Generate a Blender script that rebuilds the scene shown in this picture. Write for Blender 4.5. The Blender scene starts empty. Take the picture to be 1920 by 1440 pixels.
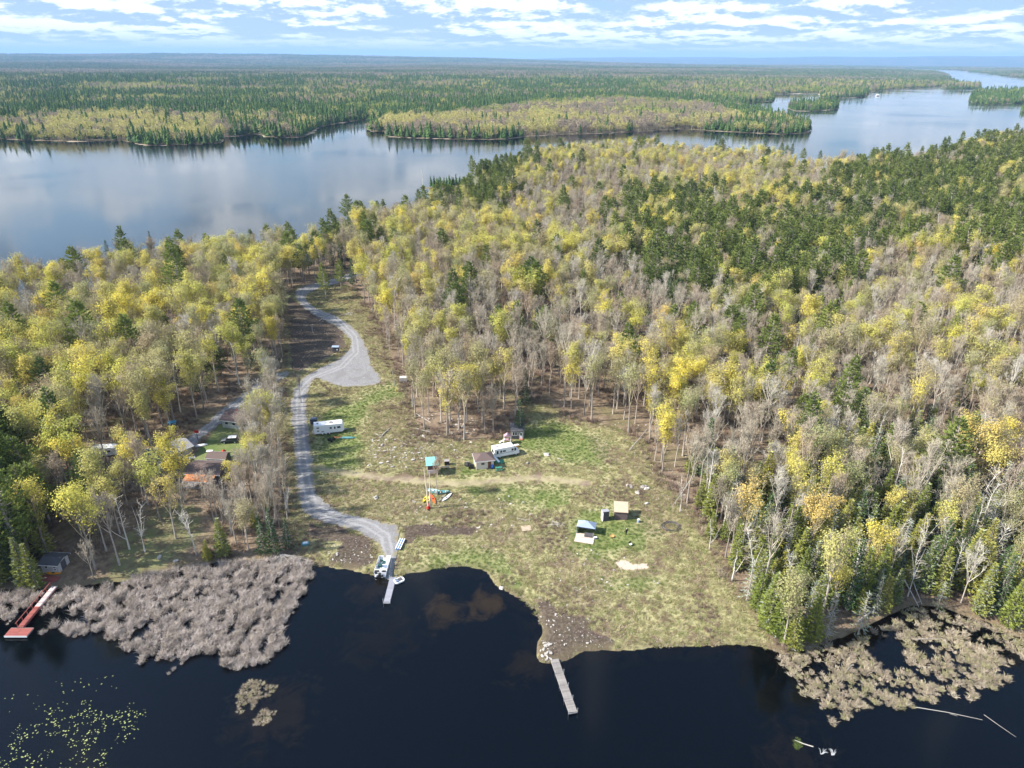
import bpy, math, random
import numpy as np
from mathutils import Vector, Matrix

random.seed(7)
RNG = np.random.default_rng(7)
SC = bpy.context.scene
COL = SC.collection
R = math.radians

# ------------------------------------------------------------------ camera
CAM_H = 98.0
PITCH, ROLL, FPX = R(24.71), R(0.38), 1321.0
cam_d = bpy.data.cameras.new("camera")
cam = bpy.data.objects.new("camera", cam_d)
COL.objects.link(cam)
CAM_R = Matrix.Rotation(R(90) - PITCH, 3, 'X') @ Matrix.Rotation(ROLL, 3, 'Z')
cam.matrix_world = Matrix.Translation((0, 0, CAM_H)) @ CAM_R.to_4x4()
cam_d.sensor_width = 36.0
cam_d.lens = 36.0 * FPX / 1920.0
cam_d.clip_start = 1.0
cam_d.clip_end = 120000.0
SC.camera = cam

# ------------------------------------------------------------------ light and exposure
SUN_EL, SUN_AZ = R(38), R(261)          # azimuth clockwise from +Y
sun_d = bpy.data.lights.new("sun", 'SUN')
sun_d.energy = 4.5
sun_d.angle = R(0.53)
sun_d.color = (1.0, 0.945, 0.86)
sun = bpy.data.objects.new("sun", sun_d)
COL.objects.link(sun)
SUN_V = Vector((math.sin(SUN_AZ) * math.cos(SUN_EL), math.cos(SUN_AZ) * math.cos(SUN_EL), math.sin(SUN_EL)))
sun.rotation_euler = SUN_V.to_track_quat('Z', 'Y').to_euler()
sun.location = (-200, -40, 200)
SC.view_settings.view_transform = 'Standard'
SC.view_settings.look = 'None'
SC.view_settings.gamma = 1.0
SC.view_settings.use_curve_mapping = False
SC.view_settings.exposure = 1.22
SC.cycles.max_bounces = 4
SC.cycles.diffuse_bounces = 2
SC.cycles.glossy_bounces = 2
SC.cycles.transmission_bounces = 2
SC.cycles.transparent_max_bounces = 8
SC.cycles.volume_bounces = 0
SC.cycles.sample_clamp_indirect = 4.0
SC.cycles.caustics_reflective = False
SC.cycles.caustics_refractive = False


def nn(nt, t, **k):
    n = nt.nodes.new(t)
    for a, b in k.items():
        setattr(n, a, b)
    return n


def sock(nt, node, i, v):
    """Set or link an input."""
    s = node.inputs[i]
    if isinstance(v, bpy.types.NodeSocket):
        nt.links.new(v, s)
    elif isinstance(v, bpy.types.Node):
        nt.links.new(v.outputs[0], s)
    elif isinstance(v, (tuple, list)) and len(v) == 3 and s.type == 'RGBA':
        s.default_value = (*v, 1)
    else:
        s.default_value = v


def mth(nt, op, a, b=None, c=None, clamp=False):
    n = nn(nt, 'ShaderNodeMath', operation=op, use_clamp=clamp)
    sock(nt, n, 0, a)
    if b is not None:
        sock(nt, n, 1, b)
    if c is not None:
        sock(nt, n, 2, c)
    return n.outputs[0]


def mix(nt, f, a, b, blend='MIX'):
    n = nn(nt, 'ShaderNodeMix', data_type='RGBA', blend_type=blend)
    sock(nt, n, 0, f)
    sock(nt, n, 6, a)
    sock(nt, n, 7, b)
    return n.outputs[2]


def smooth(nt, x, lo, hi):
    n = nn(nt, 'ShaderNodeMapRange', interpolation_type='SMOOTHSTEP')
    sock(nt, n, 0, x)
    n.inputs[1].default_value = lo
    n.inputs[2].default_value = hi
    return n.outputs[0]


def tnoise(nt, vec, scale, detail=4, rough=0.55, dist=0.0):
    n = nn(nt, 'ShaderNodeTexNoise')
    if vec is not None:
        nt.links.new(vec, n.inputs['Vector'])
    n.inputs['Scale'].default_value = scale
    n.inputs['Detail'].default_value = detail
    n.inputs['Roughness'].default_value = rough
    n.inputs['Distortion'].default_value = dist
    return n.outputs[0]


world = bpy.data.worlds.new("World")
SC.world = world
world.use_nodes = True
wt = world.node_tree
wt.nodes.clear()
w_out = nn(wt, 'ShaderNodeOutputWorld')
w_bg = nn(wt, 'ShaderNodeBackground')
wt.links.new(w_bg.outputs[0], w_out.inputs[0])
sky = nn(wt, 'ShaderNodeTexSky', sky_type='NISHITA')
sky.sun_disc = False
sky.sun_elevation = SUN_EL
sky.sun_rotation = SUN_AZ
sky.air_density = 1.0
sky.dust_density = 0.6
sky.ozone_density = 1.6
w_bg.inputs[1].default_value = 0.13
# a broken layer of fair-weather cloud, laid out on a plane overhead
tc = nn(wt, 'ShaderNodeTexCoord')
sp = nn(wt, 'ShaderNodeSeparateXYZ')
wt.links.new(tc.outputs['Generated'], sp.inputs[0])
dz = mth(wt, 'MAXIMUM', sp.outputs[2], 0.0)
inv = mth(wt, 'DIVIDE', 1.0, mth(wt, 'ADD', dz, 0.022))


hl_ = mth(wt, 'MAXIMUM', mth(wt, 'SQRT', mth(wt, 'ADD', mth(wt, 'MULTIPLY', sp.outputs[0], sp.outputs[0]), mth(wt, 'MULTIPLY', sp.outputs[1], sp.outputs[1]))), 0.02)


def cloud_vec(k, off, s):
    """Heaped clouds in rows: bearing round the horizon, and height growing finer towards it."""
    cx = nn(wt, 'ShaderNodeCombineXYZ')
    sock(wt, cx, 0, mth(wt, 'ADD', mth(wt, 'MULTIPLY', mth(wt, 'DIVIDE', sp.outputs[0], hl_), s), off))
    sock(wt, cx, 1, mth(wt, 'MULTIPLY', mth(wt, 'DIVIDE', sp.outputs[1], hl_), s))
    ln = mth(wt, 'LOGARITHM', mth(wt, 'MULTIPLY', inv, k), math.e)
    sock(wt, cx, 2, mth(wt, 'ADD', mth(wt, 'MULTIPLY', ln, 2.3), mth(wt, 'MULTIPLY', sp.outputs[0], 0.5)))
    return cx.outputs[0]


n1 = tnoise(wt, cloud_vec(1.0, 0.0, 8.5), 1.0, 9, 0.62, 0.0)
n2 = tnoise(wt, cloud_vec(0.93, 0.06, 8.5), 1.0, 9, 0.62, 0.0)
# cover thins overhead, where the dark water mirrors clear blue
cov = smooth(wt, dz, 0.62, 0.34)
thr = mth(wt, 'SUBTRACT', n1, mth(wt, 'MULTIPLY', mth(wt, 'SUBTRACT', 1.0, cov), 0.20))
mask = smooth(wt, thr, 0.36, 0.50)
shade = smooth(wt, mth(wt, 'SUBTRACT', n1, n2), -0.05, 0.04)
cloud_c = mix(wt, shade, (1.75, 2.35, 3.05), (4.7, 4.9, 5.1))
low = smooth(wt, dz, 0.0, 0.10)
hz = mix(wt, low, (2.1, 2.6, 2.9), (1.25, 2.1, 3.0))
hz = mix(wt, smooth(wt, dz, 0.03, 0.30), hz, sky.outputs[0])
fade = mth(wt, 'MULTIPLY', mask, smooth(wt, dz, 0.002, 0.035))
wt.links.new(mix(wt, mth(wt, 'MULTIPLY', fade, 0.9), hz, cloud_c), w_bg.inputs[0])


# ------------------------------------------------------------------ geometry of the place
def ray(px, py):
    return CAM_R @ Vector(((px - 960) / FPX, (720 - py) / FPX, -1.0))


def up(px, py, z=0.0):
    d = ray(px, py)
    t = (z - CAM_H) / d.z
    return (d.x * t, d.y * t)


def up_poly(pts, z=0.0):
    return np.array([up(p[0], p[1], p[2] if len(p) > 2 else z) for p in pts])


def hash2(ix, iy, seed):
    h = (ix * 374761393 + iy * 668265263 + seed * 1442695041) & 0xFFFFFFFF
    h = ((h ^ (h >> 13)) * 1274126177) & 0xFFFFFFFF
    return ((h ^ (h >> 16)) & 0xFFFFFF) / float(0xFFFFFF)


def vnoise(x, y, scale, seed=0, octaves=3):
    x = np.asarray(x, float) / scale
    y = np.asarray(y, float) / scale
    tot, amp, s = 0.0, 1.0, 0.0
    for o in range(octaves):
        ix, iy = np.floor(x).astype(np.int64), np.floor(y).astype(np.int64)
        fx, fy = x - ix, y - iy
        fx, fy = fx * fx * (3 - 2 * fx), fy * fy * (3 - 2 * fy)
        a, b = hash2(ix, iy, seed + o), hash2(ix + 1, iy, seed + o)
        c, d = hash2(ix, iy + 1, seed + o), hash2(ix + 1, iy + 1, seed + o)
        tot = tot + amp * ((a * (1 - fx) + b * fx) * (1 - fy) + (c * (1 - fx) + d * fx) * fy)
        s += amp
        amp *= 0.5
        x, y = x * 2.03 + 11.3, y * 2.03 + 5.7
    return tot / s


def sdf(poly, x, y):
    """Signed distance, positive inside."""
    x, y = np.asarray(x, float), np.asarray(y, float)
    d2 = np.full(x.shape, 1e18)
    ins = np.zeros(x.shape, bool)
    n = len(poly)
    for i in range(n):
        ax, ay = poly[i]
        bx, by = poly[(i + 1) % n]
        ex, ey = bx - ax, by - ay
        wx, wy = x - ax, y - ay
        L = ex * ex + ey * ey
        t = np.clip((wx * ex + wy * ey) / max(L, 1e-9), 0, 1)
        qx, qy = wx - ex * t, wy - ey * t
        d2 = np.minimum(d2, qx * qx + qy * qy)
        if ay != by:
            c = ((ay > y) != (by > y)) & (x < (bx - ax) * (y - ay) / (by - ay) + ax)
            ins ^= c
    d = np.sqrt(d2)
    return np.where(ins, d, -d)


def line_dist(pts, x, y):
    x, y = np.asarray(x, float), np.asarray(y, float)
    d2 = np.full(x.shape, 1e18)
    for (ax, ay), (bx, by) in zip(pts[:-1], pts[1:]):
        ex, ey = bx - ax, by - ay
        t = np.clip(((x - ax) * ex + (y - ay) * ey) / max(ex * ex + ey * ey, 1e-9), 0, 1)
        d2 = np.minimum(d2, (x - ax - ex * t) ** 2 + (y - ay - ey * t) ** 2)
    return np.sqrt(d2)


def smooth_poly(p, it=1):
    p = np.array(p)
    for _ in range(it):
        q = np.roll(p, -1, 0)
        p = np.stack([p * 0.75 + q * 0.25, p * 0.25 + q * 0.75], 1).reshape(-1, 2)
    return p


# the near peninsula: back shore read from its tree tops (13 m), front shore at the water
near_land = smooth_poly(np.vstack([
    up_poly([(-900, 720), (-300, 570), (-60, 530), (60, 512), (150, 492), (280, 462), (400, 462), (520, 440), (600, 448), (650, 400),
             (760, 395), (800, 372), (870, 350), (905, 312), (960, 300), (1010, 285), (1100, 268), (1160, 270), (1300, 282), (1440, 296),
             (1560, 312), (1700, 312), (1800, 290), (1870, 262), (1960, 250), (2100, 240), (2600, 250)], 12.5),
    up_poly([(3600, 700), (2900, 1150), (2500, 1260), (2150, 1215), (1920, 1195), (1850, 1165), (1760, 1140), (1700, 1135), (1650, 1165),
             (1600, 1195), (1530, 1208), (1480, 1232), (1448, 1222), (1420, 1209), (1300, 1211), (1200, 1214), (1120, 1217), (1085, 1219), (1072, 1230),
             (1045, 1240), (1022, 1243), (1010, 1236), (1013, 1205), (1014, 1180), (1007, 1155), (990, 1133), (962, 1112), (935, 1100), (922, 1080),
             (905, 1062), (850, 1064), (790, 1068), (762, 1074), (744, 1082), (700, 1078), (672, 1070), (655, 1062), (636, 1064), (610, 1060), (590, 1062), (575, 1052), (540, 1042), (480, 1050),
             (400, 1054), (300, 1070), (200, 1092), (110, 1102), (40, 1104), (-60, 1110), (-300, 1130), (-700, 1180), (-1600, 1300), (-2400, 1200)])]), 1)
main_land = np.vstack([up_poly([
    (-1400, 330), (-700, 290), (-300, 272), (0, 261), (70, 264), (150, 266), (230, 264), (258, 270), (275, 273), (330, 273), (415, 269),
    (422, 257), (480, 252), (500, 258), (565, 258), (588, 248), (600, 238), (650, 229), (700, 223), (712, 227), (684, 240), (692, 247), (720, 246), (727, 257),
    (780, 259), (840, 261), (940, 262), (990, 256), (1067, 252), (1140, 250), (1280, 242), (1320, 245), (1413, 250), (1467, 252), (1513, 250),
    (1521, 244), (1500, 234), (1460, 222), (1430, 212), (1400, 204), (1385, 199), (1378, 194), (1400, 192), (1447, 190), (1455, 183), (1449, 177.5),
    (1490, 176), (1533, 175), (1537, 183), (1555, 185), (1620, 182), (1633, 172), (1665, 169), (1765, 163), (1769, 167.5), (1785, 168.5),
    (1841, 167), (1838, 161), (1800, 160), (1786, 150), (1776, 141), (1760, 136), (1737, 133.5), (1700, 132), (1680, 129.5), (1700, 128.5), (1740, 129.5), (1800, 132),
    (1818, 134.5), (1855, 139), (1875, 142), (1920, 147), (2000, 150), (2400, 158), (3000, 165)]),
    np.array([(60000, 9000), (60000, 60000), (-60000, 60000), (-60000, 1500)])])
isles = [up_poly(p) for p in (
    [(1477, 203), (1486, 208), (1520, 209), (1552, 207), (1574, 203), (1572, 199), (1550, 197), (1500, 196), (1482, 198)],
    [(1816, 187), (1822, 194), (1860, 197.5), (1915, 193), (1990, 190), (2050, 180), (1960, 174), (1860, 174), (1822, 178)],
    [(1912, 208), (1935, 214), (2000, 214), (2010, 204), (1940, 200), (1916, 202)])]
point_isle = up_poly([(797, 352.5), (820, 353), (850, 354), (880, 352), (880, 348), (845, 348), (815, 349)])


def land_sdf(x, y):
    s = np.maximum(sdf(near_land, x, y), sdf(main_land, x, y))
    for p in isles + [point_isle]:
        s = np.maximum(s, sdf(p, x, y))
    return s


def ground_z(x, y, s=None):
    x, y = np.asarray(x, float), np.asarray(y, float)
    if s is None:
        s = land_sdf(x, y)
    s = s + (vnoise(x, y, 6, 3, 2) - 0.5) * 2.2 * np.clip(np.hypot(x, y) / 120, 0.6, 6)
    r = np.hypot(x, y)
    sl = np.maximum(s, 0)
    land = 0.22 * np.minimum(sl, 1.2) + 2.7 * (1 - np.exp(-sl / 45))
    land = land + (vnoise(x, y, 90, 5, 2) - 0.4) * 5.5 * (1 - np.exp(-np.maximum(sl - 25, 0) / 90))
    land = land + 13 * np.exp(-(((x - 620) / 260) ** 2 + ((y - 640) / 240) ** 2))
    farf = np.clip((r - 2500) / 6000, 0, 1)
    land = land + farf * (vnoise(x, y, 2600, 9, 3) - 0.35) * 55 * np.clip(sl / 400, 0, 1)
    az = np.degrees(np.arctan2(x, y))
    ridge = np.clip((r - 11000) / 5000, 0, 1) * np.clip((26000 - r) / 8000, 0, 1) * np.clip((14 - az) / 26, 0, 1)
    land = land + ridge * (80 + 120 * vnoise(x, y, 6000, 21, 2))
    ridge2 = np.clip((r - 27000) / 5000, 0, 1) * np.clip(az / 12 + 0.3, 0, 1)
    land = land + ridge2 * (60 + 330 * vnoise(x, y, 7000, 33, 3))
    bed = np.maximum(-2.2, s * 0.10) - 0.06
    return np.where(s > 0, land + 0.02, bed)


def g(px, py, dz=0.0):
    """Ground point seen at a photo pixel."""
    z = 2.0
    for _ in range(5):
        x, y = up(px, py, z + dz)
        z = max(float(ground_z(x, y)), 0.0)
    return Vector((x, y, z))


def gz(x, y):
    return max(float(ground_z(x, y)), 0.0)


Z3 = 2.3
clearing = up_poly([(1470, 1228), (1440, 1180), (1400, 1120), (1362, 1082), (1335, 1015), (1295, 965), (1250, 925), (1222, 885), (1200, 835),
                    (1150, 812), (1085, 795), (1045, 778), (1010, 760), (990, 758), (985, 795), (945, 822), (885, 835), (850, 828), (815, 838),
                    (770, 800), (760, 745), (735, 700), (715, 650), (700, 600), (660, 545), (640, 535), (560, 535), (535, 560), (540, 600), (538, 700), (528, 760),
                    (540, 850), (545, 960), (560, 1010), (577, 1045), (600, 1075), (660, 1090), (760, 1100), (960, 1130), (990, 1180), (1000, 1260), (1080, 1240), (1300, 1225)], Z3)
lawn_left = up_poly([(350, 880), (372, 838), (410, 795), (432, 790), (470, 812), (468, 850), (440, 880), (400, 892)], Z3)
lawn_front = up_poly([(120, 1098), (180, 1060), (210, 1000), (260, 960), (330, 930), (380, 935), (395, 985), (345, 1040), (300, 1062), (240, 1088), (180, 1098)], Z3)
lane = up_poly([(700, 1078), (708, 1050), (714, 1030), (702, 1010), (672, 991), (620, 976), (580, 967), (561, 945), (553, 900), (550, 850), (546, 800), (543, 762), (549, 730),
                (577, 705), (618, 686), (643, 671), (657, 656), (655, 640), (640, 624), (610, 605), (588, 596), (566, 580), (552, 562), (553, 545), (580, 534), (620, 526), (665, 510), (720, 496),
                (722, 504), (668, 521), (625, 537), (592, 546), (574, 556), (577, 569), (592, 581), (620, 591), (652, 607), (677, 630), (688, 655), (697, 680), (706, 700), (719, 722), (700, 729), (645, 731), (612, 722),
                (596, 712), (585, 722), (577, 745), (578, 790), (583, 830), (588, 880), (594, 915), (612, 940), (650, 957), (700, 967), (737, 975), (754, 990), (753, 1010), (746, 1030), (743, 1050), (742, 1082)], 2.0)
drive = up_poly([(272, 884), (266, 862), (285, 850), (312, 845), (345, 822), (380, 797), (412, 770), (448, 742), (492, 712), (546, 692), (548, 706), (500, 728), (470, 748), (446, 772), (420, 793),
                 (385, 818), (352, 846), (330, 872), (300, 888)], Z3)
greens = [up_poly(p, Z3) for p in (
    [(578, 905), (585, 770), (640, 760), (735, 720), (760, 730), (700, 770), (680, 800), (700, 850), (680, 880), (620, 885)],
    [(985, 795), (1050, 790), (1110, 815), (1150, 850), (1130, 880), (1050, 870), (985, 850), (930, 880), (870, 905), (830, 880), (900, 850)],
    [(860, 905), (960, 905), (1080, 912), (1090, 960), (1040, 960), (950, 935), (880, 930)],
    [(1050, 985), (1080, 950), (1150, 940), (1200, 975), (1235, 1000), (1220, 1035), (1150, 1045), (1080, 1035)],
    [(1120, 1080), (1200, 1068), (1260, 1080), (1210, 1105), (1140, 1100)],
    [(590, 1065), (625, 1015), (665, 1015), (640, 1060)],
    [(760, 1075), (800, 1020), (880, 1010), (960, 1030), (1010, 1100), (960, 1095), (920, 1060), (850, 1062)],
    [(640, 740), (760, 735), (780, 745), (700, 755)])]
muds = [up_poly(p, 1.4) for p in (
    [(750, 985), (790, 980), (850, 982), (898, 986), (890, 1000), (800, 1000), (760, 1018)],
    [(575, 980), (640, 985), (690, 1003), (708, 1025), (702, 1050), (660, 1058), (610, 1052), (640, 1015), (590, 1005)],
    [(1008, 1118), (1030, 1118), (1050, 1140), (1100, 1150), (1115, 1180), (1152, 1192), (1148, 1212), (1080, 1216), (1060, 1232), (1012, 1235), (1015, 1180)],
    [(560, 925), (600, 935), (640, 955), (600, 935)],
    [(540, 560), (575, 585), (620, 610), (648, 630), (650, 655), (610, 680), (570, 700), (545, 700)])]
browns = [up_poly(p, Z3) for p in (
    [(690, 765), (740, 750), (850, 800), (890, 835), (800, 885), (700, 855)], [(600, 900), (780, 908), (835, 960), (770, 985), (700, 960), (620, 930)],
    [(830, 935), (1010, 960), (1045, 1010), (950, 1010), (840, 985)], [(1100, 820), (1230, 870), (1300, 960), (1220, 1005), (1195, 960), (1220, 900), (1120, 860)],
    [(660, 545), (710, 600), (730, 690), (720, 700), (690, 640), (650, 590)], [(1040, 1045), (1150, 1070), (1130, 1130), (1050, 1120)])]
sands = [up_poly(p, 1.6) for p in (
    [(1150, 1052), (1175, 1048), (1185, 1056), (1215, 1054), (1217, 1064), (1190, 1066), (1165, 1066)],
    [(1447, 176.8), (1490, 174.6), (1537, 174.4), (1540, 179), (1490, 181), (1452, 182)])]
trail = [up(px, py, Z3) for px, py in ((590, 872), (640, 882), (700, 890), (780, 898), (860, 903), (940, 898), (1000, 893), (1060, 900), (1100, 905))]
cedar_zone = up_poly([(1290, 860), (1440, 900), (1560, 820), (1640, 790), (1740, 770), (1770, 900), (1930, 960), (2200, 1000), (2200, 1240), (1450, 1240), (1370, 1080), (1330, 1000)], 5)
pine_a = up_poly([(1160, 420), (1200, 395), (1280, 370), (1400, 372), (1540, 400), (1575, 480), (1560, 560), (1420, 575), (1280, 560), (1180, 520)], 9)
pine_b = up_poly([(1560, 345), (1640, 315), (1740, 300), (1850, 285), (1990, 275), (2400, 270), (2400, 560), (1900, 520), (1780, 470), (1660, 460), (1590, 420)], 12)
pine_c = up_poly([(820, 400), (850, 340), (900, 305), (990, 285), (1010, 305), (960, 350), (900, 410)], 12)
pine_d = up_poly([(520, 470), (560, 430), (640, 410), (690, 400), (700, 470), (640, 520), (560, 520)], 12)
shore_d = up_poly([(985, 300), (1010, 275), (1150, 262), (1200, 275), (1050, 290)], 10)
corner_g = up_poly([(-200, 850), (40, 870), (75, 960), (85, 1100), (-200, 1125)], 5)
brush_strip = up_poly([(470, 800), (530, 740), (548, 760), (548, 960), (560, 1030), (420, 1050), (400, 960), (440, 900)], 3)
bare_w = up_poly([(1560, 520), (1960, 480), (1960, 760), (1700, 760), (1560, 640)], 8)


# ------------------------------------------------------------------ materials
MATS = {}


def new_mat(name):
    m = bpy.data.materials.new(name)
    m.use_nodes = True
    nt = m.node_tree
    b = nt.nodes['Principled BSDF']
    return m, nt, b


def mat(name, col, rough=0.7, metal=0.0, var=0.10, scale=3.0, spec=0.3, rnd=0.0):
    """Painted or raw material with a little grain and wear."""
    if name in MATS:
        return MATS[name]
    m, nt, b = new_mat(name)
    tc = nn(nt, 'ShaderNodeTexCoord')
    n = tnoise(nt, tc.outputs['Object'], scale, 5, 0.6)
    f = mth(nt, 'ADD', mth(nt, 'MULTIPLY', n, var * 2), 1 - var)
    if rnd:
        oi = nn(nt, 'ShaderNodeObjectInfo')
        f = mth(nt, 'MULTIPLY', f, mth(nt, 'ADD', mth(nt, 'MULTIPLY', oi.outputs['Random'], rnd * 2), 1 - rnd))
    c = nn(nt, 'ShaderNodeVectorMath', operation='SCALE')
    c.inputs[0].default_value = col
    nt.links.new(f, c.inputs['Scale'])
    nt.links.new(c.outputs[0], b.inputs['Base Color'])
    b.inputs['Roughness'].default_value = rough
    b.inputs['Metallic'].default_value = metal
    b.inputs['Specular IOR Level'].default_value = spec
    MATS[name] = m
    return m


def leaf_mat(name, cols, transl=0.3, var=0.25):
    """Foliage: hue picked per tree from a few, brightness varied inside the crown by clump."""
    if name in MATS:
        return MATS[name]
    m, nt, b = new_mat(name)
    oi = nn(nt, 'ShaderNodeObjectInfo')
    cr = nn(nt, 'ShaderNodeValToRGB')
    cr.color_ramp.interpolation = 'LINEAR'
    e = cr.color_ramp.elements
    e[0].color, e[0].position = (*cols[0], 1), 0.0
    e[1].color, e[1].position = (*cols[-1], 1), 1.0
    for i, c in enumerate(cols[1:-1]):
        k = e.new((i + 1) / (len(cols) - 1))
        k.color = (*c, 1)
    nt.links.new(oi.outputs['Random'], cr.inputs[0])
    tc = nn(nt, 'ShaderNodeTexCoord')
    n = tnoise(nt, tc.outputs['Object'], 0.7, 3, 0.7)
    f = mth(nt, 'ADD', mth(nt, 'MULTIPLY', n, var * 2), 1 - var)
    c = nn(nt, 'ShaderNodeVectorMath', operation='SCALE')
    nt.links.new(cr.outputs[0], c.inputs[0])
    nt.links.new(f, c.inputs['Scale'])
    d = nn(nt, 'ShaderNodeBsdfDiffuse')
    t = nn(nt, 'ShaderNodeBsdfTranslucent')
    nt.links.new(c.outputs[0], d.inputs[0])
    nt.links.new(c.outputs[0], t.inputs[0])
    ms = nn(nt, 'ShaderNodeMixShader')
    ms.inputs[0].default_value = transl
    nt.links.new(d.outputs[0], ms.inputs[1])
    nt.links.new(t.outputs[0], ms.inputs[2])
    nt.nodes.remove(b)
    nt.links.new(ms.outputs[0], nt.nodes['Material Output'].inputs[0])
    MATS[name] = m
    return m


TWIG = leaf_mat('twig_bark', [(0.34, 0.29, 0.22), (0.43, 0.39, 0.31), (0.37, 0.29, 0.21), (0.52, 0.49, 0.42)], 0.0, 0.15)
BUDTWIG = leaf_mat('bud_twig_bark', [(0.34, 0.29, 0.18), (0.40, 0.35, 0.23)], 0.0, 0.15)
TRUNK = mat('grey_bark', (0.34, 0.30, 0.26), 0.9, var=0.3, scale=2, rnd=0.3)
BIRCHBARK = mat('white_birch_bark', (0.62, 0.59, 0.53), 0.8, var=0.35, scale=1.2, rnd=0.15)
BUD = leaf_mat('bud_leaves', [(0.68, 0.60, 0.13), (0.52, 0.54, 0.13), (0.58, 0.51, 0.18), (0.76, 0.65, 0.12), (0.48, 0.46, 0.18), (0.64, 0.60, 0.13), (0.60, 0.46, 0.16)], 0.4, 0.25)
BUDPALE = leaf_mat('bud_leaves_pale', [(0.44, 0.43, 0.20), (0.37, 0.40, 0.18), (0.42, 0.37, 0.23), (0.50, 0.48, 0.20), (0.40, 0.32, 0.21)], 0.4, 0.25)
PINE = leaf_mat('pine_needles', [(0.18, 0.23, 0.065), (0.23, 0.28, 0.075), (0.14, 0.19, 0.065), (0.27, 0.31, 0.085)], 0.3, 0.3)
CEDAR = leaf_mat('cedar_sprays', [(0.29, 0.31, 0.07), (0.20, 0.25, 0.055), (0.37, 0.35, 0.10), (0.17, 0.22, 0.06), (0.42, 0.39, 0.08)], 0.2, 0.35)
SPRUCE = leaf_mat('spruce_needles', [(0.055, 0.095, 0.038), (0.075, 0.125, 0.045), (0.09, 0.12, 0.055)], 0.1, 0.3)
LICHEN = leaf_mat('lichen_grey_twigs', [(0.34, 0.37, 0.31), (0.28, 0.32, 0.25), (0.40, 0.41, 0.36)], 0.1, 0.3)
REED = leaf_mat('dry_reed_blades', [(0.52, 0.455, 0.41), (0.66, 0.59, 0.535), (0.28, 0.24, 0.21), (0.56, 0.49, 0.42), (0.40, 0.35, 0.31)], 0.25, 0.3)
SEDGE = leaf_mat('dry_sedge_blades', [(0.48, 0.40, 0.29), (0.32, 0.27, 0.20), (0.62, 0.53, 0.41), (0.36, 0.34, 0.18), (0.44, 0.37, 0.29)], 0.25, 0.3)
DRYG = leaf_mat('dry_grass_blades', [(0.44, 0.40, 0.20), (0.27, 0.27, 0.12), (0.56, 0.49, 0.30), (0.25, 0.29, 0.10), (0.30, 0.22, 0.15), (0.38, 0.35, 0.17)], 0.25, 0.25)
GREENG = leaf_mat('green_grass_blades', [(0.14, 0.20, 0.05), (0.18, 0.23, 0.07), (0.11, 0.17, 0.045)], 0.3, 0.25)
BRUSH = leaf_mat('brush_twigs', [(0.22, 0.15, 0.115), (0.27, 0.20, 0.15), (0.19, 0.14, 0.11), (0.30, 0.25, 0.18)], 0.0, 0.25)
FARCON = leaf_mat('far_conifer_needles', [(0.065, 0.12, 0.04), (0.10, 0.165, 0.05), (0.075, 0.125, 0.06), (0.13, 0.20, 0.055)], 0.1, 0.3)
FARYEL = leaf_mat('far_budding_crown', [(0.46, 0.42, 0.15), (0.38, 0.37, 0.15), (0.52, 0.46, 0.17), (0.36, 0.31, 0.17)], 0.3, 0.3)
FARHARD = leaf_mat('far_hardwood_crown', [(0.30, 0.25, 0.20), (0.34, 0.29, 0.18), (0.26, 0.22, 0.18), (0.33, 0.26, 0.20)], 0.2, 0.3)
FARGREEN = leaf_mat('far_aspen_crown', [(0.28, 0.31, 0.08), (0.20, 0.25, 0.08), (0.34, 0.34, 0.10), (0.25, 0.22, 0.16)], 0.2, 0.3)


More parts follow.
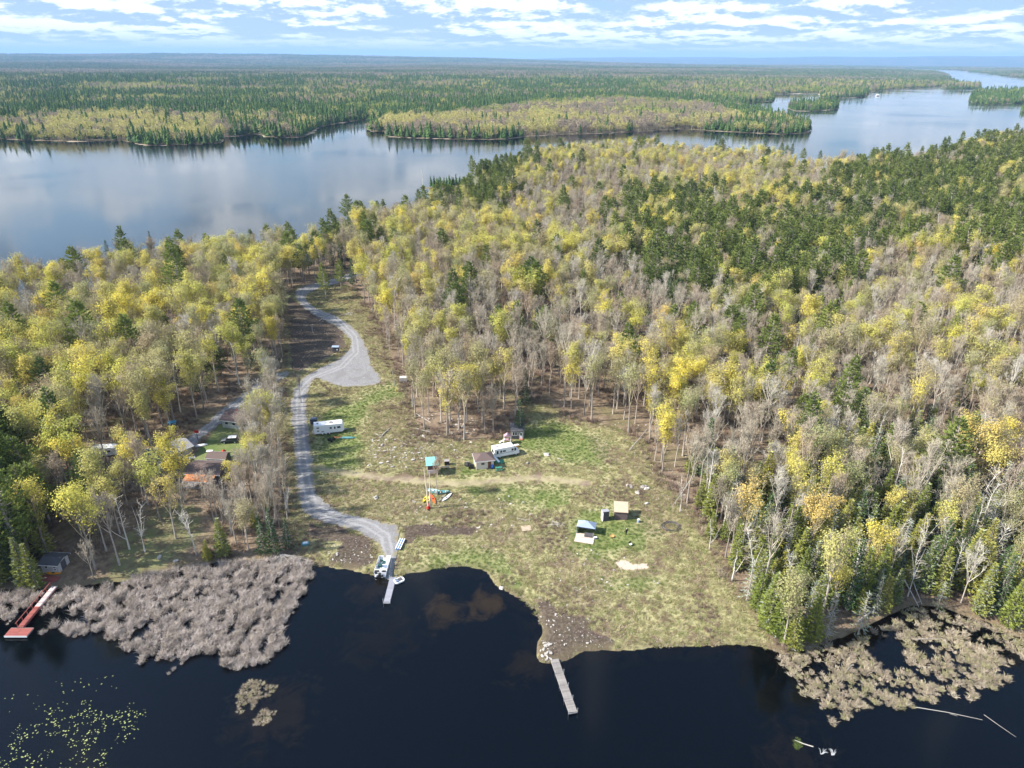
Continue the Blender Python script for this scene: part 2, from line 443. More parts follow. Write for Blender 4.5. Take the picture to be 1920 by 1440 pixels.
# ------------------------------------------------------------------ mesh helpers
class MB:
    """Collects shapes in local coordinates, then becomes one mesh object."""

    def __init__(self):
        self.v, self.f, self.m = [], [], []

    def quad(self, pts, mi=0):
        k = len(self.v)
        self.v += [tuple(p) for p in pts]
        self.f.append(tuple(range(k, k + len(pts))))
        self.m.append(mi)

    def box(self, x0, x1, y0, y1, z0, z1, mi=0, mtx=None):
        k = len(self.v)
        c = [(x0, y0, z0), (x1, y0, z0), (x1, y1, z0), (x0, y1, z0), (x0, y0, z1), (x1, y0, z1), (x1, y1, z1), (x0, y1, z1)]
        if mtx is not None:
            c = [tuple(mtx @ Vector(p)) for p in c]
        self.v += c
        for q in ((0, 3, 2, 1), (4, 5, 6, 7), (0, 1, 5, 4), (1, 2, 6, 5), (2, 3, 7, 6), (3, 0, 4, 7)):
            self.f.append(tuple(k + i for i in q))
            self.m.append(mi)
        return self

    def prism(self, prof, y0, y1, axis='y', mi=0):
        """A closed profile (a, z) swept along an axis."""
        k, n = len(self.v), len(prof)
        for t in (y0, y1):
            for a, z in prof:
                self.v.append((a, t, z) if axis == 'y' else (t, a, z) if axis == 'x' else (a, z, t))
        self.f += [tuple(range(k, k + n)), tuple(range(k + 2 * n - 1, k + n - 1, -1))]
        self.m += [mi, mi]
        for i in range(n):
            j = (i + 1) % n
            self.f.append((k + j, k + i, k + n + i, k + n + j))
            self.m.append(mi)
        return self

    def tube(self, pts, rad, n=6, mi=0, cap=True):
        rad = rad if hasattr(rad, '__len__') else [rad] * len(pts)
        pts = [Vector(p) for p in pts]
        k = len(self.v)
        for i, p in enumerate(pts):
            d = (pts[min(i + 1, len(pts) - 1)] - pts[max(i - 1, 0)]).normalized()
            a = d.orthogonal().normalized()
            if abs(d.z) < 0.99:
                a = d.cross(Vector((0, 0, 1))).normalized()
            b = d.cross(a)
            for j in range(n):
                t = 2 * math.pi * j / n
                self.v.append(tuple(p + (a * math.cos(t) + b * math.sin(t)) * rad[i]))
        for i in range(len(pts) - 1):
            for j in range(n):
                j2 = (j + 1) % n
                self.f.append((k + i * n + j, k + i * n + j2, k + (i + 1) * n + j2, k + (i + 1) * n + j))
                self.m.append(mi)
        if cap:
            self.f += [tuple(k + j for j in range(n))[::-1], tuple(k + (len(pts) - 1) * n + j for j in range(n))]
            self.m += [mi, mi]
        return self

    def lathe(self, prof, n=12, mi=0, c=(0, 0)):
        k = len(self.v)
        for r, z in prof:
            for j in range(n):
                t = 2 * math.pi * j / n
                self.v.append((c[0] + r * math.cos(t), c[1] + r * math.sin(t), z))
        for i in range(len(prof) - 1):
            for j in range(n):
                j2 = (j + 1) % n
                self.f.append((k + i * n + j, k + i * n + j2, k + (i + 1) * n + j2, k + (i + 1) * n + j))
                self.m.append(mi)
        self.f += [tuple(k + j for j in range(n))[::-1], tuple(k + (len(prof) - 1) * n + j for j in range(n))]
        self.m += [mi, mi]
        return self

    def mesh(self, name, mats):
        me = bpy.data.meshes.new(name)
        me.from_pydata(self.v, [], self.f)
        for q in (mats if isinstance(mats, (list, tuple)) else [mats]):
            me.materials.append(q)
        me.polygons.foreach_set('material_index', self.m)
        me.update()
        return me

    def build(self, name, mats, parent=None, loc=(0, 0, 0), rz=0.0, smooth=False, bevel=0.0):
        o = bpy.data.objects.new(name, self.mesh(name, mats))
        COL.objects.link(o)
        o.location = loc
        o.rotation_euler[2] = rz
        if parent:
            o.parent = parent
        if smooth:
            o.data.polygons.foreach_set('use_smooth', [True] * len(o.data.polygons))
        if bevel:
            b = o.modifiers.new('edge', 'BEVEL')
            b.width = bevel
            b.segments = 2
            b.limit_method = 'ANGLE'
        return o


def tag(o, label=None, cat=None, group=None, kind=None):
    for k, v in (('label', label), ('category', cat), ('group', group), ('kind', kind)):
        if v:
            o[k] = v
    return o


def thing(name, loc, rz, label, cat, group=None):
    o = bpy.data.objects.new(name, None)
    COL.objects.link(o)
    o.location = loc
    o.rotation_euler[2] = rz
    o.empty_display_size = 0.3
    return tag(o, label, cat, group)


def link_obj(name, me, parent=None, loc=(0, 0, 0), rz=0.0, scl=None, rot=None):
    o = bpy.data.objects.new(name, me)
    COL.objects.link(o)
    o.location = loc
    o.rotation_euler = rot if rot is not None else (0, 0, rz)
    if scl is not None:
        o.scale = scl if hasattr(scl, '__len__') else (scl, scl, scl)
    if parent:
        o.parent = parent
    return o


def seat(o_or_pts, px1, py1, px2, py2):
    a, b = g(px1, py1), g(px2, py2)
    return a, b, math.atan2(b.y - a.y, b.x - a.x), (b - a).length


# ------------------------------------------------------------------ ground sheet
th_front = np.radians(np.arange(-47, 47.01, 0.25))
th_back = np.radians(np.concatenate([np.arange(50, 180, 4), np.arange(-180, -49, 4)]))
th = np.sort(np.concatenate([th_front, th_back]))
rr = np.concatenate([[2, 12, 25, 38, 48, 56], 62 * 1.0078 ** np.arange(0, 295), 62 * 1.0078 ** 294 * 1.0165 ** np.arange(1, 262)])
TH, RR = np.meshgrid(th, rr)
GX, GY = (RR * np.sin(TH)).ravel(), (RR * np.cos(TH)).ravel()
GS = land_sdf(GX, GY)
GZ = ground_z(GX, GY, GS)
nt_, nr_ = len(th), len(rr)
verts = np.stack([GX, GY, GZ], 1)
ii, jj = np.meshgrid(np.arange(nr_ - 1), np.arange(nt_), indexing='ij')
j2 = (jj + 1) % nt_
quads = np.stack([ii * nt_ + jj, (ii + 1) * nt_ + jj, (ii + 1) * nt_ + j2, ii * nt_ + j2], -1).reshape(-1, 4)
me = bpy.data.meshes.new('ground')
me.vertices.add(len(verts))
me.vertices.foreach_set('co', verts.ravel())
me.loops.add(quads.size)
me.loops.foreach_set('vertex_index', quads.ravel())
me.polygons.add(len(quads))
me.polygons.foreach_set('loop_start', np.arange(0, quads.size, 4))
me.update(calc_edges=True)
me.polygons.foreach_set('use_smooth', np.ones(len(quads), bool))


def soft(poly, w, x=GX, y=GY):
    near = np.hypot(x - poly[:, 0].mean(), y - poly[:, 1].mean()) < np.ptp(poly, 0).max() + 60
    out = np.zeros(len(x))
    out[near] = np.clip(0.5 + sdf(poly, x[near], y[near]) / (2 * w), 0, 1)
    return out


def add_attr(name, arr):
    a = me.attributes.new(name, 'FLOAT', 'POINT')
    a.data.foreach_set('value', np.asarray(arr, np.float32))


def mask_green(x, y):
    gmask = np.zeros(len(x))
    for p in greens:
        gmask = np.maximum(gmask, soft(p, 5.0, x, y))
    return gmask


add_attr('clearing', soft(clearing, 3))
add_attr('green', mask_green(GX, GY))
add_attr('lawn', np.maximum(soft(lawn_left, 1.5), 0.55 * soft(lawn_front, 2.5)))
add_attr('mud', np.max([soft(p, 2.0) for p in muds], 0))
add_attr('sand', np.max([soft(sands[0], 1.0), soft(sands[1], 12.0)], 0))
add_attr('brown', np.max([soft(p, 4.0) for p in browns], 0))
add_attr('trail', np.clip(1 - line_dist(trail, GX, GY) / 2.6, 0, 1))
add_attr('shore', GS + 0.0)
add_attr('farness', np.clip((RR.ravel() - 600) / 1500, 0, 1))

gm, nt, b = new_mat('ground_cover')


def attr(name):
    a = nn(nt, 'ShaderNodeAttribute', attribute_name=name)
    return a.outputs['Fac']


geo = nn(nt, 'ShaderNodeNewGeometry')
P = geo.outputs['Position']
nA = tnoise(nt, P, 0.08, 5, 0.6)
nB = tnoise(nt, P, 0.45, 6, 0.65)
nC = tnoise(nt, P, 1.7, 5, 0.7)
nD = tnoise(nt, P, 0.22, 4, 0.6, 0.6)
litter = mix(nt, smooth(nt, nB, 0.35, 0.65), (0.13, 0.095, 0.065), (0.25, 0.185, 0.125))
litter = mix(nt, smooth(nt, nC, 0.55, 0.70), litter, (0.29, 0.23, 0.16))
litter = mix(nt, mth(nt, 'MULTIPLY', smooth(nt, nA, 0.52, 0.68), 0.5), litter, (0.12, 0.12, 0.045))
field = mix(nt, smooth(nt, nB, 0.36, 0.62), (0.20, 0.185, 0.085), (0.36, 0.33, 0.17))
field = mix(nt, smooth(nt, nD, 0.48, 0.62), field, (0.165, 0.12, 0.085))
field = mix(nt, smooth(nt, nC, 0.60, 0.72), field, (0.38, 0.33, 0.23))
green = mix(nt, smooth(nt, nB, 0.35, 0.65), (0.115, 0.16, 0.04), (0.20, 0.215, 0.08))
gf = smooth(nt, mth(nt, 'ADD', attr('green'), mth(nt, 'MULTIPLY', mth(nt, 'SUBTRACT', nD, 0.5), 1.6)), 0.45, 0.95)
field = mix(nt, mth(nt, 'MULTIPLY', gf, 0.85), field, green)


def edge(a, amp=1.0, lo=0.42, hi=0.6, n=nB):
    return smooth(nt, mth(nt, 'ADD', attr(a), mth(nt, 'MULTIPLY', mth(nt, 'SUBTRACT', n, 0.5), amp)), lo, hi)


c = mix(nt, edge('clearing', 0.8, 0.3, 0.7), litter, field)
c = mix(nt, mth(nt, 'MULTIPLY', edge('brown', 1.2, 0.3, 0.7), 0.5), c, mix(nt, smooth(nt, nB, 0.38, 0.6), (0.13, 0.095, 0.07), (0.23, 0.175, 0.12)))
c = mix(nt, mth(nt, 'MULTIPLY', edge('trail', 1.3, 0.35, 0.9), 0.55), c, (0.32, 0.26, 0.18))
c = mix(nt, mth(nt, 'MULTIPLY', edge('mud', 1.0), 0.92), c, mix(nt, smooth(nt, nC, 0.4, 0.66), (0.055, 0.040, 0.032), (0.125, 0.095, 0.078)))
c = mix(nt, mth(nt, 'MULTIPLY', edge('lawn', 0.8, 0.35, 0.8), 0.9), c, mix(nt, smooth(nt, nA, 0.4, 0.6), (0.10, 0.155, 0.04), (0.17, 0.20, 0.075)))
# far country: forest colours where single trees can no longer be told apart
fa = tnoise(nt, P, 0.0016, 5, 0.6)
fb = tnoise(nt, P, 0.012, 5, 0.7)
farc = mix(nt, smooth(nt, fa, 0.42, 0.60), (0.035, 0.060, 0.028), (0.10, 0.10, 0.05))
farc = mix(nt, smooth(nt, fb, 0.5, 0.7), farc, (0.09, 0.10, 0.045))
c = mix(nt, attr('farness'), c, farc)
c = mix(nt, edge('sand', 0.6), c, (0.50, 0.41, 0.33))
# shoreline band: bleached stones and wet edge
sh = attr('shore')
far_sh = mth(nt, 'MULTIPLY', smooth(nt, sh, 7.0, 1.5), smooth(nt, attr('farness'), 0.02, 0.2))
c = mix(nt, mth(nt, 'MULTIPLY', far_sh, smooth(nt, fb, 0.45, 0.6)), c, (0.34, 0.28, 0.21))
near_sh = mth(nt, 'MULTIPLY', smooth(nt, sh, 1.8, 0.5), smooth(nt, attr('farness'), 0.01, 0.0))
c = mix(nt, mth(nt, 'MULTIPLY', near_sh, 0.45), c, mix(nt, nC, (0.20, 0.17, 0.09), (0.10, 0.075, 0.045)))
# lake bed: dark mud with a pale orange sand shoal
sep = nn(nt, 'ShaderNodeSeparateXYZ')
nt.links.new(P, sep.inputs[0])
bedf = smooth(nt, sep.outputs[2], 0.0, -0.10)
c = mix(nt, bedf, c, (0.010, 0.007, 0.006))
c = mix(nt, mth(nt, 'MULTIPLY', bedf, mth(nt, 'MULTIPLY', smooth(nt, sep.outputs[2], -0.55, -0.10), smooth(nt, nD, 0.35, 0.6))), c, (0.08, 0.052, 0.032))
for sx, sy, rad, st in [(*up(838, 1138, 0), 5.5, 0.8), (*up(908, 1125, 0), 4.5, 1.0), (*up(700, 1100, 0), 5.0, 0.30), (*up(720, 1180), 9.0, 0.12), (*up(1500, 1400), 7.0, 0.18), (*up(500, 1320), 9.0, 0.25), (*up(985, 1245), 5.0, 0.3)]:
    vs = nn(nt, 'ShaderNodeVectorMath', operation='DISTANCE')
    nt.links.new(P, vs.inputs[0])
    vs.inputs[1].default_value = (sx, sy, -1.0)
    f = smooth(nt, mth(nt, 'ADD', vs.outputs['Value'], mth(nt, 'MULTIPLY', mth(nt, 'SUBTRACT', nD, 0.5), rad * 2.4)), rad, rad * 0.15)
    c = mix(nt, mth(nt, 'MULTIPLY', mth(nt, 'MULTIPLY', f, bedf), st), c, (0.75, 0.50, 0.22))
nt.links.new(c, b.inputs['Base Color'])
b.inputs['Roughness'].default_value = 0.95
b.inputs['Specular IOR Level'].default_value = 0.1
bp = nn(nt, 'ShaderNodeBump')
bp.inputs['Strength'].default_value = 0.7
bp.inputs['Distance'].default_value = 0.25
nt.links.new(mth(nt, 'ADD', nC, nB), bp.inputs['Height'])
nt.links.new(bp.outputs[0], b.inputs['Normal'])
me.materials.append(gm)
ground = bpy.data.objects.new('ground', me)
COL.objects.link(ground)
tag(ground, kind='structure')

# ------------------------------------------------------------------ water
wm, nt, b = new_mat('lake_water')
geo = nn(nt, 'ShaderNodeNewGeometry')
P = geo.outputs['Position']
mp = nn(nt, 'ShaderNodeMapping')
mp.inputs['Scale'].default_value = (0.6, 1.0, 1.0)
mp.inputs['Rotation'].default_value = (0, 0, 0.2)
nt.links.new(P, mp.inputs[0])
r1 = tnoise(nt, mp.outputs[0], 0.9, 4, 0.6)
r2 = tnoise(nt, mp.outputs[0], 0.12, 3, 0.5)
calm = smooth(nt, tnoise(nt, P, 0.0042, 4, 0.55, 0.5), 0.40, 0.62)
bp = nn(nt, 'ShaderNodeBump')
bp.inputs['Distance'].default_value = 0.05
nt.links.new(mth(nt, 'ADD', r1, r2), bp.inputs['Height'])
nt.links.new(mth(nt, 'ADD', mth(nt, 'MULTIPLY', calm, 0.10), 0.035), bp.inputs['Strength'])
fr = nn(nt, 'ShaderNodeFresnel')
fr.inputs[0].default_value = 1.34
nt.links.new(bp.outputs[0], fr.inputs['Normal'])
gl = nn(nt, 'ShaderNodeBsdfGlossy')
gl.inputs['Color'].default_value = (1, 1, 1, 1)
nt.links.new(mth(nt, 'ADD', mth(nt, 'MULTIPLY', calm, 0.09), 0.06), gl.inputs['Roughness'])
nt.links.new(bp.outputs[0], gl.inputs['Normal'])
tr = nn(nt, 'ShaderNodeBsdfTransparent')
tr.inputs[0].default_value = (0.84, 0.68, 0.44, 1)
df = nn(nt, 'ShaderNodeBsdfDiffuse')
df.inputs[0].default_value = (0.001, 0.003, 0.006, 1)
body = nn(nt, 'ShaderNodeMixShader')
body.inputs[0].default_value = 0.30
nt.links.new(tr.outputs[0], body.inputs[1])
nt.links.new(df.outputs[0], body.inputs[2])
ms = nn(nt, 'ShaderNodeMixShader')
nt.links.new(fr.outputs[0], ms.inputs[0])
nt.links.new(body.outputs[0], ms.inputs[1])
nt.links.new(gl.outputs[0], ms.inputs[2])
nt.nodes.remove(b)
nt.links.new(ms.outputs[0], nt.nodes['Material Output'].inputs[0])
mb = MB()
mb.quad([(-45000, -300, 0), (45000, -300, 0), (45000, 45000, 0), (-45000, 45000, 0)])
tag(mb.build('lake_water', wm), kind='structure')


# ------------------------------------------------------------------ gravel lanes draped on the ground
ctr_lane = [up(px, py, 2.0) for px, py in ((722, 1075), (728, 1030), (722, 998), (690, 978), (630, 963), (585, 945), (573, 900), (566, 840), (562, 780), (562, 738), (590, 712), (640, 693), (668, 665), (664, 635),
            (632, 602), (590, 585), (562, 568), (565, 548), (605, 533), (690, 504))]
ctr_drive = [up(px, py, 2.0) for px, py in ((290, 870), (330, 850), (380, 810), (430, 772), (470, 740), (545, 700))]


def drape(name, poly, material, lift, step=0.8, centre=()):
    poly = smooth_poly(poly, 1)
    x0, y0 = poly.min(0) - 1
    x1, y1 = poly.max(0) + 1
    xs, ys = np.arange(x0, x1, step), np.arange(y0, y1, step)
    X, Y = np.meshgrid(xs, ys)
    s = sdf(poly, X.ravel(), Y.ravel()) + (vnoise(X.ravel(), Y.ravel(), 2.4, 4, 3) - 0.5) * 1.8
    keep = s.reshape(X.shape) > 0
    Z = ground_z(X.ravel(), Y.ravel()).reshape(X.shape) + lift
    idx = -np.ones(X.shape, int)
    cell = keep[:-1, :-1] & keep[1:, :-1] & keep[:-1, 1:] & keep[1:, 1:]
    used = np.zeros(X.shape, bool)
    used[:-1, :-1] |= cell
    used[1:, :-1] |= cell
    used[:-1, 1:] |= cell
    used[1:, 1:] |= cell
    idx[used] = np.arange(used.sum())
    v = np.stack([X[used], Y[used], Z[used]], 1)
    i, j = np.nonzero(cell)
    f = np.stack([idx[i, j], idx[i, j + 1], idx[i + 1, j + 1], idx[i + 1, j]], 1)
    m = bpy.data.meshes.new(name)
    m.from_pydata(v.tolist(), [], f.tolist())
    m.materials.append(material)
    for an, arr in (('edge', s.reshape(X.shape)[used]), ('ctr', line_dist(centre, X[used], Y[used]))):
        at = m.attributes.new(an, 'FLOAT', 'POINT')
        at.data.foreach_set('value', np.asarray(arr, np.float32))
    m.polygons.foreach_set('use_smooth', [True] * len(f))
    o = bpy.data.objects.new(name, m)
    COL.objects.link(o)
    return tag(o, kind='structure')


gv, nt, b = new_mat('crushed_gravel')
geo = nn(nt, 'ShaderNodeNewGeometry')
P = geo.outputs['Position']
a1, a2 = tnoise(nt, P, 2.6, 6, 0.75), tnoise(nt, P, 0.25, 4, 0.6, 0.8)
c = mix(nt, smooth(nt, a1, 0.35, 0.65), (0.16, 0.156, 0.155), (0.255, 0.25, 0.248))
c = mix(nt, mth(nt, 'MULTIPLY', smooth(nt, a2, 0.48, 0.64), 0.7), c, (0.165, 0.155, 0.15))
c = mix(nt, mth(nt, 'MULTIPLY', smooth(nt, tnoise(nt, P, 0.9, 5, 0.7), 0.56, 0.70), 0.5), c, (0.33, 0.33, 0.335))
trk = smooth(nt, mth(nt, 'ABSOLUTE', mth(nt, 'SUBTRACT', mth(nt, 'ADD', attr('ctr'), mth(nt, 'MULTIPLY', mth(nt, 'SUBTRACT', a2, 0.5), 1.2)), 0.85)), 0.55, 0.1)
c = mix(nt, mth(nt, 'MULTIPLY', trk, 0.45), c, (0.34, 0.335, 0.33))
mid = smooth(nt, attr('ctr'), 0.35, 0.0)
c = mix(nt, mth(nt, 'MULTIPLY', mid, mth(nt, 'MULTIPLY', smooth(nt, a2, 0.42, 0.6), 0.5)), c, (0.17, 0.16, 0.10))
eg = smooth(nt, mth(nt, 'ADD', attr('edge'), mth(nt, 'MULTIPLY', mth(nt, 'SUBTRACT', tnoise(nt, P, 0.8, 5, 0.7), 0.5), 5.0)), 1.0, 0.0)
c = mix(nt, mth(nt, 'MULTIPLY', eg, 0.9), c, mix(nt, smooth(nt, a1, 0.4, 0.6), (0.17, 0.145, 0.085), (0.26, 0.225, 0.13)))
nt.links.new(c, b.inputs['Base Color'])
b.inputs['Roughness'].default_value = 0.95
bp = nn(nt, 'ShaderNodeBump')
bp.inputs['Strength'].default_value = 0.6
bp.inputs['Distance'].default_value = 0.08
nt.links.new(a1, bp.inputs['Height'])
nt.links.new(bp.outputs[0], b.inputs['Normal'])
drape('gravel_road', lane, gv, 0.10, 0.5, ctr_lane)
drape('driveway_road', drive, gv, 0.10, 0.6, ctr_drive)

# ------------------------------------------------------------------ trees
def unit(v):
    return v / (np.linalg.norm(v) + 1e-9)


class TB:
    """Triangle soup for crowns."""

    def __init__(self):
        self.v, self.f, self.m = [], [], []

    def tri(self, a, b, c, mi):
        k = len(self.v)
        self.v += [a, b, c]
        self.f.append((k, k + 1, k + 2))
        self.m.append(mi)

    def spike(self, a, b, w, mi):
        d = unit(b - a)
        s = unit(np.cross(d, RNG.normal(size=3))) * w
        self.tri(a - s, a + s, b, mi)

    def limb(self, a, b, r0, r1, mi, n=3):
        d = unit(b - a)
        u = unit(np.cross(d, [0.3, 0.5, 0.81]))
        w = np.cross(d, u)
        k = len(self.v)
        for p, r in ((a, r0), (b, r1)):
            for j in range(n):
                t = 2 * math.pi * j / n
                self.v.append(p + (u * math.cos(t) + w * math.sin(t)) * r)
        for j in range(n):
            q = (j + 1) % n
            self.f.append((k + j, k + q, k + n + q, k + n + j))
            self.m.append(mi)

    def leafq(self, p, s, mi, nrm=None):
        nv = unit(RNG.normal(size=3) if nrm is None else nrm + RNG.normal(size=3) * 0.5)
        u = unit(np.cross(nv, RNG.normal(size=3))) * s * RNG.uniform(0.6, 1.2)
        w = np.cross(nv, unit(u)) * s * RNG.uniform(0.5, 0.9)
        k = len(self.v)
        self.v += [p - u, p + w, p + u * 0.9, p - w]
        self.f.append((k, k + 1, k + 2, k + 3))
        self.m.append(mi)

    def mesh(self, name, mats):
        m = bpy.data.meshes.new(name)
        m.from_pydata([tuple(map(float, p)) for p in self.v], [], self.f)
        for q in mats:
            m.materials.append(q)
        m.polygons.foreach_set('material_index', self.m)
        m.update()
        return m


def trunk_mesh(name, h, r, material, lean=0.0, forks=0, n=6, branches=None):
    mb = MB()
    pts, rad = [], []
    ph = RNG.uniform(0, 6.28)
    for i in range(6):
        t = i / 5
        pts.append((math.cos(ph) * lean * t * t * h + RNG.normal() * 0.02 * h * t, math.sin(ph) * lean * t * t * h + RNG.normal() * 0.015 * h * t, -0.4 + (h + 0.4) * t))
        rad.append(r * (1.25 - 0.25 * min(t * 6, 1)) * (1 - 0.78 * t))
    mb.tube(pts, rad, n)
    for _ in range(forks):
        i = RNG.integers(1, 4)
        p = np.array(pts[i])
        d = unit(np.array([RNG.normal() * 0.45, RNG.normal() * 0.45, 1.0]))
        L = h * RNG.uniform(0.35, 0.6)
        q1, q2 = p + d * L * 0.5, p + d * L + np.array([RNG.normal(), RNG.normal(), 1.5]) * 0.3
        mb.tube([tuple(p), tuple(q1), tuple(q2)], [rad[i] * 0.6, rad[i] * 0.45, rad[i] * 0.12], 4)
    return mb.mesh(name, material), [np.array(p) for p in pts], rad


def hardwood(name, h, spread, leaves, bark, twig, leaf, start=0.42, narrow=False, lsize=0.30, twn=1.0):
    """Trunk mesh, crown mesh: limbs, branches, twigs as slivers, small leaf faces in clumps at their ends."""
    tm, pts, rad = trunk_mesh(name + '_trunk', h * 0.86, 0.017 * h * (0.7 if narrow else 0.8), bark, 0.04)
    t = TB()
    P = np.array(pts)

    def on_trunk(z):
        z = np.clip(z, 0.1, P[-1, 2])
        return np.array([np.interp(z, P[:, 2], P[:, 0]), np.interp(z, P[:, 2], P[:, 1]), z])
    nl = int(11 if not narrow else 14)
    az = RNG.uniform(0, 6.28)
    top = P[-1]
    ends = []
    for i in range(nl):
        u = i / (nl - 1)
        z0 = h * (start + (0.82 - start) * u)
        a = on_trunk(z0)
        az += 2.4 + RNG.normal() * 0.3
        out = spread * (0.95 - 0.55 * u ** 1.6) * RNG.uniform(0.45, 1.25)
        rise = (h * 1.02 - z0) * RNG.uniform(0.40, 1.0) + 0.6
        b_ = a + np.array([math.cos(az) * out, math.sin(az) * out, rise])
        mid = a * 0.5 + b_ * 0.5 + np.array([0, 0, -0.12 * out])
        t.limb(a, mid, 0.055 * h / 10, 0.04 * h / 10, 0)
        t.limb(mid, b_, 0.04 * h / 10, 0.015, 0)
        gap = RNG.random() < 0.18
        for k in range(6):
            w = RNG.uniform(0.25, 1.0)
            s = a * (1 - w) ** 1 + b_ * w
            d = unit((b_ - a) * 0.25 / spread + RNG.normal(size=3) * np.array([0.5, 0.5, 0.3]) + np.array([0, 0, 0.75]))
            e = s + d * RNG.uniform(1.0, 2.1) * spread / 3.6
            t.limb(s, e, 0.03, 0.012, 0)
            for q in range(int(5 * twn)):
                w2 = RNG.uniform(0.3, 1.0)
                s2 = s * (1 - w2) + e * w2
                e2 = s2 + unit(d * 0.7 + RNG.normal(size=3) * 0.55 + np.array([0, 0, 0.45])) * RNG.uniform(0.7, 1.5)
                t.spike(s2, e2, 0.028, 0)
                if not gap:
                    ends.append(e2)
                for _ in range(2):
                    e3 = s2 * 0.4 + e2 * 0.6 + unit(RNG.normal(size=3) + np.array([0, 0, 0.5])) * RNG.uniform(0.4, 0.9)
                    t.spike(s2 * 0.4 + e2 * 0.6, e3, 0.018, 0)
                    if not gap:
                        ends.append(e3)
    c0 = np.mean(ends, 0)
    if leaves:
        per = leaves
        for e in ends:
            k = int(per) + (RNG.random() < per % 1)
            for _ in range(k):
                p = e + RNG.normal(size=3) * np.array([0.42, 0.42, 0.30])
                t.leafq(p, lsize * RNG.uniform(0.6, 1.2), 1, unit(p - c0) + np.array([0, 0, 0.4]))
    return tm, t.mesh(name + '_crown', [twig, leaf])


def pine(name, h, spread, needles, bark):
    tm, pts, rad = trunk_mesh(name + '_trunk', h * 0.97, 0.016 * h, bark, 0.03)
    t = TB()
    z = h * RNG.uniform(0.22, 0.32)
    az = RNG.uniform(0, 6.28)
    while z < h * 0.97:
        u = (z / h - 0.25) / 0.72
        prof = max(0.12, (1 - u) ** 0.75) * (0.55 + 0.45 * min(1, u * 3.2))
        n = int(RNG.integers(4, 6))
        for i in range(n):
            az += 6.28 / n + RNG.normal() * 0.25
            L = spread * prof * RNG.uniform(0.65, 1.2)
            a = np.array([pts[-1][0] * z / h, pts[-1][1] * z / h, z + RNG.normal() * 0.15])
            d = np.array([math.cos(az), math.sin(az), 0.12 + 0.35 * u])
            e = a + d * L + np.array([0, 0, 0.10 * L])
            t.limb(a, e, 0.05, 0.015, 0)
            side = np.array([-d[1], d[0], 0])
            m = max(4, int(L * 6.0))
            for k in range(m):
                w = RNG.uniform(0.28, 1.03)
                off = side * RNG.normal() * 0.30 * L * (1.1 - w * 0.55)
                p = a * (1 - w) + e * w + off + np.array([0, 0, RNG.normal() * 0.07])
                for _ in range(3):
                    q = p + unit(d * 0.9 + side * RNG.normal() * 0.8 + np.array([0, 0, 0.55 + RNG.normal() * 0.35])) * RNG.uniform(0.35, 0.75)
                    t.spike(p, q, RNG.uniform(0.13, 0.22), 1)
        z += RNG.uniform(0.55, 1.05) * (1.0 if u < 0.75 else 0.6)
    return tm, t.mesh(name + '_crown', [TRUNK, needles])


def conifer(name, h, r, needles, bark, dens=1.0, droop=-0.15, start=0.08, ragged=0.25, w=0.16, grey=None, sz=0.6):
    """Cedar, spruce and fir: a cone of flat sprays on short branches."""
    tm, pts, rad = trunk_mesh(name + '_trunk', h * 0.97, 0.014 * h, bark, 0.02)
    t = TB()
    z = h * start
    az = RNG.uniform(0, 6.28)
    while z < h:
        u = z / h
        prof = (1 - u) ** 0.8 * min(1.0, 0.6 + u * 2.5)
        n = max(3, int(8 * dens * (0.4 + prof)))
        for i in range(n):
            az += 6.28 / n + RNG.normal() * 0.3
            L = max(0.22, r * prof * (1 + RNG.normal() * ragged))
            a = np.array([0, 0, z])
            d = np.array([math.cos(az), math.sin(az), droop + 0.5 * u])
            e = a + d * L
            t.spike(a, e, 0.04, 0)
            side = np.array([-d[1], d[0], 0.0])
            for k in range(max(3, int(L * 5.5 * dens))):
                ww = RNG.uniform(0.25, 1.0)
                p = a * (1 - ww) + e * ww
                q = p + unit(d * 0.8 + side * RNG.normal() * 0.9 + np.array([0, 0, 0.1 + RNG.normal() * 0.25])) * RNG.uniform(0.5, 1.1) * sz
                t.spike(p, q, w * RNG.uniform(0.6, 1.2), 1 if (grey is None or RNG.random() > grey) else 2)
        z += 0.42 / max(dens, 0.5) * (0.6 + 0.5 * prof)
    return tm, t.mesh(name + '_crown', [TRUNK, needles, LICHEN])


KINDS = {}
NV = {}


def reg(kind, maker_list):
    KINDS[kind] = maker_list


reg('bare_tree', [hardwood('bare', h, s, 0, TRUNK, TWIG, BUD, st, nar, twn=tw) for h, s, st, nar, tw in
                  ((15, 3.0, 0.40, False, 1.3), (17, 2.3, 0.45, True, 1.3), (13.5, 2.7, 0.36, False, 1.2), (17, 3.0, 0.50, False, 1.1), (14.5, 1.9, 0.40, True, 1.4))])
reg('budding_tree', [hardwood('budding', h, s, lv, TRUNK, BUDTWIG, lm, st, nar, ls) for h, s, lv, lm, st, nar, ls in
                     ((15.5, 3.9, 3.2, BUD, 0.34, False, 0.19), (17, 3.2, 2.1, BUD, 0.38, False, 0.18), (14, 3.3, 3.5, BUD, 0.28, False, 0.19),
                      (16.5, 2.5, 2.8, BUD, 0.30, True, 0.18), (15.5, 3.5, 1.6, BUDPALE, 0.38, False, 0.17), (17, 2.9, 1.2, BUDPALE, 0.40, False, 0.17),
                      (14.5, 2.6, 2.0, BUDPALE, 0.34, True, 0.17))])
reg('pine_tree', [pine('pine', h, s, PINE, TRUNK) for h, s in ((19, 5.6), (21, 5.2), (16.5, 5.2), (18, 4.5))])
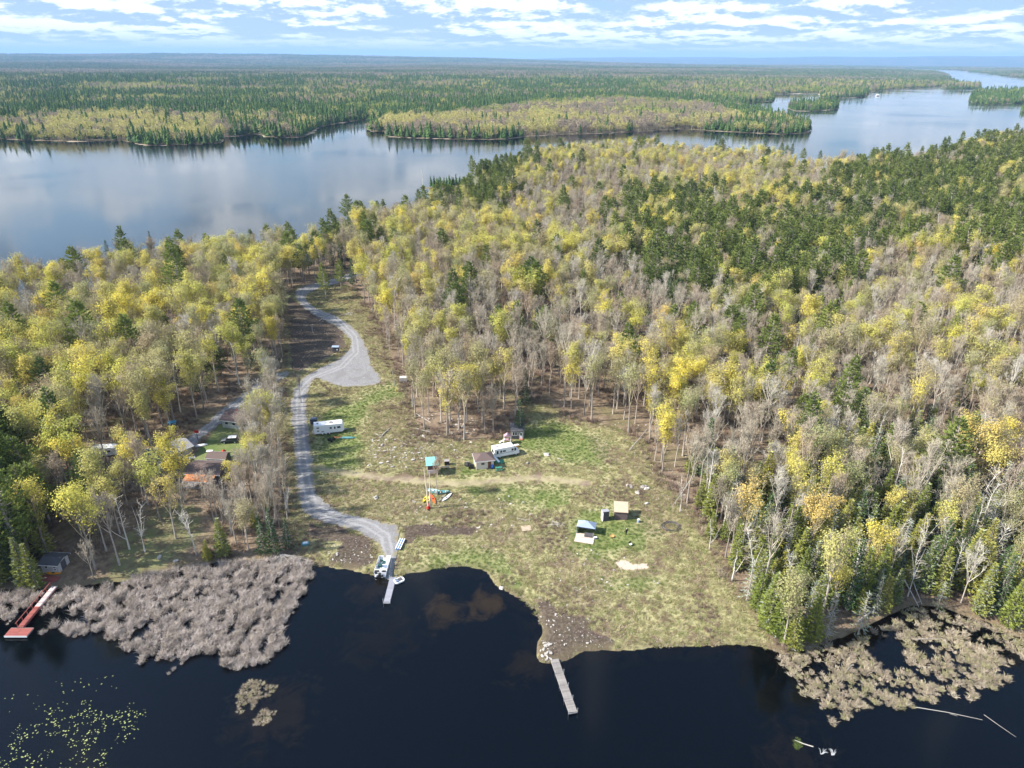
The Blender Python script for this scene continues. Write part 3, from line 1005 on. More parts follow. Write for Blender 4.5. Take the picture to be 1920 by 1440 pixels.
reg('cedar_tree', [conifer('cedar', h, r, CEDAR, TRUNK, 1.25, -0.05, 0.06, 0.2, 0.14, gr, 0.6) for h, r, gr in ((10.5, 2.1, 0.05), (12, 2.1, 0.12), (8.5, 1.9, 0.02), (11.5, 1.8, 0.25))])
reg('spruce_tree', [conifer('spruce', h, r, SPRUCE, TRUNK, 1.0, -0.28, 0.10, 0.25, 0.13, gr, 0.6) for h, r, gr in ((14, 2.2, 0.05), (12, 1.9, 0.10), (15.5, 2.0, 0.05))])
reg('lichened_spruce', [conifer('lichened', h, r, CEDAR, TRUNK, 0.75, -0.38, 0.12, 0.35, 0.06, 0.72, 0.7) for h, r in ((11, 1.7), (12.5, 1.5), (9, 1.6))])


def birch(name, h, lean, forks):
    tm, pts, rad = trunk_mesh(name + '_trunk', h, 0.012 * h, BIRCHBARK, lean, forks)
    t = TB()
    for i in range(26):
        u = RNG.uniform(0.35, 1)
        a = np.array([np.interp(u * h, [p[2] for p in pts], [p[0] for p in pts]), np.interp(u * h, [p[2] for p in pts], [p[1] for p in pts]), u * h])
        d = unit(np.array([RNG.normal(), RNG.normal(), 0.9]))
        e = a + d * RNG.uniform(0.8, 2.0)
        t.limb(a, e, 0.035, 0.012, 0)
        for _ in range(6):
            w = RNG.uniform(0.3, 1)
            s = a * (1 - w) + e * w
            t.spike(s, s + unit(d + RNG.normal(size=3) * 0.7) * RNG.uniform(0.5, 1.3), 0.024, 1)
    return tm, t.mesh(name + '_crown', [BIRCHBARK, TWIG])


reg('birch_tree', [birch('birch', h, l, f) for h, l, f in ((14, 0.10, 2), (12, 0.16, 3), (15, 0.05, 1), (11, 0.22, 2))])


def snag():
    out = []
    for h, l in ((9, 0.08), (7, 0.2), (11, 0.05)):
        tm, pts, rad = trunk_mesh('snag_trunk', h, 0.02 * h, BIRCHBARK, l, 1)
        t = TB()
        for i in range(16):
            u = RNG.uniform(0.3, 1)
            a = np.array([pts[-1][0] * u * u, pts[-1][1] * u * u, u * h])
            t.limb(a, a + np.array([RNG.normal(), RNG.normal(), RNG.normal() * 0.3]) * 0.7, 0.04, 0.012, 0)
        out.append((tm, t.mesh('snag_crown', [BIRCHBARK])))
    return out


reg('dead_snag', snag())

# ---- where they stand
N_K = ['bare_tree', 'budding_tree', 'pine_tree', 'cedar_tree', 'spruce_tree', 'lichened_spruce', 'birch_tree']


def jgrid(x0, x1, y0, y1, step):
    xs, ys = np.arange(x0, x1, step), np.arange(y0, y1, step)
    X, Y = np.meshgrid(xs, ys)
    X = X + (np.arange(len(ys)) % 2)[:, None] * step / 2
    x = (X + RNG.uniform(-0.42, 0.42, X.shape) * step).ravel()
    y = (Y + RNG.uniform(-0.42, 0.42, X.shape) * step).ravel()
    return x, y


def in_view(x, y, z=8.0, m=140):
    """Roughly inside the frame (with a margin so that a step to the side still finds forest)."""
    M = np.array(CAM_R.transposed())
    p = M @ np.stack([x, y, np.full(len(x), z - CAM_H)])
    px = 960 + FPX * p[0] / -p[2]
    py = 720 - FPX * p[1] / -p[2]
    return (p[2] < 0) & (px > -m) & (px < 1920 + m) & (py < 1440 + m), px, py


bx, by = jgrid(-420, 900, 75, 1000, 5.3)
ok, _, _ = in_view(bx, by, 8, 260)
bx, by = bx[ok], by[ok]
s_near = sdf(near_land, bx, by)
ok = s_near > 2.5
bx, by, s_near = bx[ok], by[ok], s_near[ok]
far_thin = (np.hypot(bx, by) > 420) & (RNG.random(len(bx)) < 0.30)
no_tree = (sdf(clearing, bx, by) > -1.0) | (sdf(lawn_left, bx, by) > -2.0) | (sdf(lane, bx, by) > -3.2) | (sdf(drive, bx, by) > -4.0)
no_tree |= (sdf(lawn_front, bx, by) > 0) & (RNG.random(len(bx)) < 0.93)
BUILT = []   # filled with (px, py, radius) of buildings, cleared of trees
for px, py, rad in ((455, 790, 8), (398, 890, 8), (385, 905, 8), (395, 930, 7), (108, 1055, 6.5), (125, 1080, 7), (92, 1088, 5), (105, 1105, 6), (310, 865, 9), (290, 870, 7), (430, 825, 5), (410, 868, 7), (215, 855, 6), (272, 878, 5), (20, 842, 4), (48, 860, 4),
                    (716, 410, 5), (1200, 335, 8)):
    p = up(px, py, 2.5)
    no_tree |= np.hypot(bx - p[0], by - p[1]) < rad
keep = ~no_tree & ~far_thin
bx, by, s_near = bx[keep], by[keep], s_near[keep]
cx2, cy2 = jgrid(20, 150, 80, 175, 2.9)
m2 = (sdf(cedar_zone, cx2, cy2) > 0) & (sdf(near_land, cx2, cy2) > 0.8) & (sdf(clearing, cx2, cy2) < -0.5)
cx3, cy3 = jgrid(-100, -50, 105, 200, 2.9)
mb_ = (sdf(brush_strip, cx3, cy3) > 0) & (sdf(near_land, cx3, cy3) > 1.5) & (sdf(lane, cx3, cy3) < -2.5) & (sdf(lawn_left, cx3, cy3) < -0.5)
cx4, cy4 = jgrid(-150, -70, 100, 160, 3.0)
mc_ = (sdf(corner_g, cx4, cy4) > 0) & (sdf(near_land, cx4, cy4) > 1.0) & (np.hypot(cx4 - up(110, 1062, 2)[0], cy4 - up(110, 1062, 2)[1]) > 6) & (sdf(up_poly([(72, 1045), (150, 1045), (150, 1110), (62, 1110)], 1.5), cx4, cy4) < 0)
bx, by = np.concatenate([bx, cx3[mb_], cx4[mc_]]), np.concatenate([by, cy3[mb_], cy4[mc_]])
m3 = sdf(cedar_zone, bx, by) > 0
bx, by = np.concatenate([bx[~m3], cx2[m2]]), np.concatenate([by[~m3], cy2[m2]])
s_near = sdf(near_land, bx, by)
nzl = vnoise(bx, by, 55, 41, 3)
nz2 = vnoise(bx, by, 24, 57, 2)
w = np.zeros((len(bx), 7))
bud = np.clip((nzl - 0.30) * 2.4 + (nz2 - 0.5) * 1.4, 0.25, 0.90)
w[:, 1] = bud
w[:, 0] = 1 - bud
w[:, 2] = 0.045
w[:, 3] = 0.012
w[:, 4] = 0.02
w[:, 6] = 0.05
left = bx < -30
w[left, 1] += 0.22
w[left & (by < 215), 1] += 0.5
for poly, add in ((cedar_zone, (0.34, 0.16, 0.03, 0.80, 0.14, 0.26, 0.20)), (pine_c, (0.25, 0.35, 0.9, 0.1, 0.35, 0, 0)), (pine_d, (0.5, 0.4, 0.30, 0, 0.12, 0, 0)),
                  (shore_d, (0.1, 0.4, 0.1, 0.2, 1.1, 0, 0)), (corner_g, (0.05, 0.05, 0.4, 0.8, 0.3, 0, 0)), (brush_strip, (1.0, 0.12, 0.0, 0.05, 0.0, 0, 0.35))):
    m = sdf(poly, bx, by) > 0
    w[m] = np.array(add)
shore_e = (sdf(cedar_zone, bx, by) > 0) & (s_near < 22)
w[shore_e] = np.array((0.14, 0.16, 0.0, 1.1, 0.08, 0.32, 0.16))
for poly, f in ((pine_a, 1.5), (pine_b, 1.7)):
    s = sdf(poly, bx, by)
    m = s > -12
    pr = np.clip((s + 12) / 24, 0, 1) * np.clip((vnoise(bx, by, 34, 77, 2) - 0.36) * 5.0, 0.05, 1.0) * f
    w[m, 2] += pr[m]
    w[m, 0] *= 0.55
    w[m, 1] *= 0.6
m = sdf(bare_w, bx, by) > 0
w[m, 0] *= 1.7
# open shore edge of the big lake: dark conifers
back = (s_near < 12) & (by > 300)
w[back, 2] += 0.22
w[back, 4] += 0.22
w[back & (np.abs(bx) < 2000) & (bx < -60) & (by > 380), 4] += 0.3
cum = np.cumsum(w / w.sum(1, keepdims=True), 1)
kind_i = (RNG.random(len(bx))[:, None] > cum).sum(1).clip(0, 6)
kind_i[(kind_i == 2) & (sdf(clearing, bx, by) > -18) & (bx > -50) & (bx < 90)] = 0
scl = (0.70 + 0.52 * RNG.random(len(bx)) ** 0.8) * np.where(nzl > 0.5, 1.05, 0.95)
scl[kind_i == 2] *= 1.15
scl[(sdf(brush_strip, bx, by) > 0) & (kind_i != 4)] *= 0.78
bz = np.maximum(ground_z(bx, by), 0)
recs = [(float(bx[i]), float(by[i]), float(bz[i]), N_K[kind_i[i]], int(RNG.integers(0, len(KINDS[N_K[kind_i[i]]]))), float(RNG.uniform(0, 6.28)), float(scl[i]), None) for i in range(len(bx))]


def special(px, py, kind, h, var, label, tip=False, width=1.0):
    """A tree that stands out: px, py is its foot, or its tip when tip is set."""
    H0 = {'bare_tree': (15, 17, 13.5, 17, 14.5), 'budding_tree': (15.5, 17, 14, 16.5, 15.5, 17, 14.5), 'pine_tree': (19, 21, 16.5, 18), 'cedar_tree': (10.5, 12, 8.5, 11.5),
          'spruce_tree': (14, 12, 15.5), 'lichened_spruce': (11, 12.5, 9), 'birch_tree': (14, 12, 15, 11), 'dead_snag': (9, 7, 11)}[kind][var]
    if tip:
        z = 2.0
        for _ in range(5):
            x, y = up(px, py, z + h)
            z = gz(x, y)
        p = Vector((x, y, z))
    else:
        p = g(px, py)
    # make room
    return (p.x, p.y, p.z, kind, var, random.uniform(0, 6.28), h / H0, label)


SPEC = [
    special(180, 1068, 'budding_tree', 18.5, 0, 'big bright yellow-green tree in full bud beside the grey-roofed boathouse'),
    special(176, 1086, 'bare_tree', 9, 2, 'pale half-bare tree at the reed edge in front of the big yellow-green tree'),
    special(303, 585, 'pine_tree', 12.5, 2, 'lone dark green pine standing out among the yellow trees west of the lane', True),
    special(158, 885, 'pine_tree', 10, 2, 'small green pine beside the hidden white trailer at the left woods', True),
    special(648, 362, 'pine_tree', 21, 0, 'tall broad white pine standing against the lake above the lane', True),
    special(628, 402, 'pine_tree', 21, 1, 'wide layered white pine just in front of the tallest one by the lake', True),
    special(538, 415, 'pine_tree', 18, 2, 'broad pine on the lake edge behind the lane bend', True),
    special(468, 428, 'pine_tree', 14, 3, 'thin ragged pine on the lake edge between bare trees', True),
    special(573, 455, 'pine_tree', 16, 3, 'slim dark pine just left of the wide layered pine', True),
    special(278, 433, 'spruce_tree', 13, 0, 'taller of two spruce spires rising over the bare trees at the lake', True),
    special(196, 450, 'spruce_tree', 12, 1, 'shorter of two spruce spires rising over the bare trees at the lake', True),
    special(138, 475, 'pine_tree', 13, 2, 'dark pine rising from the pale budding trees by the big lake', True),
    special(707, 375, 'pine_tree', 15, 3, 'leaning pine on the lake shore near the grey cottage roof', True),
    special(783, 353, 'pine_tree', 17, 3, 'tall pine beside the small bay with the wooded point', True),
    special(820, 364, 'pine_tree', 18, 0, 'tall pine with long right-hand boughs near the small bay', True),
    special(885, 290, 'pine_tree', 20, 1, 'highest pine of the clump on the far lake corner', True),
    special(960, 425, 'pine_tree', 16, 2, 'solitary dark conical pine amid pale woods in mid peninsula', True),
    special(1050, 393, 'pine_tree', 15, 3, 'slender pine west of the dense pine stand', True),
    special(1150, 395, 'pine_tree', 15, 1, 'slender pine at the western tip of the dense pine stand', True),
    special(1163, 360, 'pine_tree', 13, 2, 'small dark pine alone in the grey woods near the far shore', True),
    special(806, 662, 'pine_tree', 11, 3, 'loose green pine at the wood edge east of the gravel pull-out', True),
    special(985, 690, 'spruce_tree', 12, 0, 'dark spruce at the mouth of the grassy wood track', True),
    special(975, 750, 'spruce_tree', 11, 1, 'dark spruce just behind the small grey cabin', True),
    special(792, 318, 'dead_snag', 13, 2, 'bare flat-topped pine snag on the little wooded point', True),
    special(1436, 262, 'pine_tree', 17, 3, 'dark pine before the channel, first of the shore row', True),
    special(1468, 266, 'pine_tree', 17, 0, 'dark pine before the channel, second of the shore row', True),
    special(1488, 268, 'pine_tree', 16, 1, 'dark pine before the channel, third of the shore row', True),
    special(1508, 277, 'pine_tree', 15, 2, 'dark pine before the channel, fourth of the shore row', True),
    special(1540, 281, 'pine_tree', 15, 3, 'dark pine before the channel, fifth of the shore row', True),
    special(1608, 287, 'pine_tree', 15, 3, 'lone leaning shore pine against the pale channel', True),
    special(1638, 276, 'pine_tree', 17, 2, 'lone upright shore pine against the pale channel', True),
    special(1745, 275, 'pine_tree', 17, 0, 'rounded pine silhouetted on the channel shore', True),
    special(1868, 241, 'pine_tree', 19, 1, 'spreading pine on the hill shore, nearer the frame middle', True),
    special(1905, 240, 'pine_tree', 20, 0, 'spreading pine highest on the hill shore', True),
    special(25, 870, 'pine_tree', 20, 0, 'large dark green pine at the western shore corner', True),
    special(8, 900, 'pine_tree', 18, 2, 'second large green pine at the western shore corner', True),
    special(40, 1020, 'cedar_tree', 11, 1, 'olive cedar in front of the big corner pines', True),
    special(20, 1010, 'cedar_tree', 12, 3, 'yellowish cedar nearest the reeds by the red dock', True),
    special(243, 1030, 'birch_tree', 14, 2, 'tall white birch on the shaded lawn by the reed bed'),
    special(272, 1035, 'birch_tree', 11, 1, 'forked leaning white birch on the shaded lawn'),
    special(368, 1040, 'birch_tree', 12, 3, 'white birch with crooked top at the brushy bank'),
    special(355, 1000, 'bare_tree', 13, 3, 'bare tree on the lawn beside the crooked white birch'),
    special(330, 1010, 'budding_tree', 15, 1, 'large yellow tree over the front lawn, nearest the reeds'),
    special(300, 975, 'budding_tree', 15, 0, 'broad yellow tree at the lawn top beside the brown-roofed lodge'),
    special(345, 940, 'budding_tree', 13, 2, 'dense yellow tree hiding the west end of the brown-roofed lodge'),
    special(225, 1000, 'budding_tree', 14, 1, 'airy yellow tree left of the forked white birch on the shaded lawn'),
    special(268, 930, 'budding_tree', 15, 0, 'broad yellow tree behind the shaded lawn, west of the lodge'),
    special(110, 880, 'budding_tree', 16, 0, 'broad golden tree in front of the hidden west campers'),
    special(160, 930, 'budding_tree', 15, 2, 'dense yellow tree behind the big bright one by the boathouse'),
    special(330, 905, 'budding_tree', 13, 2, 'dense yellow tree between the pale garage and the dark lodge'),
    special(435, 1000, 'birch_tree', 12, 0, 'pale birch among the grey brush west of the lane end'),
    special(485, 905, 'budding_tree', 12, 2, 'bright yellow tree east of the parked car lawn'),
    special(515, 1040, 'spruce_tree', 12, 0, 'dark green spruce at the foot of the lane, west side'),
    special(495, 1038, 'spruce_tree', 10, 1, 'lower dark spruce beside the one at the lane foot'),
    special(540, 1028, 'spruce_tree', 8, 1, 'small dark spruce nearest the lane end'),
    special(390, 1050, 'cedar_tree', 5, 2, 'small yellow-green cedar bush on the reed bank'),
    special(820, 928, 'bare_tree', 11.5, 4, 'tall thin leafless tree standing alone beside the kayaks'),
    special(1275, 960, 'birch_tree', 9, 1, 'leaning pale birch at the east edge of the clearing'),
    special(1330, 1030, 'birch_tree', 8, 0, 'clump birch at the clearing corner in front of dark cedars'),
    special(1372, 1090, 'dead_snag', 8, 2, 'straight bleached snag at the east edge of the clearing'),
    special(1386, 1000, 'birch_tree', 13, 1, 'bright white crooked birch above the cedars'),
    special(1458, 925, 'dead_snag', 8, 1, 'bright white forked snag above the cedars', True),
    special(1470, 1165, 'birch_tree', 9, 3, 'white leaning birch at the shore among lichened spruces'),
    special(1702, 1118, 'birch_tree', 12, 1, 'forked pale birch at the marsh edge'),
    special(1738, 850, 'birch_tree', 10, 0, 'cluster of bright white birch stems in the eastern woods'),
    special(1690, 640, 'birch_tree', 11, 2, 'pale leafless birch fan in the eastern woods', True),
    special(1810, 635, 'birch_tree', 12, 0, 'large pale leafless crown near the east frame edge', True),
    special(1490, 625, 'birch_tree', 11, 3, 'white-limbed bare tree between two yellow ones', True),
    special(1530, 1090, 'lichened_spruce', 11, 0, 'tallest lichen-grey spruce in the shore thicket', True),
    special(1570, 1110, 'lichened_spruce', 11, 1, 'lichen-grey spruce right of the tallest in the shore thicket', True),
    special(1630, 1110, 'lichened_spruce', 10, 2, 'silvery dead spruce overhanging the black inlet', True),
    special(1735, 1000, 'lichened_spruce', 11, 1, 'silver-white spruce spire behind the marsh', True),
    special(1775, 1090, 'lichened_spruce', 7, 2, 'small pale blue-grey spruce at the marsh edge', True),
    special(565, 755, 'bare_tree', 9, 4, 'thin bare pole tree on the west verge of the lane'),
    special(640, 545, 'pine_tree', 15, 3, 'tall pine with a high crown on the north side of the lane curve', False),
    special(612, 560, 'pine_tree', 16, 1, 'bare-stemmed pine beside the lane curve', False),
]
for s_ in SPEC:
    recs = [r for r in recs if (r[0] - s_[0]) ** 2 + (r[1] - s_[1]) ** 2 > 9.0]
recs += SPEC

# ---- landmarks for labels
VARP = 1
LM = [('gravel pull-out', 680, 700), ('lane bend', 650, 620), ('small grey cabin', 968, 812), ('white motorhome', 950, 850), ('white travel trailer', 618, 808),
      ('wooden dock', 1080, 1180), ('sandy patch', 1185, 1058), ('plywood-roofed shed', 1162, 970), ('grassy wood track', 1030, 775), ('brown-roofed house', 455, 790),
      ('brown-roofed lodge', 398, 890), ('boathouse', 108, 1060), ('west reed bed', 330, 1065), ('lane foot', 560, 1010), ('east marsh', 1640, 1180), ('turquoise-roofed stand', 810, 880),
      ('east clearing edge', 1300, 980), ('private driveway', 380, 810), ('boulder row', 1215, 915), ('black inlet', 1650, 1150), ('windfall heaps', 1405, 1003), ('bleached snag at the clearing corner', 1372, 1088), ('silver-white spruce spire', 1738, 1095),
      ('cluster of white birch stems', 1738, 915), ('coil of brush and wire', 1258, 988), ('notice box', 630, 658), ('grey-roofed garage', 322, 852), ('red footbridge', 85, 1100), ('pale birch fan', 1695, 760),
      ('white camper', 200, 853), ('dead branch tangle', 1550, 1410), ('sedge marsh corner', 1480, 1225)]
LMX = np.array([up(a[1], a[2], 2.5) for a in LM])
KIND_TXT = {'bare_tree': ('leafless grey-brown tree', 'tree'), 'budding_tree': ('yellow budding tree', 'tree'), 'pine_tree': ('dark green pine', 'pine tree'), 'cedar_tree': ('olive green cedar', 'cedar'),
            'spruce_tree': ('dark spire-topped spruce', 'spruce'), 'lichened_spruce': ('lichen-grey thin spruce', 'spruce'), 'birch_tree': ('pale-stemmed leafless birch', 'birch'), 'dead_snag': ('bleached dead snag', 'dead tree')}
VAR_TXT = {('budding_tree', 0): 'broad bright yellow budding tree', ('budding_tree', 1): 'tall airy yellow budding tree', ('budding_tree', 2): 'dense low yellow budding tree', ('budding_tree', 3): 'narrow yellow budding tree',
           ('budding_tree', 4): 'broad tree with thin olive-tan buds', ('budding_tree', 5): 'tall tree with thin olive-tan buds', ('budding_tree', 6): 'narrow tree with thin olive-tan buds',
           ('bare_tree', 0): 'broad leafless grey-brown tree', ('bare_tree', 1): 'narrow tall leafless tree', ('bare_tree', 2): 'low broad leafless tree', ('bare_tree', 3): 'high-crowned leafless tree', ('bare_tree', 4): 'slim leafless tree'}
VAR_TXT.update({('pine_tree', 0): 'broad dark green pine', ('pine_tree', 1): 'tall dark green pine', ('pine_tree', 2): 'low spreading green pine', ('pine_tree', 3): 'slim dark green pine',
                ('cedar_tree', 0): 'olive green cedar', ('cedar_tree', 1): 'tall olive cedar', ('cedar_tree', 2): 'short bushy olive cedar', ('cedar_tree', 3): 'thin grey-streaked cedar',
                ('birch_tree', 0): 'pale-stemmed birch', ('birch_tree', 1): 'forked leaning birch', ('birch_tree', 2): 'straight pale birch', ('birch_tree', 3): 'strongly leaning birch'})
ORD = ['', 'second ', 'third ', 'fourth ', 'fifth ']


def region(x, y):
    px = 960 + FPX * x / (y * math.cos(PITCH) + CAM_H * math.sin(PITCH))
    if x < -60 and y < 175:
        return 'between the driveway and the west reed bed'
    if px < 545:
        return 'in the woods between the lane and the big lake' if y > 230 else 'round the private driveway'
    if y < 165:
        return 'in the shore thicket beside the east marsh' if x > 30 else 'beside the clearing'
    if y < 230:
        return 'in the front rows behind the clearing' if px < 1300 else 'in the front rows above the east marsh'
    if y < 320:
        return 'in the middle woods north of the clearing' if px < 1300 else 'in the middle of the eastern woods'
    return 'deep in the woods toward the far channel' if px < 1400 else 'on the wooded hill by the channel'


byk = {}
for r in recs:
    byk.setdefault(r[3], []).append(r)
lm_count = {}
PROTO = {}


def place_tree(r, label, group):
    x, y, z, kind, var, rz, s, _ = r
    tm, cm = KINDS[kind][var]
    t = thing(kind, (x, y, z), rz, label, KIND_TXT[kind][1], group)
    t.scale = (s * random.uniform(0.92, 1.1), s * random.uniform(0.92, 1.1), s)
    link_obj('trunk', tm, t)
    link_obj('crown', cm, t)


# the meshes stand once each as sources for the mass of the woods: the first tree of every variant
scatter_jobs = []
for kind, rs in byk.items():
    xs = np.array([r[0] for r in rs])
    ys = np.array([r[1] for r in rs])
    vis, _, _ = in_view(xs, ys, 6, 0)
    d = np.hypot(xs, ys) + np.where(vis, 0, 5000)
    d = np.where([r[7] is not None for r in rs], -1, d)
    order = np.argsort(d)
    cap = 300
    for rank, i in enumerate(order):
        r = rs[i]
        if rank < cap and d[i] < 5000:
            grp = KIND_TXT[kind][0] + (' group ' if KIND_TXT[kind][0].endswith('s') else 's ') + region(r[0], r[1])
            if r[7]:
                place_tree(r, r[7], grp)
                continue
            base = VAR_TXT.get((kind, r[4]), KIND_TXT[kind][0])
            dl = np.hypot(LMX[:, 0] - r[0], LMX[:, 1] - r[1])
            j = int(dl.argmin())
            key = (base, j)
            n = lm_count.get(key, 0)
            if dl[j] < 26 and n < 5:
                lm_count[key] = n + 1
                place_tree(r, f"{base}, {ORD[n]}nearest to the {LM[j][0]}", grp)
            else:
                reg_t = region(r[0], r[1])
                place_tree(r, f"{base} {reg_t}", f"{base.replace('tree with', 'trees with') if 'tree with' in base else base + 's'} {reg_t}")
        else:
            scatter_jobs.append(r)


REVERSED = True   # a join lists its last link first


def gn_scatter(name, pts, rots, scls, vidx, sources, kind='stuff'):
    """Instances of the given meshes' objects on points; sources: list of lists of objects joined into one variant."""
    me = bpy.data.meshes.new(name)
    me.vertices.add(len(pts))
    me.vertices.foreach_set('co', np.asarray(pts, np.float32).ravel())
    a = me.attributes.new('rot', 'FLOAT_VECTOR', 'POINT')
    a.data.foreach_set('vector', np.asarray(rots, np.float32).ravel())
    a = me.attributes.new('scl', 'FLOAT_VECTOR', 'POINT')
    a.data.foreach_set('vector', np.asarray(scls, np.float32).ravel())
    a = me.attributes.new('vi', 'INT', 'POINT')
    a.data.foreach_set('value', np.asarray(vidx, np.int32))
    o = bpy.data.objects.new(name, me)
    COL.objects.link(o)
    ng = bpy.data.node_groups.new(name, 'GeometryNodeTree')
    ng.interface.new_socket('Geometry', in_out='INPUT', socket_type='NodeSocketGeometry')
    ng.interface.new_socket('Geometry', in_out='OUTPUT', socket_type='NodeSocketGeometry')
    gi, go = ng.nodes.new('NodeGroupInput'), ng.nodes.new('NodeGroupOutput')
    inst = ng.nodes.new('GeometryNodeInstanceOnPoints')
    jn = ng.nodes.new('GeometryNodeJoinGeometry')
    for src in (reversed(sources) if REVERSED else sources):
        ti = ng.nodes.new('GeometryNodeGeometryToInstance')
        jj_ = ng.nodes.new('GeometryNodeJoinGeometry')
        for so in src:
            oi = ng.nodes.new('GeometryNodeObjectInfo')
            oi.transform_space = 'ORIGINAL'
            oi.inputs['Object'].default_value = so
            ng.links.new(oi.outputs['Geometry'], jj_.inputs[0])
        ng.links.new(jj_.outputs[0], ti.inputs[0])
        ng.links.new(ti.outputs[0], jn.inputs[0])
    ng.links.new(gi.outputs[0], inst.inputs['Points'])
    ng.links.new(jn.outputs[0], inst.inputs['Instance'])
    inst.inputs['Pick Instance'].default_value = True

    def na(nm, dt):
        q = ng.nodes.new('GeometryNodeInputNamedAttribute')
        q.data_type = dt
        q.inputs['Name'].default_value = nm
        return q.outputs[0]
    ng.links.new(na('vi', 'INT'), inst.inputs['Instance Index'])
    ng.links.new(na('rot', 'FLOAT_VECTOR'), inst.inputs['Rotation'])
    ng.links.new(na('scl', 'FLOAT_VECTOR'), inst.inputs['Scale'])
    ng.links.new(inst.outputs[0], go.inputs[0])
    md = o.modifiers.new('scatter', 'NODES')
    md.node_group = ng
    return tag(o, kind=kind)


# objects that carry each variant's meshes
SRC = {}
for o in list(COL.objects):
    if o.parent and o.name.split('.')[0] in ('trunk', 'crown'):
        SRC.setdefault(o.data.name, o)
MASS = {'bare_tree': 'bare_woods', 'budding_tree': 'budding_woods', 'pine_tree': 'pine_woods', 'cedar_tree': 'cedar_woods', 'spruce_tree': 'spruce_woods', 'lichened_spruce': 'lichened_woods', 'birch_tree': 'birch_woods', 'dead_snag': 'snag_woods'}
for kind in KINDS:
    js = [r for r in scatter_jobs if r[3] == kind]
    if not js:
        continue
    avail = [(SRC.get(tm.name), SRC.get(cm.name)) for tm, cm in KINDS[kind]]
    if any(a[0] is None for a in avail):
        for i, a in enumerate(avail):
            if a[0] is None:
                r = next(q for q in js if q[4] == i) if any(q[4] == i for q in js) else None
                avail[i] = next(q for q in avail if q[0] is not None)
    tag(gn_scatter(MASS[kind], [r[:3] for r in js], [(0, 0, r[5]) for r in js], [(r[6] * random.uniform(.92, 1.1),) * 2 + (r[6],) for r in js], [r[4] for r in js], avail),
        KIND_TXT[kind][0] + 's massed on the far side of the peninsula and beyond', 'woods')
print('near trees', len(recs), 'mass', len(scatter_jobs))

# ------------------------------------------------------------------ far trees across the water
def far_conifer(h, r):
    t = TB()
    t.limb(np.array([0, 0, -0.5]), np.array([0, 0, h * 0.95]), 0.16, 0.05, 0)
    n = 9
    for i in range(n):
        z = h * (0.10 + 0.86 * i / n)
        R0 = r * (1 - i / n) ** 0.8 + 0.25
        for k in range(7):
            a = 6.28 * k / 7 + RNG.uniform(0, 1)
            L = R0 * RNG.uniform(0.7, 1.25)
            e = np.array([math.cos(a) * L, math.sin(a) * L, z - 0.2 * L])
            s = np.array([-math.sin(a), math.cos(a), 0]) * L * 0.45
            t.tri(e - s, e + s, np.array([0, 0, z + h * 0.13]), 1)
    return t.mesh('far_conifer', [TRUNK, FARCON])


def far_hardwood(h, r, m):
    t = TB()
    t.limb(np.array([0, 0, -0.5]), np.array([0, 0, h * 0.7]), 0.2, 0.08, 0)
    for k in range(150):
        v = unit(RNG.normal(size=3)) * RNG.uniform(0.55, 1.0) * (1 + 0.15 * RNG.normal())
        p = np.array([v[0] * r, v[1] * r, h * 0.64 + v[2] * h * 0.34])
        t.leafq(p, RNG.uniform(0.35, 0.7), 1, v)
    return t.mesh('far_hardwood', [TRUNK, m])


FC = [far_conifer(h, r) for h, r in ((15, 2.4), (17, 2.7), (12, 2.3), (18, 2.3))]
FH = [far_hardwood(h, r, m) for h, r, m in ((13, 3.9, FARYEL), (15, 4.2, FARYEL), (12, 3.6, FARHARD), (14, 4.0, FARHARD), (13, 3.9, FARGREEN))]


def far_points(rmin, rmax, step):
    xs, ys = jgrid(-rmax * 0.80, rmax * 0.80, rmin * 0.7, rmax, step)
    r = np.hypot(xs, ys)
    a = np.abs(np.degrees(np.arctan2(xs, ys)))
    ok = (r > rmin) & (r < rmax) & (a < 40)
    return xs[ok], ys[ok]


fz = lambda p, zz=8: up_poly(p, zz)
hard_pen = fz([(720, 215), (830, 215), (1000, 190), (1160, 182), (1300, 190), (1380, 208), (1400, 225), (1300, 232), (1140, 236), (980, 240), (720, 238)], 11)
yellow_w = fz([(35, 225), (120, 212), (300, 212), (425, 218), (430, 245), (380, 248), (200, 248), (60, 250)], 11)
grey_r = fz([(1180, 160), (1450, 150), (1790, 152), (1775, 164), (1650, 168), (1540, 174), (1440, 176), (1250, 178)], 8)
x1, y1 = far_points(700, 1500, 6.6)
x2, y2 = far_points(1500, 2700, 8.5)
x3, y3 = far_points(2700, 4200, 13.0)
fx, fy = np.concatenate([x1, x2, x3]), np.concatenate([y1, y2, y3])
s = np.maximum(sdf(main_land, fx, fy), np.maximum.reduce([sdf(p, fx, fy) for p in isles]))
ok = (s > 1.5)
fx, fy, s = fx[ok], fy[ok], s[ok]
sand_ok = sdf(sands[1], fx, fy) < 2
fx, fy, s = fx[sand_ok], fy[sand_ok], s[sand_ok]
n1_ = vnoise(fx, fy, 260, 91, 3)
n2_ = vnoise(fx, fy, 60, 93, 2)
pc = np.clip(0.62 + (n1_ - 0.5) * 2.6 + (n2_ - 0.5) * 0.8 - 0.25 * (fx > 500), 0.08, 0.95)
pc = np.where(s < 14, 0.85, pc)
pc = np.where(sdf(hard_pen, fx, fy) > 0, 0.06, pc)
pc = np.where(sdf(yellow_w, fx, fy) > 0, 0.12, pc)
pc = np.where(sdf(grey_r, fx, fy) > 0, 0.30, pc)
isl = np.maximum.reduce([sdf(p, fx, fy) for p in isles]) > 0
pc = np.where(isl, 0.9, pc)
pc = np.clip(pc + (vnoise(fx, fy, 22, 95, 2) - 0.5) * 0.9 * (pc > 0.1), 0, 1)
isc = RNG.random(len(fx)) < pc
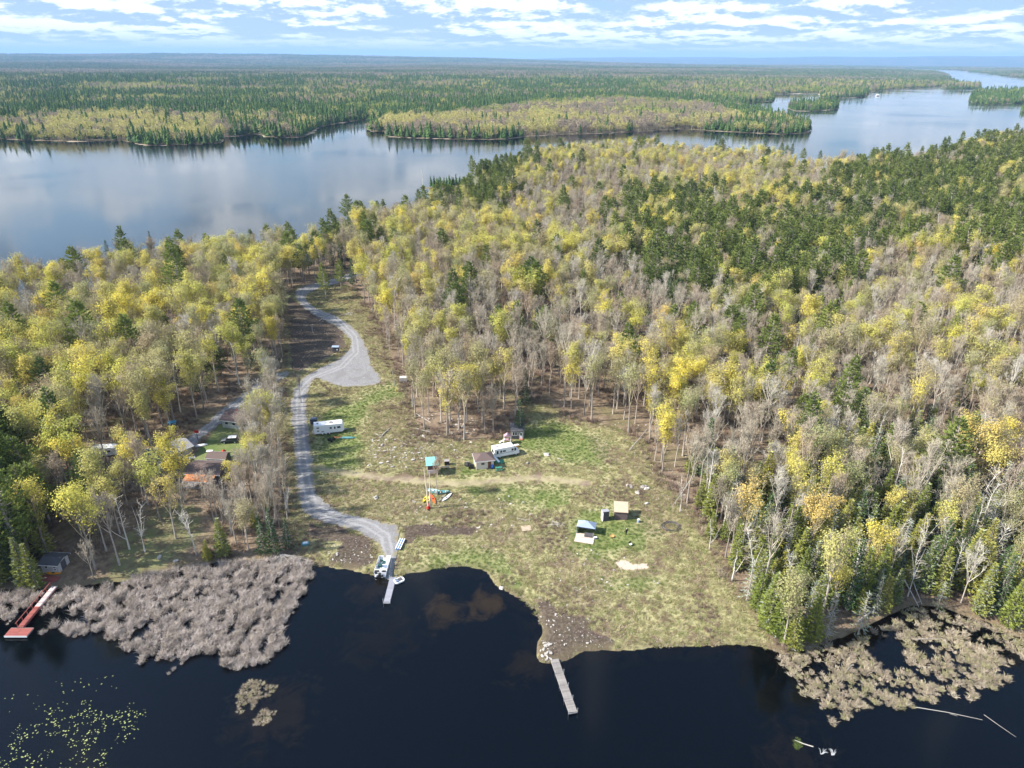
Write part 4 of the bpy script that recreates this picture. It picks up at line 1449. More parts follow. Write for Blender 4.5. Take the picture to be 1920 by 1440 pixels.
zz = np.maximum(ground_z(fx, fy, s), 0)
# islands and point: trees that can be told apart are individual
pt = jgrid(-110, 10, 560, 700, 3.6)
m = sdf(point_isle, *pt) > 0.3
pp = np.stack([pt[0][m], pt[1][m]], 1)
print('point spruces', len(pp))
indiv = []
cnt = 0
for x, y in pp:
    t = thing('point_spruce', (x, y, gz(x, y)), RNG.uniform(0, 6), 'dark spruce on the low wooded point in the big lake', 'spruce', 'spruces on the low wooded point')
    t.scale = (0.6, 0.6, random.uniform(0.42, 0.62))
    link_obj('crown', FC[cnt % 4], t)
    cnt += 1
lab_isl = ['dark conifer on the small round island in the channel', 'dark conifer on the long island by the east channel', 'dark conifer on the nearest scrap of island at the east edge']
vis, fpx, fpy = in_view(fx, fy, 5, 0)
for k, p in enumerate(isles):
    mk = (sdf(p, fx, fy) > 0) & isc & vis
    for i in np.nonzero(mk)[0][:90]:
        t = thing('island_conifer', (fx[i], fy[i], zz[i]), RNG.uniform(0, 6), lab_isl[k], 'conifer', lab_isl[k].replace('conifer', 'conifers'))
        sc_ = random.uniform(0.7, 1.05)
        t.scale = (sc_ * 1.1, sc_ * 1.1, sc_)
        link_obj('crown', FC[i % 4], t)
        isc[i] = False
        s[i] = -99
src_c = [[o] for o in [next(q for q in COL.objects if q.data == m_) for m_ in FC if any(q.data == m_ for q in COL.objects)]]
rows = []
for i, q in enumerate(FH):
    px, py = ((735, 222), (770, 218), (60, 230), (100, 228), (140, 226))[i]
    x, y = up(px, py, 8)
    t = thing('shore_hardwood', (x, y, gz(x, y)), 0, ('yellow budding tree at the start of the far peninsula, by the inlet', 'yellow tree second from the inlet on the far peninsula', 'yellow tree at the west end of the far shore strip', 'grey-brown tree near the west end of the far shore strip', 'pale green tree in the west part of the far shore strip')[i], 'tree')
    o = link_obj('crown', q, t)
    rows.append([o])
live = s > -50
for nm, msk, srcs, lab in (('far_conifer_forest', isc & live, src_c, 'dark conifer forest across the big lake'), ('far_hardwood_forest', ~isc & live, rows, 'mixed grey and yellow hardwood forest across the big lake')):
    ix = np.nonzero(msk)[0]
    sc1 = (0.55 + 0.75 * RNG.random(len(ix)) ** 1.3) * np.where(np.hypot(fx[ix], fy[ix]) > 2700, 1.25, 1.0)
    yel = sdf(yellow_w, fx[ix], fy[ix]) > 0
    vi = RNG.integers(0, len(srcs), len(ix))
    if nm.startswith('far_hard'):
        q = vnoise(fx[ix], fy[ix], 45, 55, 3) + 0.25 * (vnoise(fx[ix], fy[ix], 300, 56, 2) - 0.5) + RNG.normal(size=len(ix)) * 0.05
        yv = q > np.where(yel, 0.44, np.where(fy[ix] < 1350, 0.50, 0.62))
        vi = np.where(yv, RNG.integers(0, 2, len(ix)), 2 + RNG.integers(0, 2, len(ix)))
        vi = np.where((fy[ix] > 1350) & (vnoise(fx[ix], fy[ix], 120, 58, 2) > 0.5), 4, vi)
    gn_scatter(nm, np.stack([fx[ix], fy[ix], zz[ix]], 1), np.stack([np.zeros(len(ix)), np.zeros(len(ix)), RNG.uniform(0, 6.28, len(ix))], 1),
               np.stack([sc1 * 1.35, sc1 * 1.35, sc1 * RNG.uniform(0.85, 1.1, len(ix))], 1), vi, srcs)
    tag(COL.objects[nm], lab, 'forest')
print('far trees', len(fx))


# patches of forest for the country beyond 4 km
def patch(seed, conf):
    t = TB()
    for k in range(46):
        x, y = RNG.uniform(-42, 42, 2)
        h = RNG.uniform(10, 17)
        if RNG.random() < conf:
            for q in range(4):
                a = 6.28 * q / 4 + RNG.uniform(0, 1)
                e = np.array([x + math.cos(a) * 3.4, y + math.sin(a) * 3.4, h * 0.2])
                s_ = np.array([-math.sin(a), math.cos(a), 0]) * 2.6
                t.tri(e - s_, e + s_, np.array([x, y, h]), 0)
        else:
            for q in range(9):
                v = unit(RNG.normal(size=3))
                t.leafq(np.array([x + v[0] * 4.5, y + v[1] * 4.5, h * 0.6 + v[2] * 4]), 2.4, 1, v)
    return t.mesh('forest_patch', [FARCON, FARHARD])


PT = []
for i in range(4):
    px, py = ((300, 150), (700, 150), (1200, 148), (1500, 143))[i]
    x, y = up(px, py, 5)
    o = link_obj('forest_patch', patch(i, (0.9, 0.75, 0.5, 0.25)[i]), None, (x, y, gz(x, y)))
    tag(o, kind='stuff')
    PT.append([o])
x4, y4 = far_points(4200, 9500, 70)
x5, y5 = far_points(9500, 16000, 150)
fx, fy = np.concatenate([x4, x5]), np.concatenate([y4, y5])
s = sdf(main_land, fx, fy)
ok = s > 30
fx, fy = fx[ok], fy[ok]
nn_ = vnoise(fx, fy, 900, 71, 3)
vi = np.clip(((nn_ - 0.32) * 9).astype(int), 0, 3)
big = np.where(np.hypot(fx, fy) > 9500, 1.9, 1.0)
gn_scatter('distant_forest', np.stack([fx, fy, np.maximum(ground_z(fx, fy), 0)], 1), np.stack([fx * 0, fx * 0, RNG.uniform(0, 6.28, len(fx))], 1),
           np.stack([big, big, np.where(big > 1, 1.3, RNG.uniform(0.8, 1.2, len(fx)))], 1), vi, PT)
print('patches', len(fx))


# ------------------------------------------------------------------ reeds, sedge, grass, brush
def blades(n, rad, h, w, material, bend=0.5, name='blades', up_=1.0):
    t = TB()
    for _ in range(n):
        a, r = RNG.uniform(0, 6.28), rad * math.sqrt(RNG.random())
        p = np.array([math.cos(a) * r, math.sin(a) * r, -0.05])
        d = np.array([RNG.normal() * bend, RNG.normal() * bend, up_])
        L = h * RNG.uniform(0.55, 1.15)
        m_ = p + unit(d) * L * 0.6
        d2 = unit(d + np.array([RNG.normal() * bend * 1.6, RNG.normal() * bend * 1.6, -0.4]))
        e = m_ + d2 * L * 0.5
        s_ = unit(np.cross(d, RNG.normal(size=3))) * w
        k = len(t.v)
        t.v += [p - s_, p + s_, m_ + s_ * 0.9, m_ - s_ * 0.9, e]
        t.f += [(k, k + 1, k + 2, k + 3), (k + 3, k + 2, k + 4)]
        t.m += [0, 0]
    return t.mesh(name, [material])


def proto(name, me_, px, py, z=None, kind='stuff'):
    p = g(px, py)
    o = link_obj(name, me_, None, (p.x, p.y, p.z if z is None else z))
    return [tag(o, kind=kind)]


reed_src = [proto('reed_clump', blades(70, 0.42, 1.45, 0.030, REED, 0.38), 300 + 40 * i, 1150, 0.0) for i in range(3)]
sedge_src = [proto('sedge_clump', blades(46, 0.42, 0.85, 0.034, SEDGE, 0.75), 1560 + 40 * i, 1270, 0.0) for i in range(3)]
dry_src = [proto('dry_grass_tuft', blades(36, 0.45, 0.42, 0.03, DRYG, 0.9), 980 + 30 * i, 1000) for i in range(3)]
green_src = [proto('green_grass_tuft', blades(40, 0.42, 0.30, 0.03, GREENG, 0.8), 1120 + 30 * i, 1025) for i in range(2)]
brush_src = [proto('brush_clump', blades(60, 0.5, 1.3, 0.018, BRUSH, 0.6), 860 + 20 * i, 965) for i in range(2)]


def area_scatter(name, poly, step, srcs, cond, smin=0.7, smax=1.3, z=None, label=None, tilt=0.0):
    x0, y0 = poly.min(0)
    x1, y1 = poly.max(0)
    x, y = jgrid(x0, x1, y0, y1, step)
    ok = cond(x, y)
    x, y = x[ok], y[ok]
    zz = np.maximum(ground_z(x, y), 0) if z is None else np.full(len(x), z)
    n = len(x)
    sc = RNG.uniform(smin, smax, n)
    o = gn_scatter(name, np.stack([x, y, zz], 1), np.stack([RNG.normal(size=n) * tilt, RNG.normal(size=n) * tilt, RNG.uniform(0, 6.28, n)], 1),
                   np.stack([sc, sc, sc * RNG.uniform(0.8, 1.2, n)], 1), RNG.integers(0, len(srcs), n), srcs)
    if label:
        o['label'] = label
    print(name, n)
    return o


reed_bed = up_poly([(-60, 1105), (0, 1112), (60, 1106), (110, 1104), (170, 1100), (240, 1090), (300, 1072), (400, 1056), (470, 1050), (500, 1045), (560, 1045), (578, 1060), (575, 1085), (565, 1115), (555, 1135),
                    (540, 1180), (528, 1220), (490, 1245), (430, 1262), (405, 1245), (385, 1232), (330, 1245), (290, 1240), (255, 1215), (225, 1190), (205, 1185), (170, 1175), (130, 1190), (95, 1195), (75, 1185), (110, 1170), (140, 1155),
                    (125, 1150), (80, 1150), (62, 1160), (40, 1160), (15, 1165), (0, 1150), (-80, 1150)], 0.4)
ramp_line = [up(103, 1098, 0.5), up(35, 1176, 0.5)]
area_scatter('reed_bed', reed_bed, 0.62, reed_src,
             lambda x, y: (sdf(reed_bed, x, y) + (vnoise(x, y, 3.5, 5, 3) - 0.5) * 6 > 0) & (vnoise(x, y, 1.6, 6, 2) + RNG.normal(size=len(x)) * 0.06 > 0.40) & (line_dist(ramp_line, x, y) > 1.5), 0.35, 1.25, 0.0, 'dry grey-buff reed bed standing in dark water')
marsh = up_poly([(1465, 1228), (1500, 1212), (1560, 1205), (1610, 1200), (1650, 1170), (1700, 1142), (1770, 1140), (1850, 1168), (1925, 1195), (2050, 1220), (2050, 1262), (1915, 1248), (1895, 1275), (1850, 1300),
                 (1810, 1315), (1760, 1312), (1700, 1325), (1650, 1322), (1620, 1330), (1605, 1352), (1575, 1382), (1555, 1365), (1520, 1325), (1500, 1290), (1478, 1270)], 0.2)
hole = up_poly([(1625, 1185), (1690, 1200), (1700, 1240), (1680, 1262), (1650, 1255), (1630, 1225)])
hole2 = up_poly([(1640, 1142), (1685, 1138), (1700, 1160), (1650, 1172)])
area_scatter('marsh_tussocks', marsh, 0.5, sedge_src,
             lambda x, y: (sdf(marsh, x, y) + (vnoise(x, y, 3, 15, 3) - 0.5) * 5.0 > 0) & (vnoise(x, y, 1.3, 16, 3) + 0.45 * vnoise(x, y, 7, 18, 2) + RNG.normal(size=len(x)) * 0.07 > 0.66) & (RNG.random(len(x)) < 0.62) & (sdf(hole, x, y) < 0) & (sdf(hole2, x, y) < 0), 0.35, 1.25, 0.0, 'buff sedge tussocks in the east marsh')
islet = up_poly([(445, 1300), (455, 1280), (480, 1272), (520, 1288), (505, 1305), (485, 1312), (475, 1330), (462, 1345), (446, 1335)])
islet2 = up_poly([(472, 1345), (490, 1330), (515, 1335), (512, 1352), (495, 1365), (475, 1360)])
for k, p in enumerate((islet, islet2)):
    area_scatter('sedge_islet', p, 0.5, sedge_src, lambda x, y, p=p: (sdf(p, x, y) + (vnoise(x, y, 1.5, 25, 2) - 0.5) > 0) & (vnoise(x, y, 1.5, 26, 2) > 0.3), 0.35, 0.75, 0.0,
                 ('larger sedge islet off the reed bed', 'smaller round sedge islet off the reed bed')[k])
moss = up_poly([(1486, 1388), (1500, 1384), (1506, 1395), (1503, 1405), (1490, 1404)])
area_scatter('moss_hummock', moss, 0.35, green_src, lambda x, y: sdf(moss, x, y) > 0, 0.5, 0.9, 0.0, 'pale green moss hummock on a sunken log')


def m_green(x, y):
    return mask_green(x, y) + (vnoise(x, y, 5, 61, 2) - 0.5) * 0.9 > 0.55


def free(x, y):
    r = (sdf(lane, x, y) < 0.3) & (land_sdf(x, y) > 0.0)
    for p in muds:
        r &= sdf(p, x, y) + (vnoise(x, y, 3, 62, 2) - 0.5) * 4 < 0
    return r & (sdf(sands[0], x, y) < 0) & (line_dist(trail, x, y) > 1.6)


area_scatter('dry_grass', clearing, 0.75, dry_src, lambda x, y: (sdf(clearing, x, y) > -2) & free(x, y) & ~m_green(x, y), 0.6, 1.5, None, 'dry buff grass over the clearing')
area_scatter('green_grass', clearing, 0.85, green_src, lambda x, y: (sdf(clearing, x, y) > -1) & free(x, y) & m_green(x, y), 0.6, 1.2, None, 'short new green grass patches in the clearing')
area_scatter('low_brush', clearing, 1.25, brush_src, lambda x, y: (sdf(clearing, x, y) > -3) & free(x, y) & ~m_green(x, y) & (vnoise(x, y, 9, 63, 3) > 0.60), 0.35, 0.9, None, 'low brown brush and stalks in the clearing')
under = up_poly([(420, 1060), (400, 800), (540, 560), (700, 540), (800, 700), (1000, 730), (1300, 800), (1480, 900), (1900, 1000), (1900, 1180), (1460, 1230), (1200, 830), (560, 560), (560, 1050)], 3)
area_scatter('woodland_brush', np.array([(-110., 95.), (130., 260.)]), 2.2, brush_src,
             lambda x, y: (s_ := sdf(near_land, x, y)) > 0.5, 0.7, 1.8, None, 'leafless brush on the forest floor') if False else None
shore_band = clearing
area_scatter('shore_sedge', up_poly([(560, 1075), (600, 1000), (900, 1000), (1060, 1100), (1480, 1150), (1500, 1260), (960, 1290), (900, 1100)], 0.5), 0.6, sedge_src,
             lambda x, y: (np.abs(land_sdf(x, y) - 0.9) < 1.0) & (sdf(lane, x, y) < 0) & (vnoise(x, y, 2.5, 19, 2) > 0.40) & (sdf(muds[2], x, y) < 0.5), 0.25, 0.6, 0.05, 'dry sedge fringe along the bay shore')
fl_x, fl_y = jgrid(-130, 150, 95, 290, 2.1)
okk = (sdf(near_land, fl_x, fl_y) > 1) & (sdf(clearing, fl_x, fl_y) < 1) & (sdf(lane, fl_x, fl_y) < -1) & (sdf(drive, fl_x, fl_y) < -0.5) & (sdf(lawn_left, fl_x, fl_y) < 0) & (sdf(lawn_front, fl_x, fl_y) < -0.5) & (vnoise(fl_x, fl_y, 7, 88, 2) > 0.42)
for px, py, rad in ((455, 790, 7), (398, 890, 7), (108, 1062, 4), (120, 1075, 4), (310, 865, 8), (410, 868, 5), (215, 855, 5)):
    p = up(px, py, 2.5)
    okk &= np.hypot(fl_x - p[0], fl_y - p[1]) > rad
fl_x, fl_y = fl_x[okk], fl_y[okk]
n_ = len(fl_x)
sc = RNG.uniform(0.6, 1.8, n_)
o = gn_scatter('woodland_undergrowth', np.stack([fl_x, fl_y, np.maximum(ground_z(fl_x, fl_y), 0)], 1), np.stack([np.zeros(n_), np.zeros(n_), RNG.uniform(0, 6, n_)], 1), np.stack([sc, sc, sc], 1), RNG.integers(0, 2, n_), brush_src)
tag(o, 'leafless brown undergrowth on the forest floor')

# ------------------------------------------------------------------ built things
WHITE = mat('white_paint', (0.80, 0.80, 0.79), 0.45, var=0.06)
CREAM = mat('cream_boards', (0.66, 0.58, 0.50), 0.7, var=0.12)
GREYW = mat('weathered_grey_boards', (0.30, 0.28, 0.27), 0.85, var=0.2)
DGREY = mat('dark_grey_shingle', (0.085, 0.085, 0.095), 0.9, var=0.25, scale=5)
BROOF = mat('brown_shingle', (0.13, 0.095, 0.085), 0.9, var=0.2, scale=4)
GLASS = mat('dark_glass', (0.02, 0.025, 0.03), 0.08, spec=0.6, var=0.0)
BLACKP = mat('black_plastic', (0.02, 0.02, 0.022), 0.5)
RUBBER = mat('tyre_rubber', (0.025, 0.025, 0.025), 0.9)
ALU = mat('aluminium', (0.62, 0.64, 0.66), 0.4, 0.6, var=0.06)
TEAL = mat('turquoise_metal_roof', (0.22, 0.55, 0.52), 0.5, var=0.08)
TEALD = mat('teal_boat_hull', (0.10, 0.27, 0.28), 0.45)
MAROON = mat('dark_maroon_tarp', (0.10, 0.06, 0.06), 0.8, var=0.3)
PLY = mat('bare_plywood', (0.46, 0.36, 0.26), 0.8, var=0.12, scale=1.5)
CHAR = mat('charcoal_siding', (0.085, 0.08, 0.09), 0.8, var=0.15)
DOCKW = mat('grey_dock_planks', (0.25, 0.23, 0.21), 0.9, var=0.22, scale=2, rnd=0.18)
ADOCK = mat('plastic_dock_deck', (0.27, 0.27, 0.30), 0.6, var=0.08, rnd=0.08)
REDP = mat('faded_red_paint', (0.29, 0.085, 0.07), 0.75, var=0.25, scale=2, rnd=0.12)
PINKP = mat('bleached_pink_boards', (0.58, 0.47, 0.44), 0.8, var=0.2, rnd=0.1)
YEL = mat('yellow_plastic', (0.75, 0.52, 0.03), 0.4)
ORG = mat('orange_plastic', (0.72, 0.12, 0.03), 0.4)
ORGY = mat('orange_yellow_plastic', (0.75, 0.32, 0.02), 0.4)
BLUEP = mat('blue_plastic', (0.04, 0.12, 0.40), 0.4)
REDT = mat('tractor_red', (0.50, 0.03, 0.03), 0.4)
SILV = mat('silver_car_paint', (0.30, 0.31, 0.33), 0.3, 0.5)
RUSTY = mat('rusty_orange_metal', (0.50, 0.20, 0.08), 0.75, var=0.3, scale=1.2)
STONE = mat('pale_field_stone', (0.40, 0.37, 0.33), 0.9, var=0.25, scale=4, rnd=0.25)
DEADW = mat('bleached_dead_wood', (0.40, 0.37, 0.33), 0.9, var=0.25, scale=2, rnd=0.2)
TARPG = mat('green_tarp', (0.05, 0.28, 0.17), 0.6)
TENTB = mat('pale_blue_awning', (0.27, 0.33, 0.43), 0.7, var=0.12)
PINKW = mat('dusty_pink_paint', (0.42, 0.26, 0.30), 0.8)
LILY = mat('lily_pad_green', (0.34, 0.37, 0.13), 0.5, rnd=0.3)
TUBE = mat('blue_float_tube', (0.10, 0.20, 0.42), 0.4)


def window(parent, x, y, z, w, h, side, frame=WHITE):
    """A framed pane on a wall face: side is 'y-','y+','x-','x+'."""
    fb, pb = MB(), MB()
    t = 0.04
    if side[0] == 'y':
        s = -1 if side[1] == '-' else 1
        for a0, a1, b0, b1 in ((-w / 2, w / 2, h / 2 - 0.07, h / 2), (-w / 2, w / 2, -h / 2, -h / 2 + 0.07), (-w / 2, -w / 2 + 0.07, -h / 2 + 0.07, h / 2 - 0.07), (w / 2 - 0.07, w / 2, -h / 2 + 0.07, h / 2 - 0.07)):
            fb.box(x + a0, x + a1, y, y + s * t, z + b0, z + b1)
        pb.box(x - w / 2 + 0.07, x + w / 2 - 0.07, y, y + s * 0.02, z - h / 2 + 0.07, z + h / 2 - 0.07)
    else:
        s = -1 if side[1] == '-' else 1
        for a0, a1, b0, b1 in ((-w / 2, w / 2, h / 2 - 0.07, h / 2), (-w / 2, w / 2, -h / 2, -h / 2 + 0.07), (-w / 2, -w / 2 + 0.07, -h / 2 + 0.07, h / 2 - 0.07), (w / 2 - 0.07, w / 2, -h / 2 + 0.07, h / 2 - 0.07)):
            fb.box(x, x + s * t, y + a0, y + a1, z + b0, z + b1)
        pb.box(x, x + s * 0.02, y - w / 2 + 0.07, y + w / 2 - 0.07, z - h / 2 + 0.07, z + h / 2 - 0.07)
    f = fb.build('window', frame, parent)
    pb.build('pane', GLASS, f)
    return f


def door(parent, x, y, z0, w, h, side, material, pane=True):
    s = -1 if side[1] == '-' else 1
    d, k = MB(), MB()
    if side[0] == 'y':
        d.box(x - w / 2, x + w / 2, y, y + s * 0.06, z0, z0 + h)
        k.box(x + w / 2 - 0.14, x + w / 2 - 0.08, y + s * 0.06, y + s * 0.12, z0 + h * 0.46, z0 + h * 0.52)
    else:
        d.box(x, x + s * 0.06, y - w / 2, y + w / 2, z0, z0 + h)
        k.box(x + s * 0.06, x + s * 0.12, y + w / 2 - 0.14, y + w / 2 - 0.08, z0 + h * 0.46, z0 + h * 0.52)
    o = d.build('door', material, parent)
    k.build('handle', ALU, o)
    if pane:
        q = MB()
        if side[0] == 'y':
            q.box(x - w * 0.3, x + w * 0.3, y + s * 0.06, y + s * 0.075, z0 + h * 0.52, z0 + h * 0.9)
        else:
            q.box(x + s * 0.06, x + s * 0.075, y - w * 0.3, y + w * 0.3, z0 + h * 0.52, z0 + h * 0.9)
        q.build('pane', GLASS, o)
    return o


def gable_house(name, loc, rz, L, W, h, rise, over, wallm, roofm, label, cat, axis='x', group=None, fascia=WHITE, roof2=None):
    """Walls with gables, two roof slabs with fascia boards. The ridge runs along local x."""
    t = thing(name, loc, rz, label, cat, group)
    w = MB()
    w.prism([(-W / 2, -0.4), (W / 2, -0.4), (W / 2, h), (0, h + rise), (-W / 2, h)], -L / 2, L / 2, axis='x')
    w.build('wall', wallm, t)
    sl = math.hypot(W / 2, rise)
    ang = math.atan2(rise, W / 2)
    for s in (-1, 1):
        r = MB()
        ov = over
        m = Matrix.Translation((0, 0, h + rise + 0.03)) @ Matrix.Rotation(-s * ang, 4, 'X')
        r.box(-L / 2 - ov, L / 2 + ov, 0 if s > 0 else -(sl + ov), (sl + ov) if s > 0 else 0, 0.0, 0.12, mtx=m)
        ro = r.build('roof', roof2 if (roof2 and s < 0) else roofm, t)
        f = MB()
        f.box(-L / 2 - ov - 0.03, L / 2 + ov + 0.03, s * (sl + ov), s * (sl + ov + 0.05), -0.10, 0.14, mtx=m)
        f.build('fascia', fascia, ro)
    return t


def shed_roof_house(name, loc, rz, L, W, hf, hb, over, wallm, roofm, label, cat, group=None):
    """Mono-pitch roof: front (y-) height hf, back (y+) height hb."""
    t = thing(name, loc, rz, label, cat, group)
    MB().prism([(-W / 2, -0.3), (W / 2, -0.3), (W / 2, hb), (-W / 2, hf)], -L / 2, L / 2, axis='x').build('wall', wallm, t)
    o = over
    k = (hb - hf) / W
    MB().prism([(-W / 2 - o, hf - k * o + 0.02), (W / 2 + o, hb + k * o + 0.02), (W / 2 + o, hb + k * o + 0.14), (-W / 2 - o, hf - k * o + 0.14)], -L / 2 - o, L / 2 + o, axis='x').build('roof', roofm, t)
    return t


def wheel(parent, x, y, r=0.36, w=0.22, axis_y=True):
    m = MB()
    prof = [(r * math.cos(a), r + r * math.sin(a)) for a in np.linspace(0, 2 * math.pi, 15)[:-1]]
    m.prism([(x + a, z) for a, z in prof], y - w / 2, y + w / 2, axis='y')
    o = m.build('wheel', RUBBER, parent)
    q = MB()
    prof = [(r * 0.55 * math.cos(a), r + r * 0.55 * math.sin(a)) for a in np.linspace(0, 2 * math.pi, 11)[:-1]]
    q.prism([(x + a, z) for a, z in prof], y - w / 2 - 0.02, y + w / 2 + 0.02, axis='y')
    q.build('rim', WHITE, o)
    return o


# --- white travel trailer by the lane
a, b_, ang, L = seat(None, 590, 818, 646, 811)
mid = (a + b_) / 2 + Vector((-math.sin(ang), math.cos(ang), 0)) * 1.25
t = thing('travel_trailer', mid, ang, 'long white travel trailer parked on the grass verge of the gravel lane', 'trailer')
hl = L / 2
MB().prism([(-hl, 0.5), (hl - 0.5, 0.5), (hl, 1.0), (hl, 2.2), (hl - 0.35, 3.05), (-hl, 3.05)], -1.25, 1.25, axis='y').build('body', WHITE, t, bevel=0.06)
MB().box(-hl + 0.05, hl - 0.5, -1.2, 1.2, 3.05, 3.10).build('roof', WHITE, t)
MB().box(-hl + 0.8, -hl + 1.3, -0.25, 0.25, 3.10, 3.28).box(0.2, 1.1, -0.4, 0.4, 3.10, 3.38).box(hl - 1.7, hl - 1.3, -0.2, 0.2, 3.10, 3.25).build('roof_vent', GREYW, t)
for wx, wz, ww, wh in ((-hl + 1.1, 2.35, 0.7, 0.4), (-hl + 1.1, 1.4, 0.55, 0.35), (hl - 3.6, 2.0, 0.6, 0.55), (hl - 1.4, 2.0, 0.95, 0.6), (-hl + 2.3, 1.1, 0.7, 0.25)):
    window(t, wx, -1.25, wz, ww, wh, 'y-', GREYW)
door(t, hl - 2.5, -1.25, 0.65, 0.62, 1.85, 'y-', WHITE)
for i in range(3):
    wheel(t, -hl + 2.2 + i * 0.95, -1.05)
    wheel(t, -hl + 2.2 + i * 0.95, 1.05)
MB().prism([(hl - 0.1, -0.6), (hl + 1.2, 0), (hl - 0.1, 0.6)], 0.5, 0.62, axis='z').build('hitch', GREYW, t)
MB().box(-hl - 0.5, -hl, -1.1, 1.1, 0.5, 0.75).build('bumper', GREYW, t)
# things round it
p = g(589, 793)
o = MB()
o.box(-0.9, 0.9, -0.8, 0.8, 0, 1.3).prism([(-0.95, 1.3), (0.95, 1.3), (0.6, 1.5), (-0.6, 1.5)], -0.85, 0.85, axis='y')
t = thing('storage_box', p, 0.1, 'dark slate storage box behind the long white travel trailer', 'storage box')
o.build('body', mat('slate_plastic', (0.07, 0.09, 0.13), 0.6), t, bevel=0.04)
MB().box(-0.97, 0.97, -0.87, 0.87, 1.28, 1.34).build('lid', BLACKP, t)


def canoe(name, p, rz, L, W, H, m1, label, cat, flip=False, group=None, tilt=0.0, inner=None):
    t = thing(name, p, rz, label, cat, group)
    mb = MB()
    ring = 9
    secs = 11
    k0 = []
    for i in range(secs):
        u = -1 + 2 * i / (secs - 1)
        wv = W / 2 * max(0.03, (1 - abs(u) ** 2.2))
        hh = H * (1 + 0.35 * abs(u) ** 3)
        for j in range(ring):
            a_ = math.pi * j / (ring - 1)
            y, z = -math.cos(a_) * wv, -math.sin(a_) * hh * (1 - 0.5 * abs(u) ** 3) + hh
            mb.v.append((u * L / 2, y, z))
    for i in range(secs - 1):
        for j in range(ring - 1):
            q = i * ring + j
            mb.f.append((q, q + 1, q + ring + 1, q + ring))
            mb.m.append(0)
    hull = mb.build('hull', m1, t, smooth=True)
    sm = hull.modifiers.new('shell', 'SOLIDIFY')
    sm.thickness = 0.03
    if not inner:
        d = MB()
        n = 11
        top = [(-1 + 2 * i / (n - 1)) for i in range(n)]
        pts = [(u * L / 2 * 0.97, -W / 2 * 0.97 * max(0.03, 1 - abs(u) ** 2.2), H * (1 + 0.35 * abs(u) ** 3) + 0.01) for u in top]
        for i in range(n - 1):
            a1, a2 = pts[i], pts[i + 1]
            d.quad([a1, a2, (a2[0], -a2[1], a2[2]), (a1[0], -a1[1], a1[2])])
        d.build('deck', m1, t)
        MB().box(-0.35, 0.25, -0.2, 0.2, H * 0.9, H * 1.08).build('seat', BLACKP, t)
    else:
        for sx in (-L * 0.28, 0.0, L * 0.28):
            MB().box(sx - 0.12, sx + 0.12, -W * 0.42, W * 0.42, H * 0.75, H * 0.8).build('thwart', inner, t)
    if flip:
        t.rotation_euler = (math.pi, 0, rz)
        t.location = Vector(p) + Vector((0, 0, H * 1.3))
    elif tilt:
        t.rotation_euler = (0, tilt, rz)
    return t


canoe('canoe', g(652, 822), 0.05, 4.6, 0.9, 0.4, TEALD, 'upturned dark teal canoe on the grass beside the travel trailer', 'canoe', True, inner=PLY)
for i, (px, py, r) in enumerate(((618, 826, 0.55), (626, 825, 0.45), (622, 829, 0.35))):
    t = thing('black_bag', g(px, py), i, ('largest black bag lying on the grass before the travel trailer', 'second black bag, on the trailer side of the heap', 'smallest black bag, nearest the water')[i], 'bag', 'black bags before the travel trailer')
    MB().lathe([(0.1, 0), (r, 0.15), (r * 1.05, 0.4), (r * 0.6, 0.7), (0.08, 0.78)], 9).build('sack', BLACKP, t, smooth=True)
    MB().lathe([(0.05, 0.76), (0.07, 0.80), (0.14, 0.9)], 7).build('knot', BLACKP, t)
t = thing('camp_mat', g(632, 820), 0.1, 'small red-brown mat lying between the trailer and the canoe', 'mat')
MB().box(-1.0, 1.0, -0.4, 0.4, 0.02, 0.06).build('mat', RUSTY, t)

# --- motorhome
a, b_, ang, L = seat(None, 927, 862, 974, 852)
ang += 0.0
mid = (a + b_) / 2 + Vector((-math.sin(ang), math.cos(ang), 0)) * 1.2
t = thing('motorhome', mid, ang, 'white motorhome standing behind the brown-roofed cream cabin', 'motorhome')
hl = L / 2
MB().prism([(-hl, 0.45), (hl, 0.45), (hl, 1.3), (hl - 1.0, 1.7), (hl - 1.5, 2.9), (-hl, 2.9)], -1.2, 1.2, axis='y').build('body', WHITE, t, bevel=0.08)
MB().box(-hl + 0.1, hl - 1.7, -1.15, 1.15, 2.9, 2.95).build('roof', WHITE, t)
MB().box(-0.2, 0.8, -0.4, 0.4, 2.95, 3.2).build('air_conditioner', WHITE, t)
MB().box(-hl + 0.9, -hl + 1.5, -0.25, 0.25, 2.95, 3.08).build('roof_vent', GREYW, t)
MB().box(-hl + 0.2, hl - 1.6, -1.225, -1.2, 1.35, 1.5).build('stripe', TENTB, t)
for wx, wz, ww, wh in ((-hl + 0.9, 1.95, 0.5, 0.9), (-hl + 1.9, 2.0, 0.5, 0.6), (-hl + 2.8, 2.0, 0.8, 0.45), (hl - 2.0, 2.0, 0.55, 0.6), (hl - 1.25, 1.95, 0.5, 0.8)):
    window(t, wx, -1.2, wz, ww, wh, 'y-', BLACKP)
window(t, -hl, 0, 2.0, 1.4, 0.8, 'x-', BLACKP)
MB().prism([(hl - 0.98, 1.74), (hl - 1.42, 2.75), (hl - 1.37, 2.77), (hl - 0.92, 1.76)], -1.05, 1.05, axis='y').build('windscreen', GLASS, t)
for wx in (-hl + 1.6, hl - 0.9):
    wheel(t, wx, -1.0, 0.38)
    wheel(t, wx, 1.0, 0.38)
for s in (-1, 1):
    MB().box(hl, hl + 0.05, s * 0.85 - 0.15, s * 0.85 + 0.15, 0.8, 1.0).build('headlight', GLASS, t)

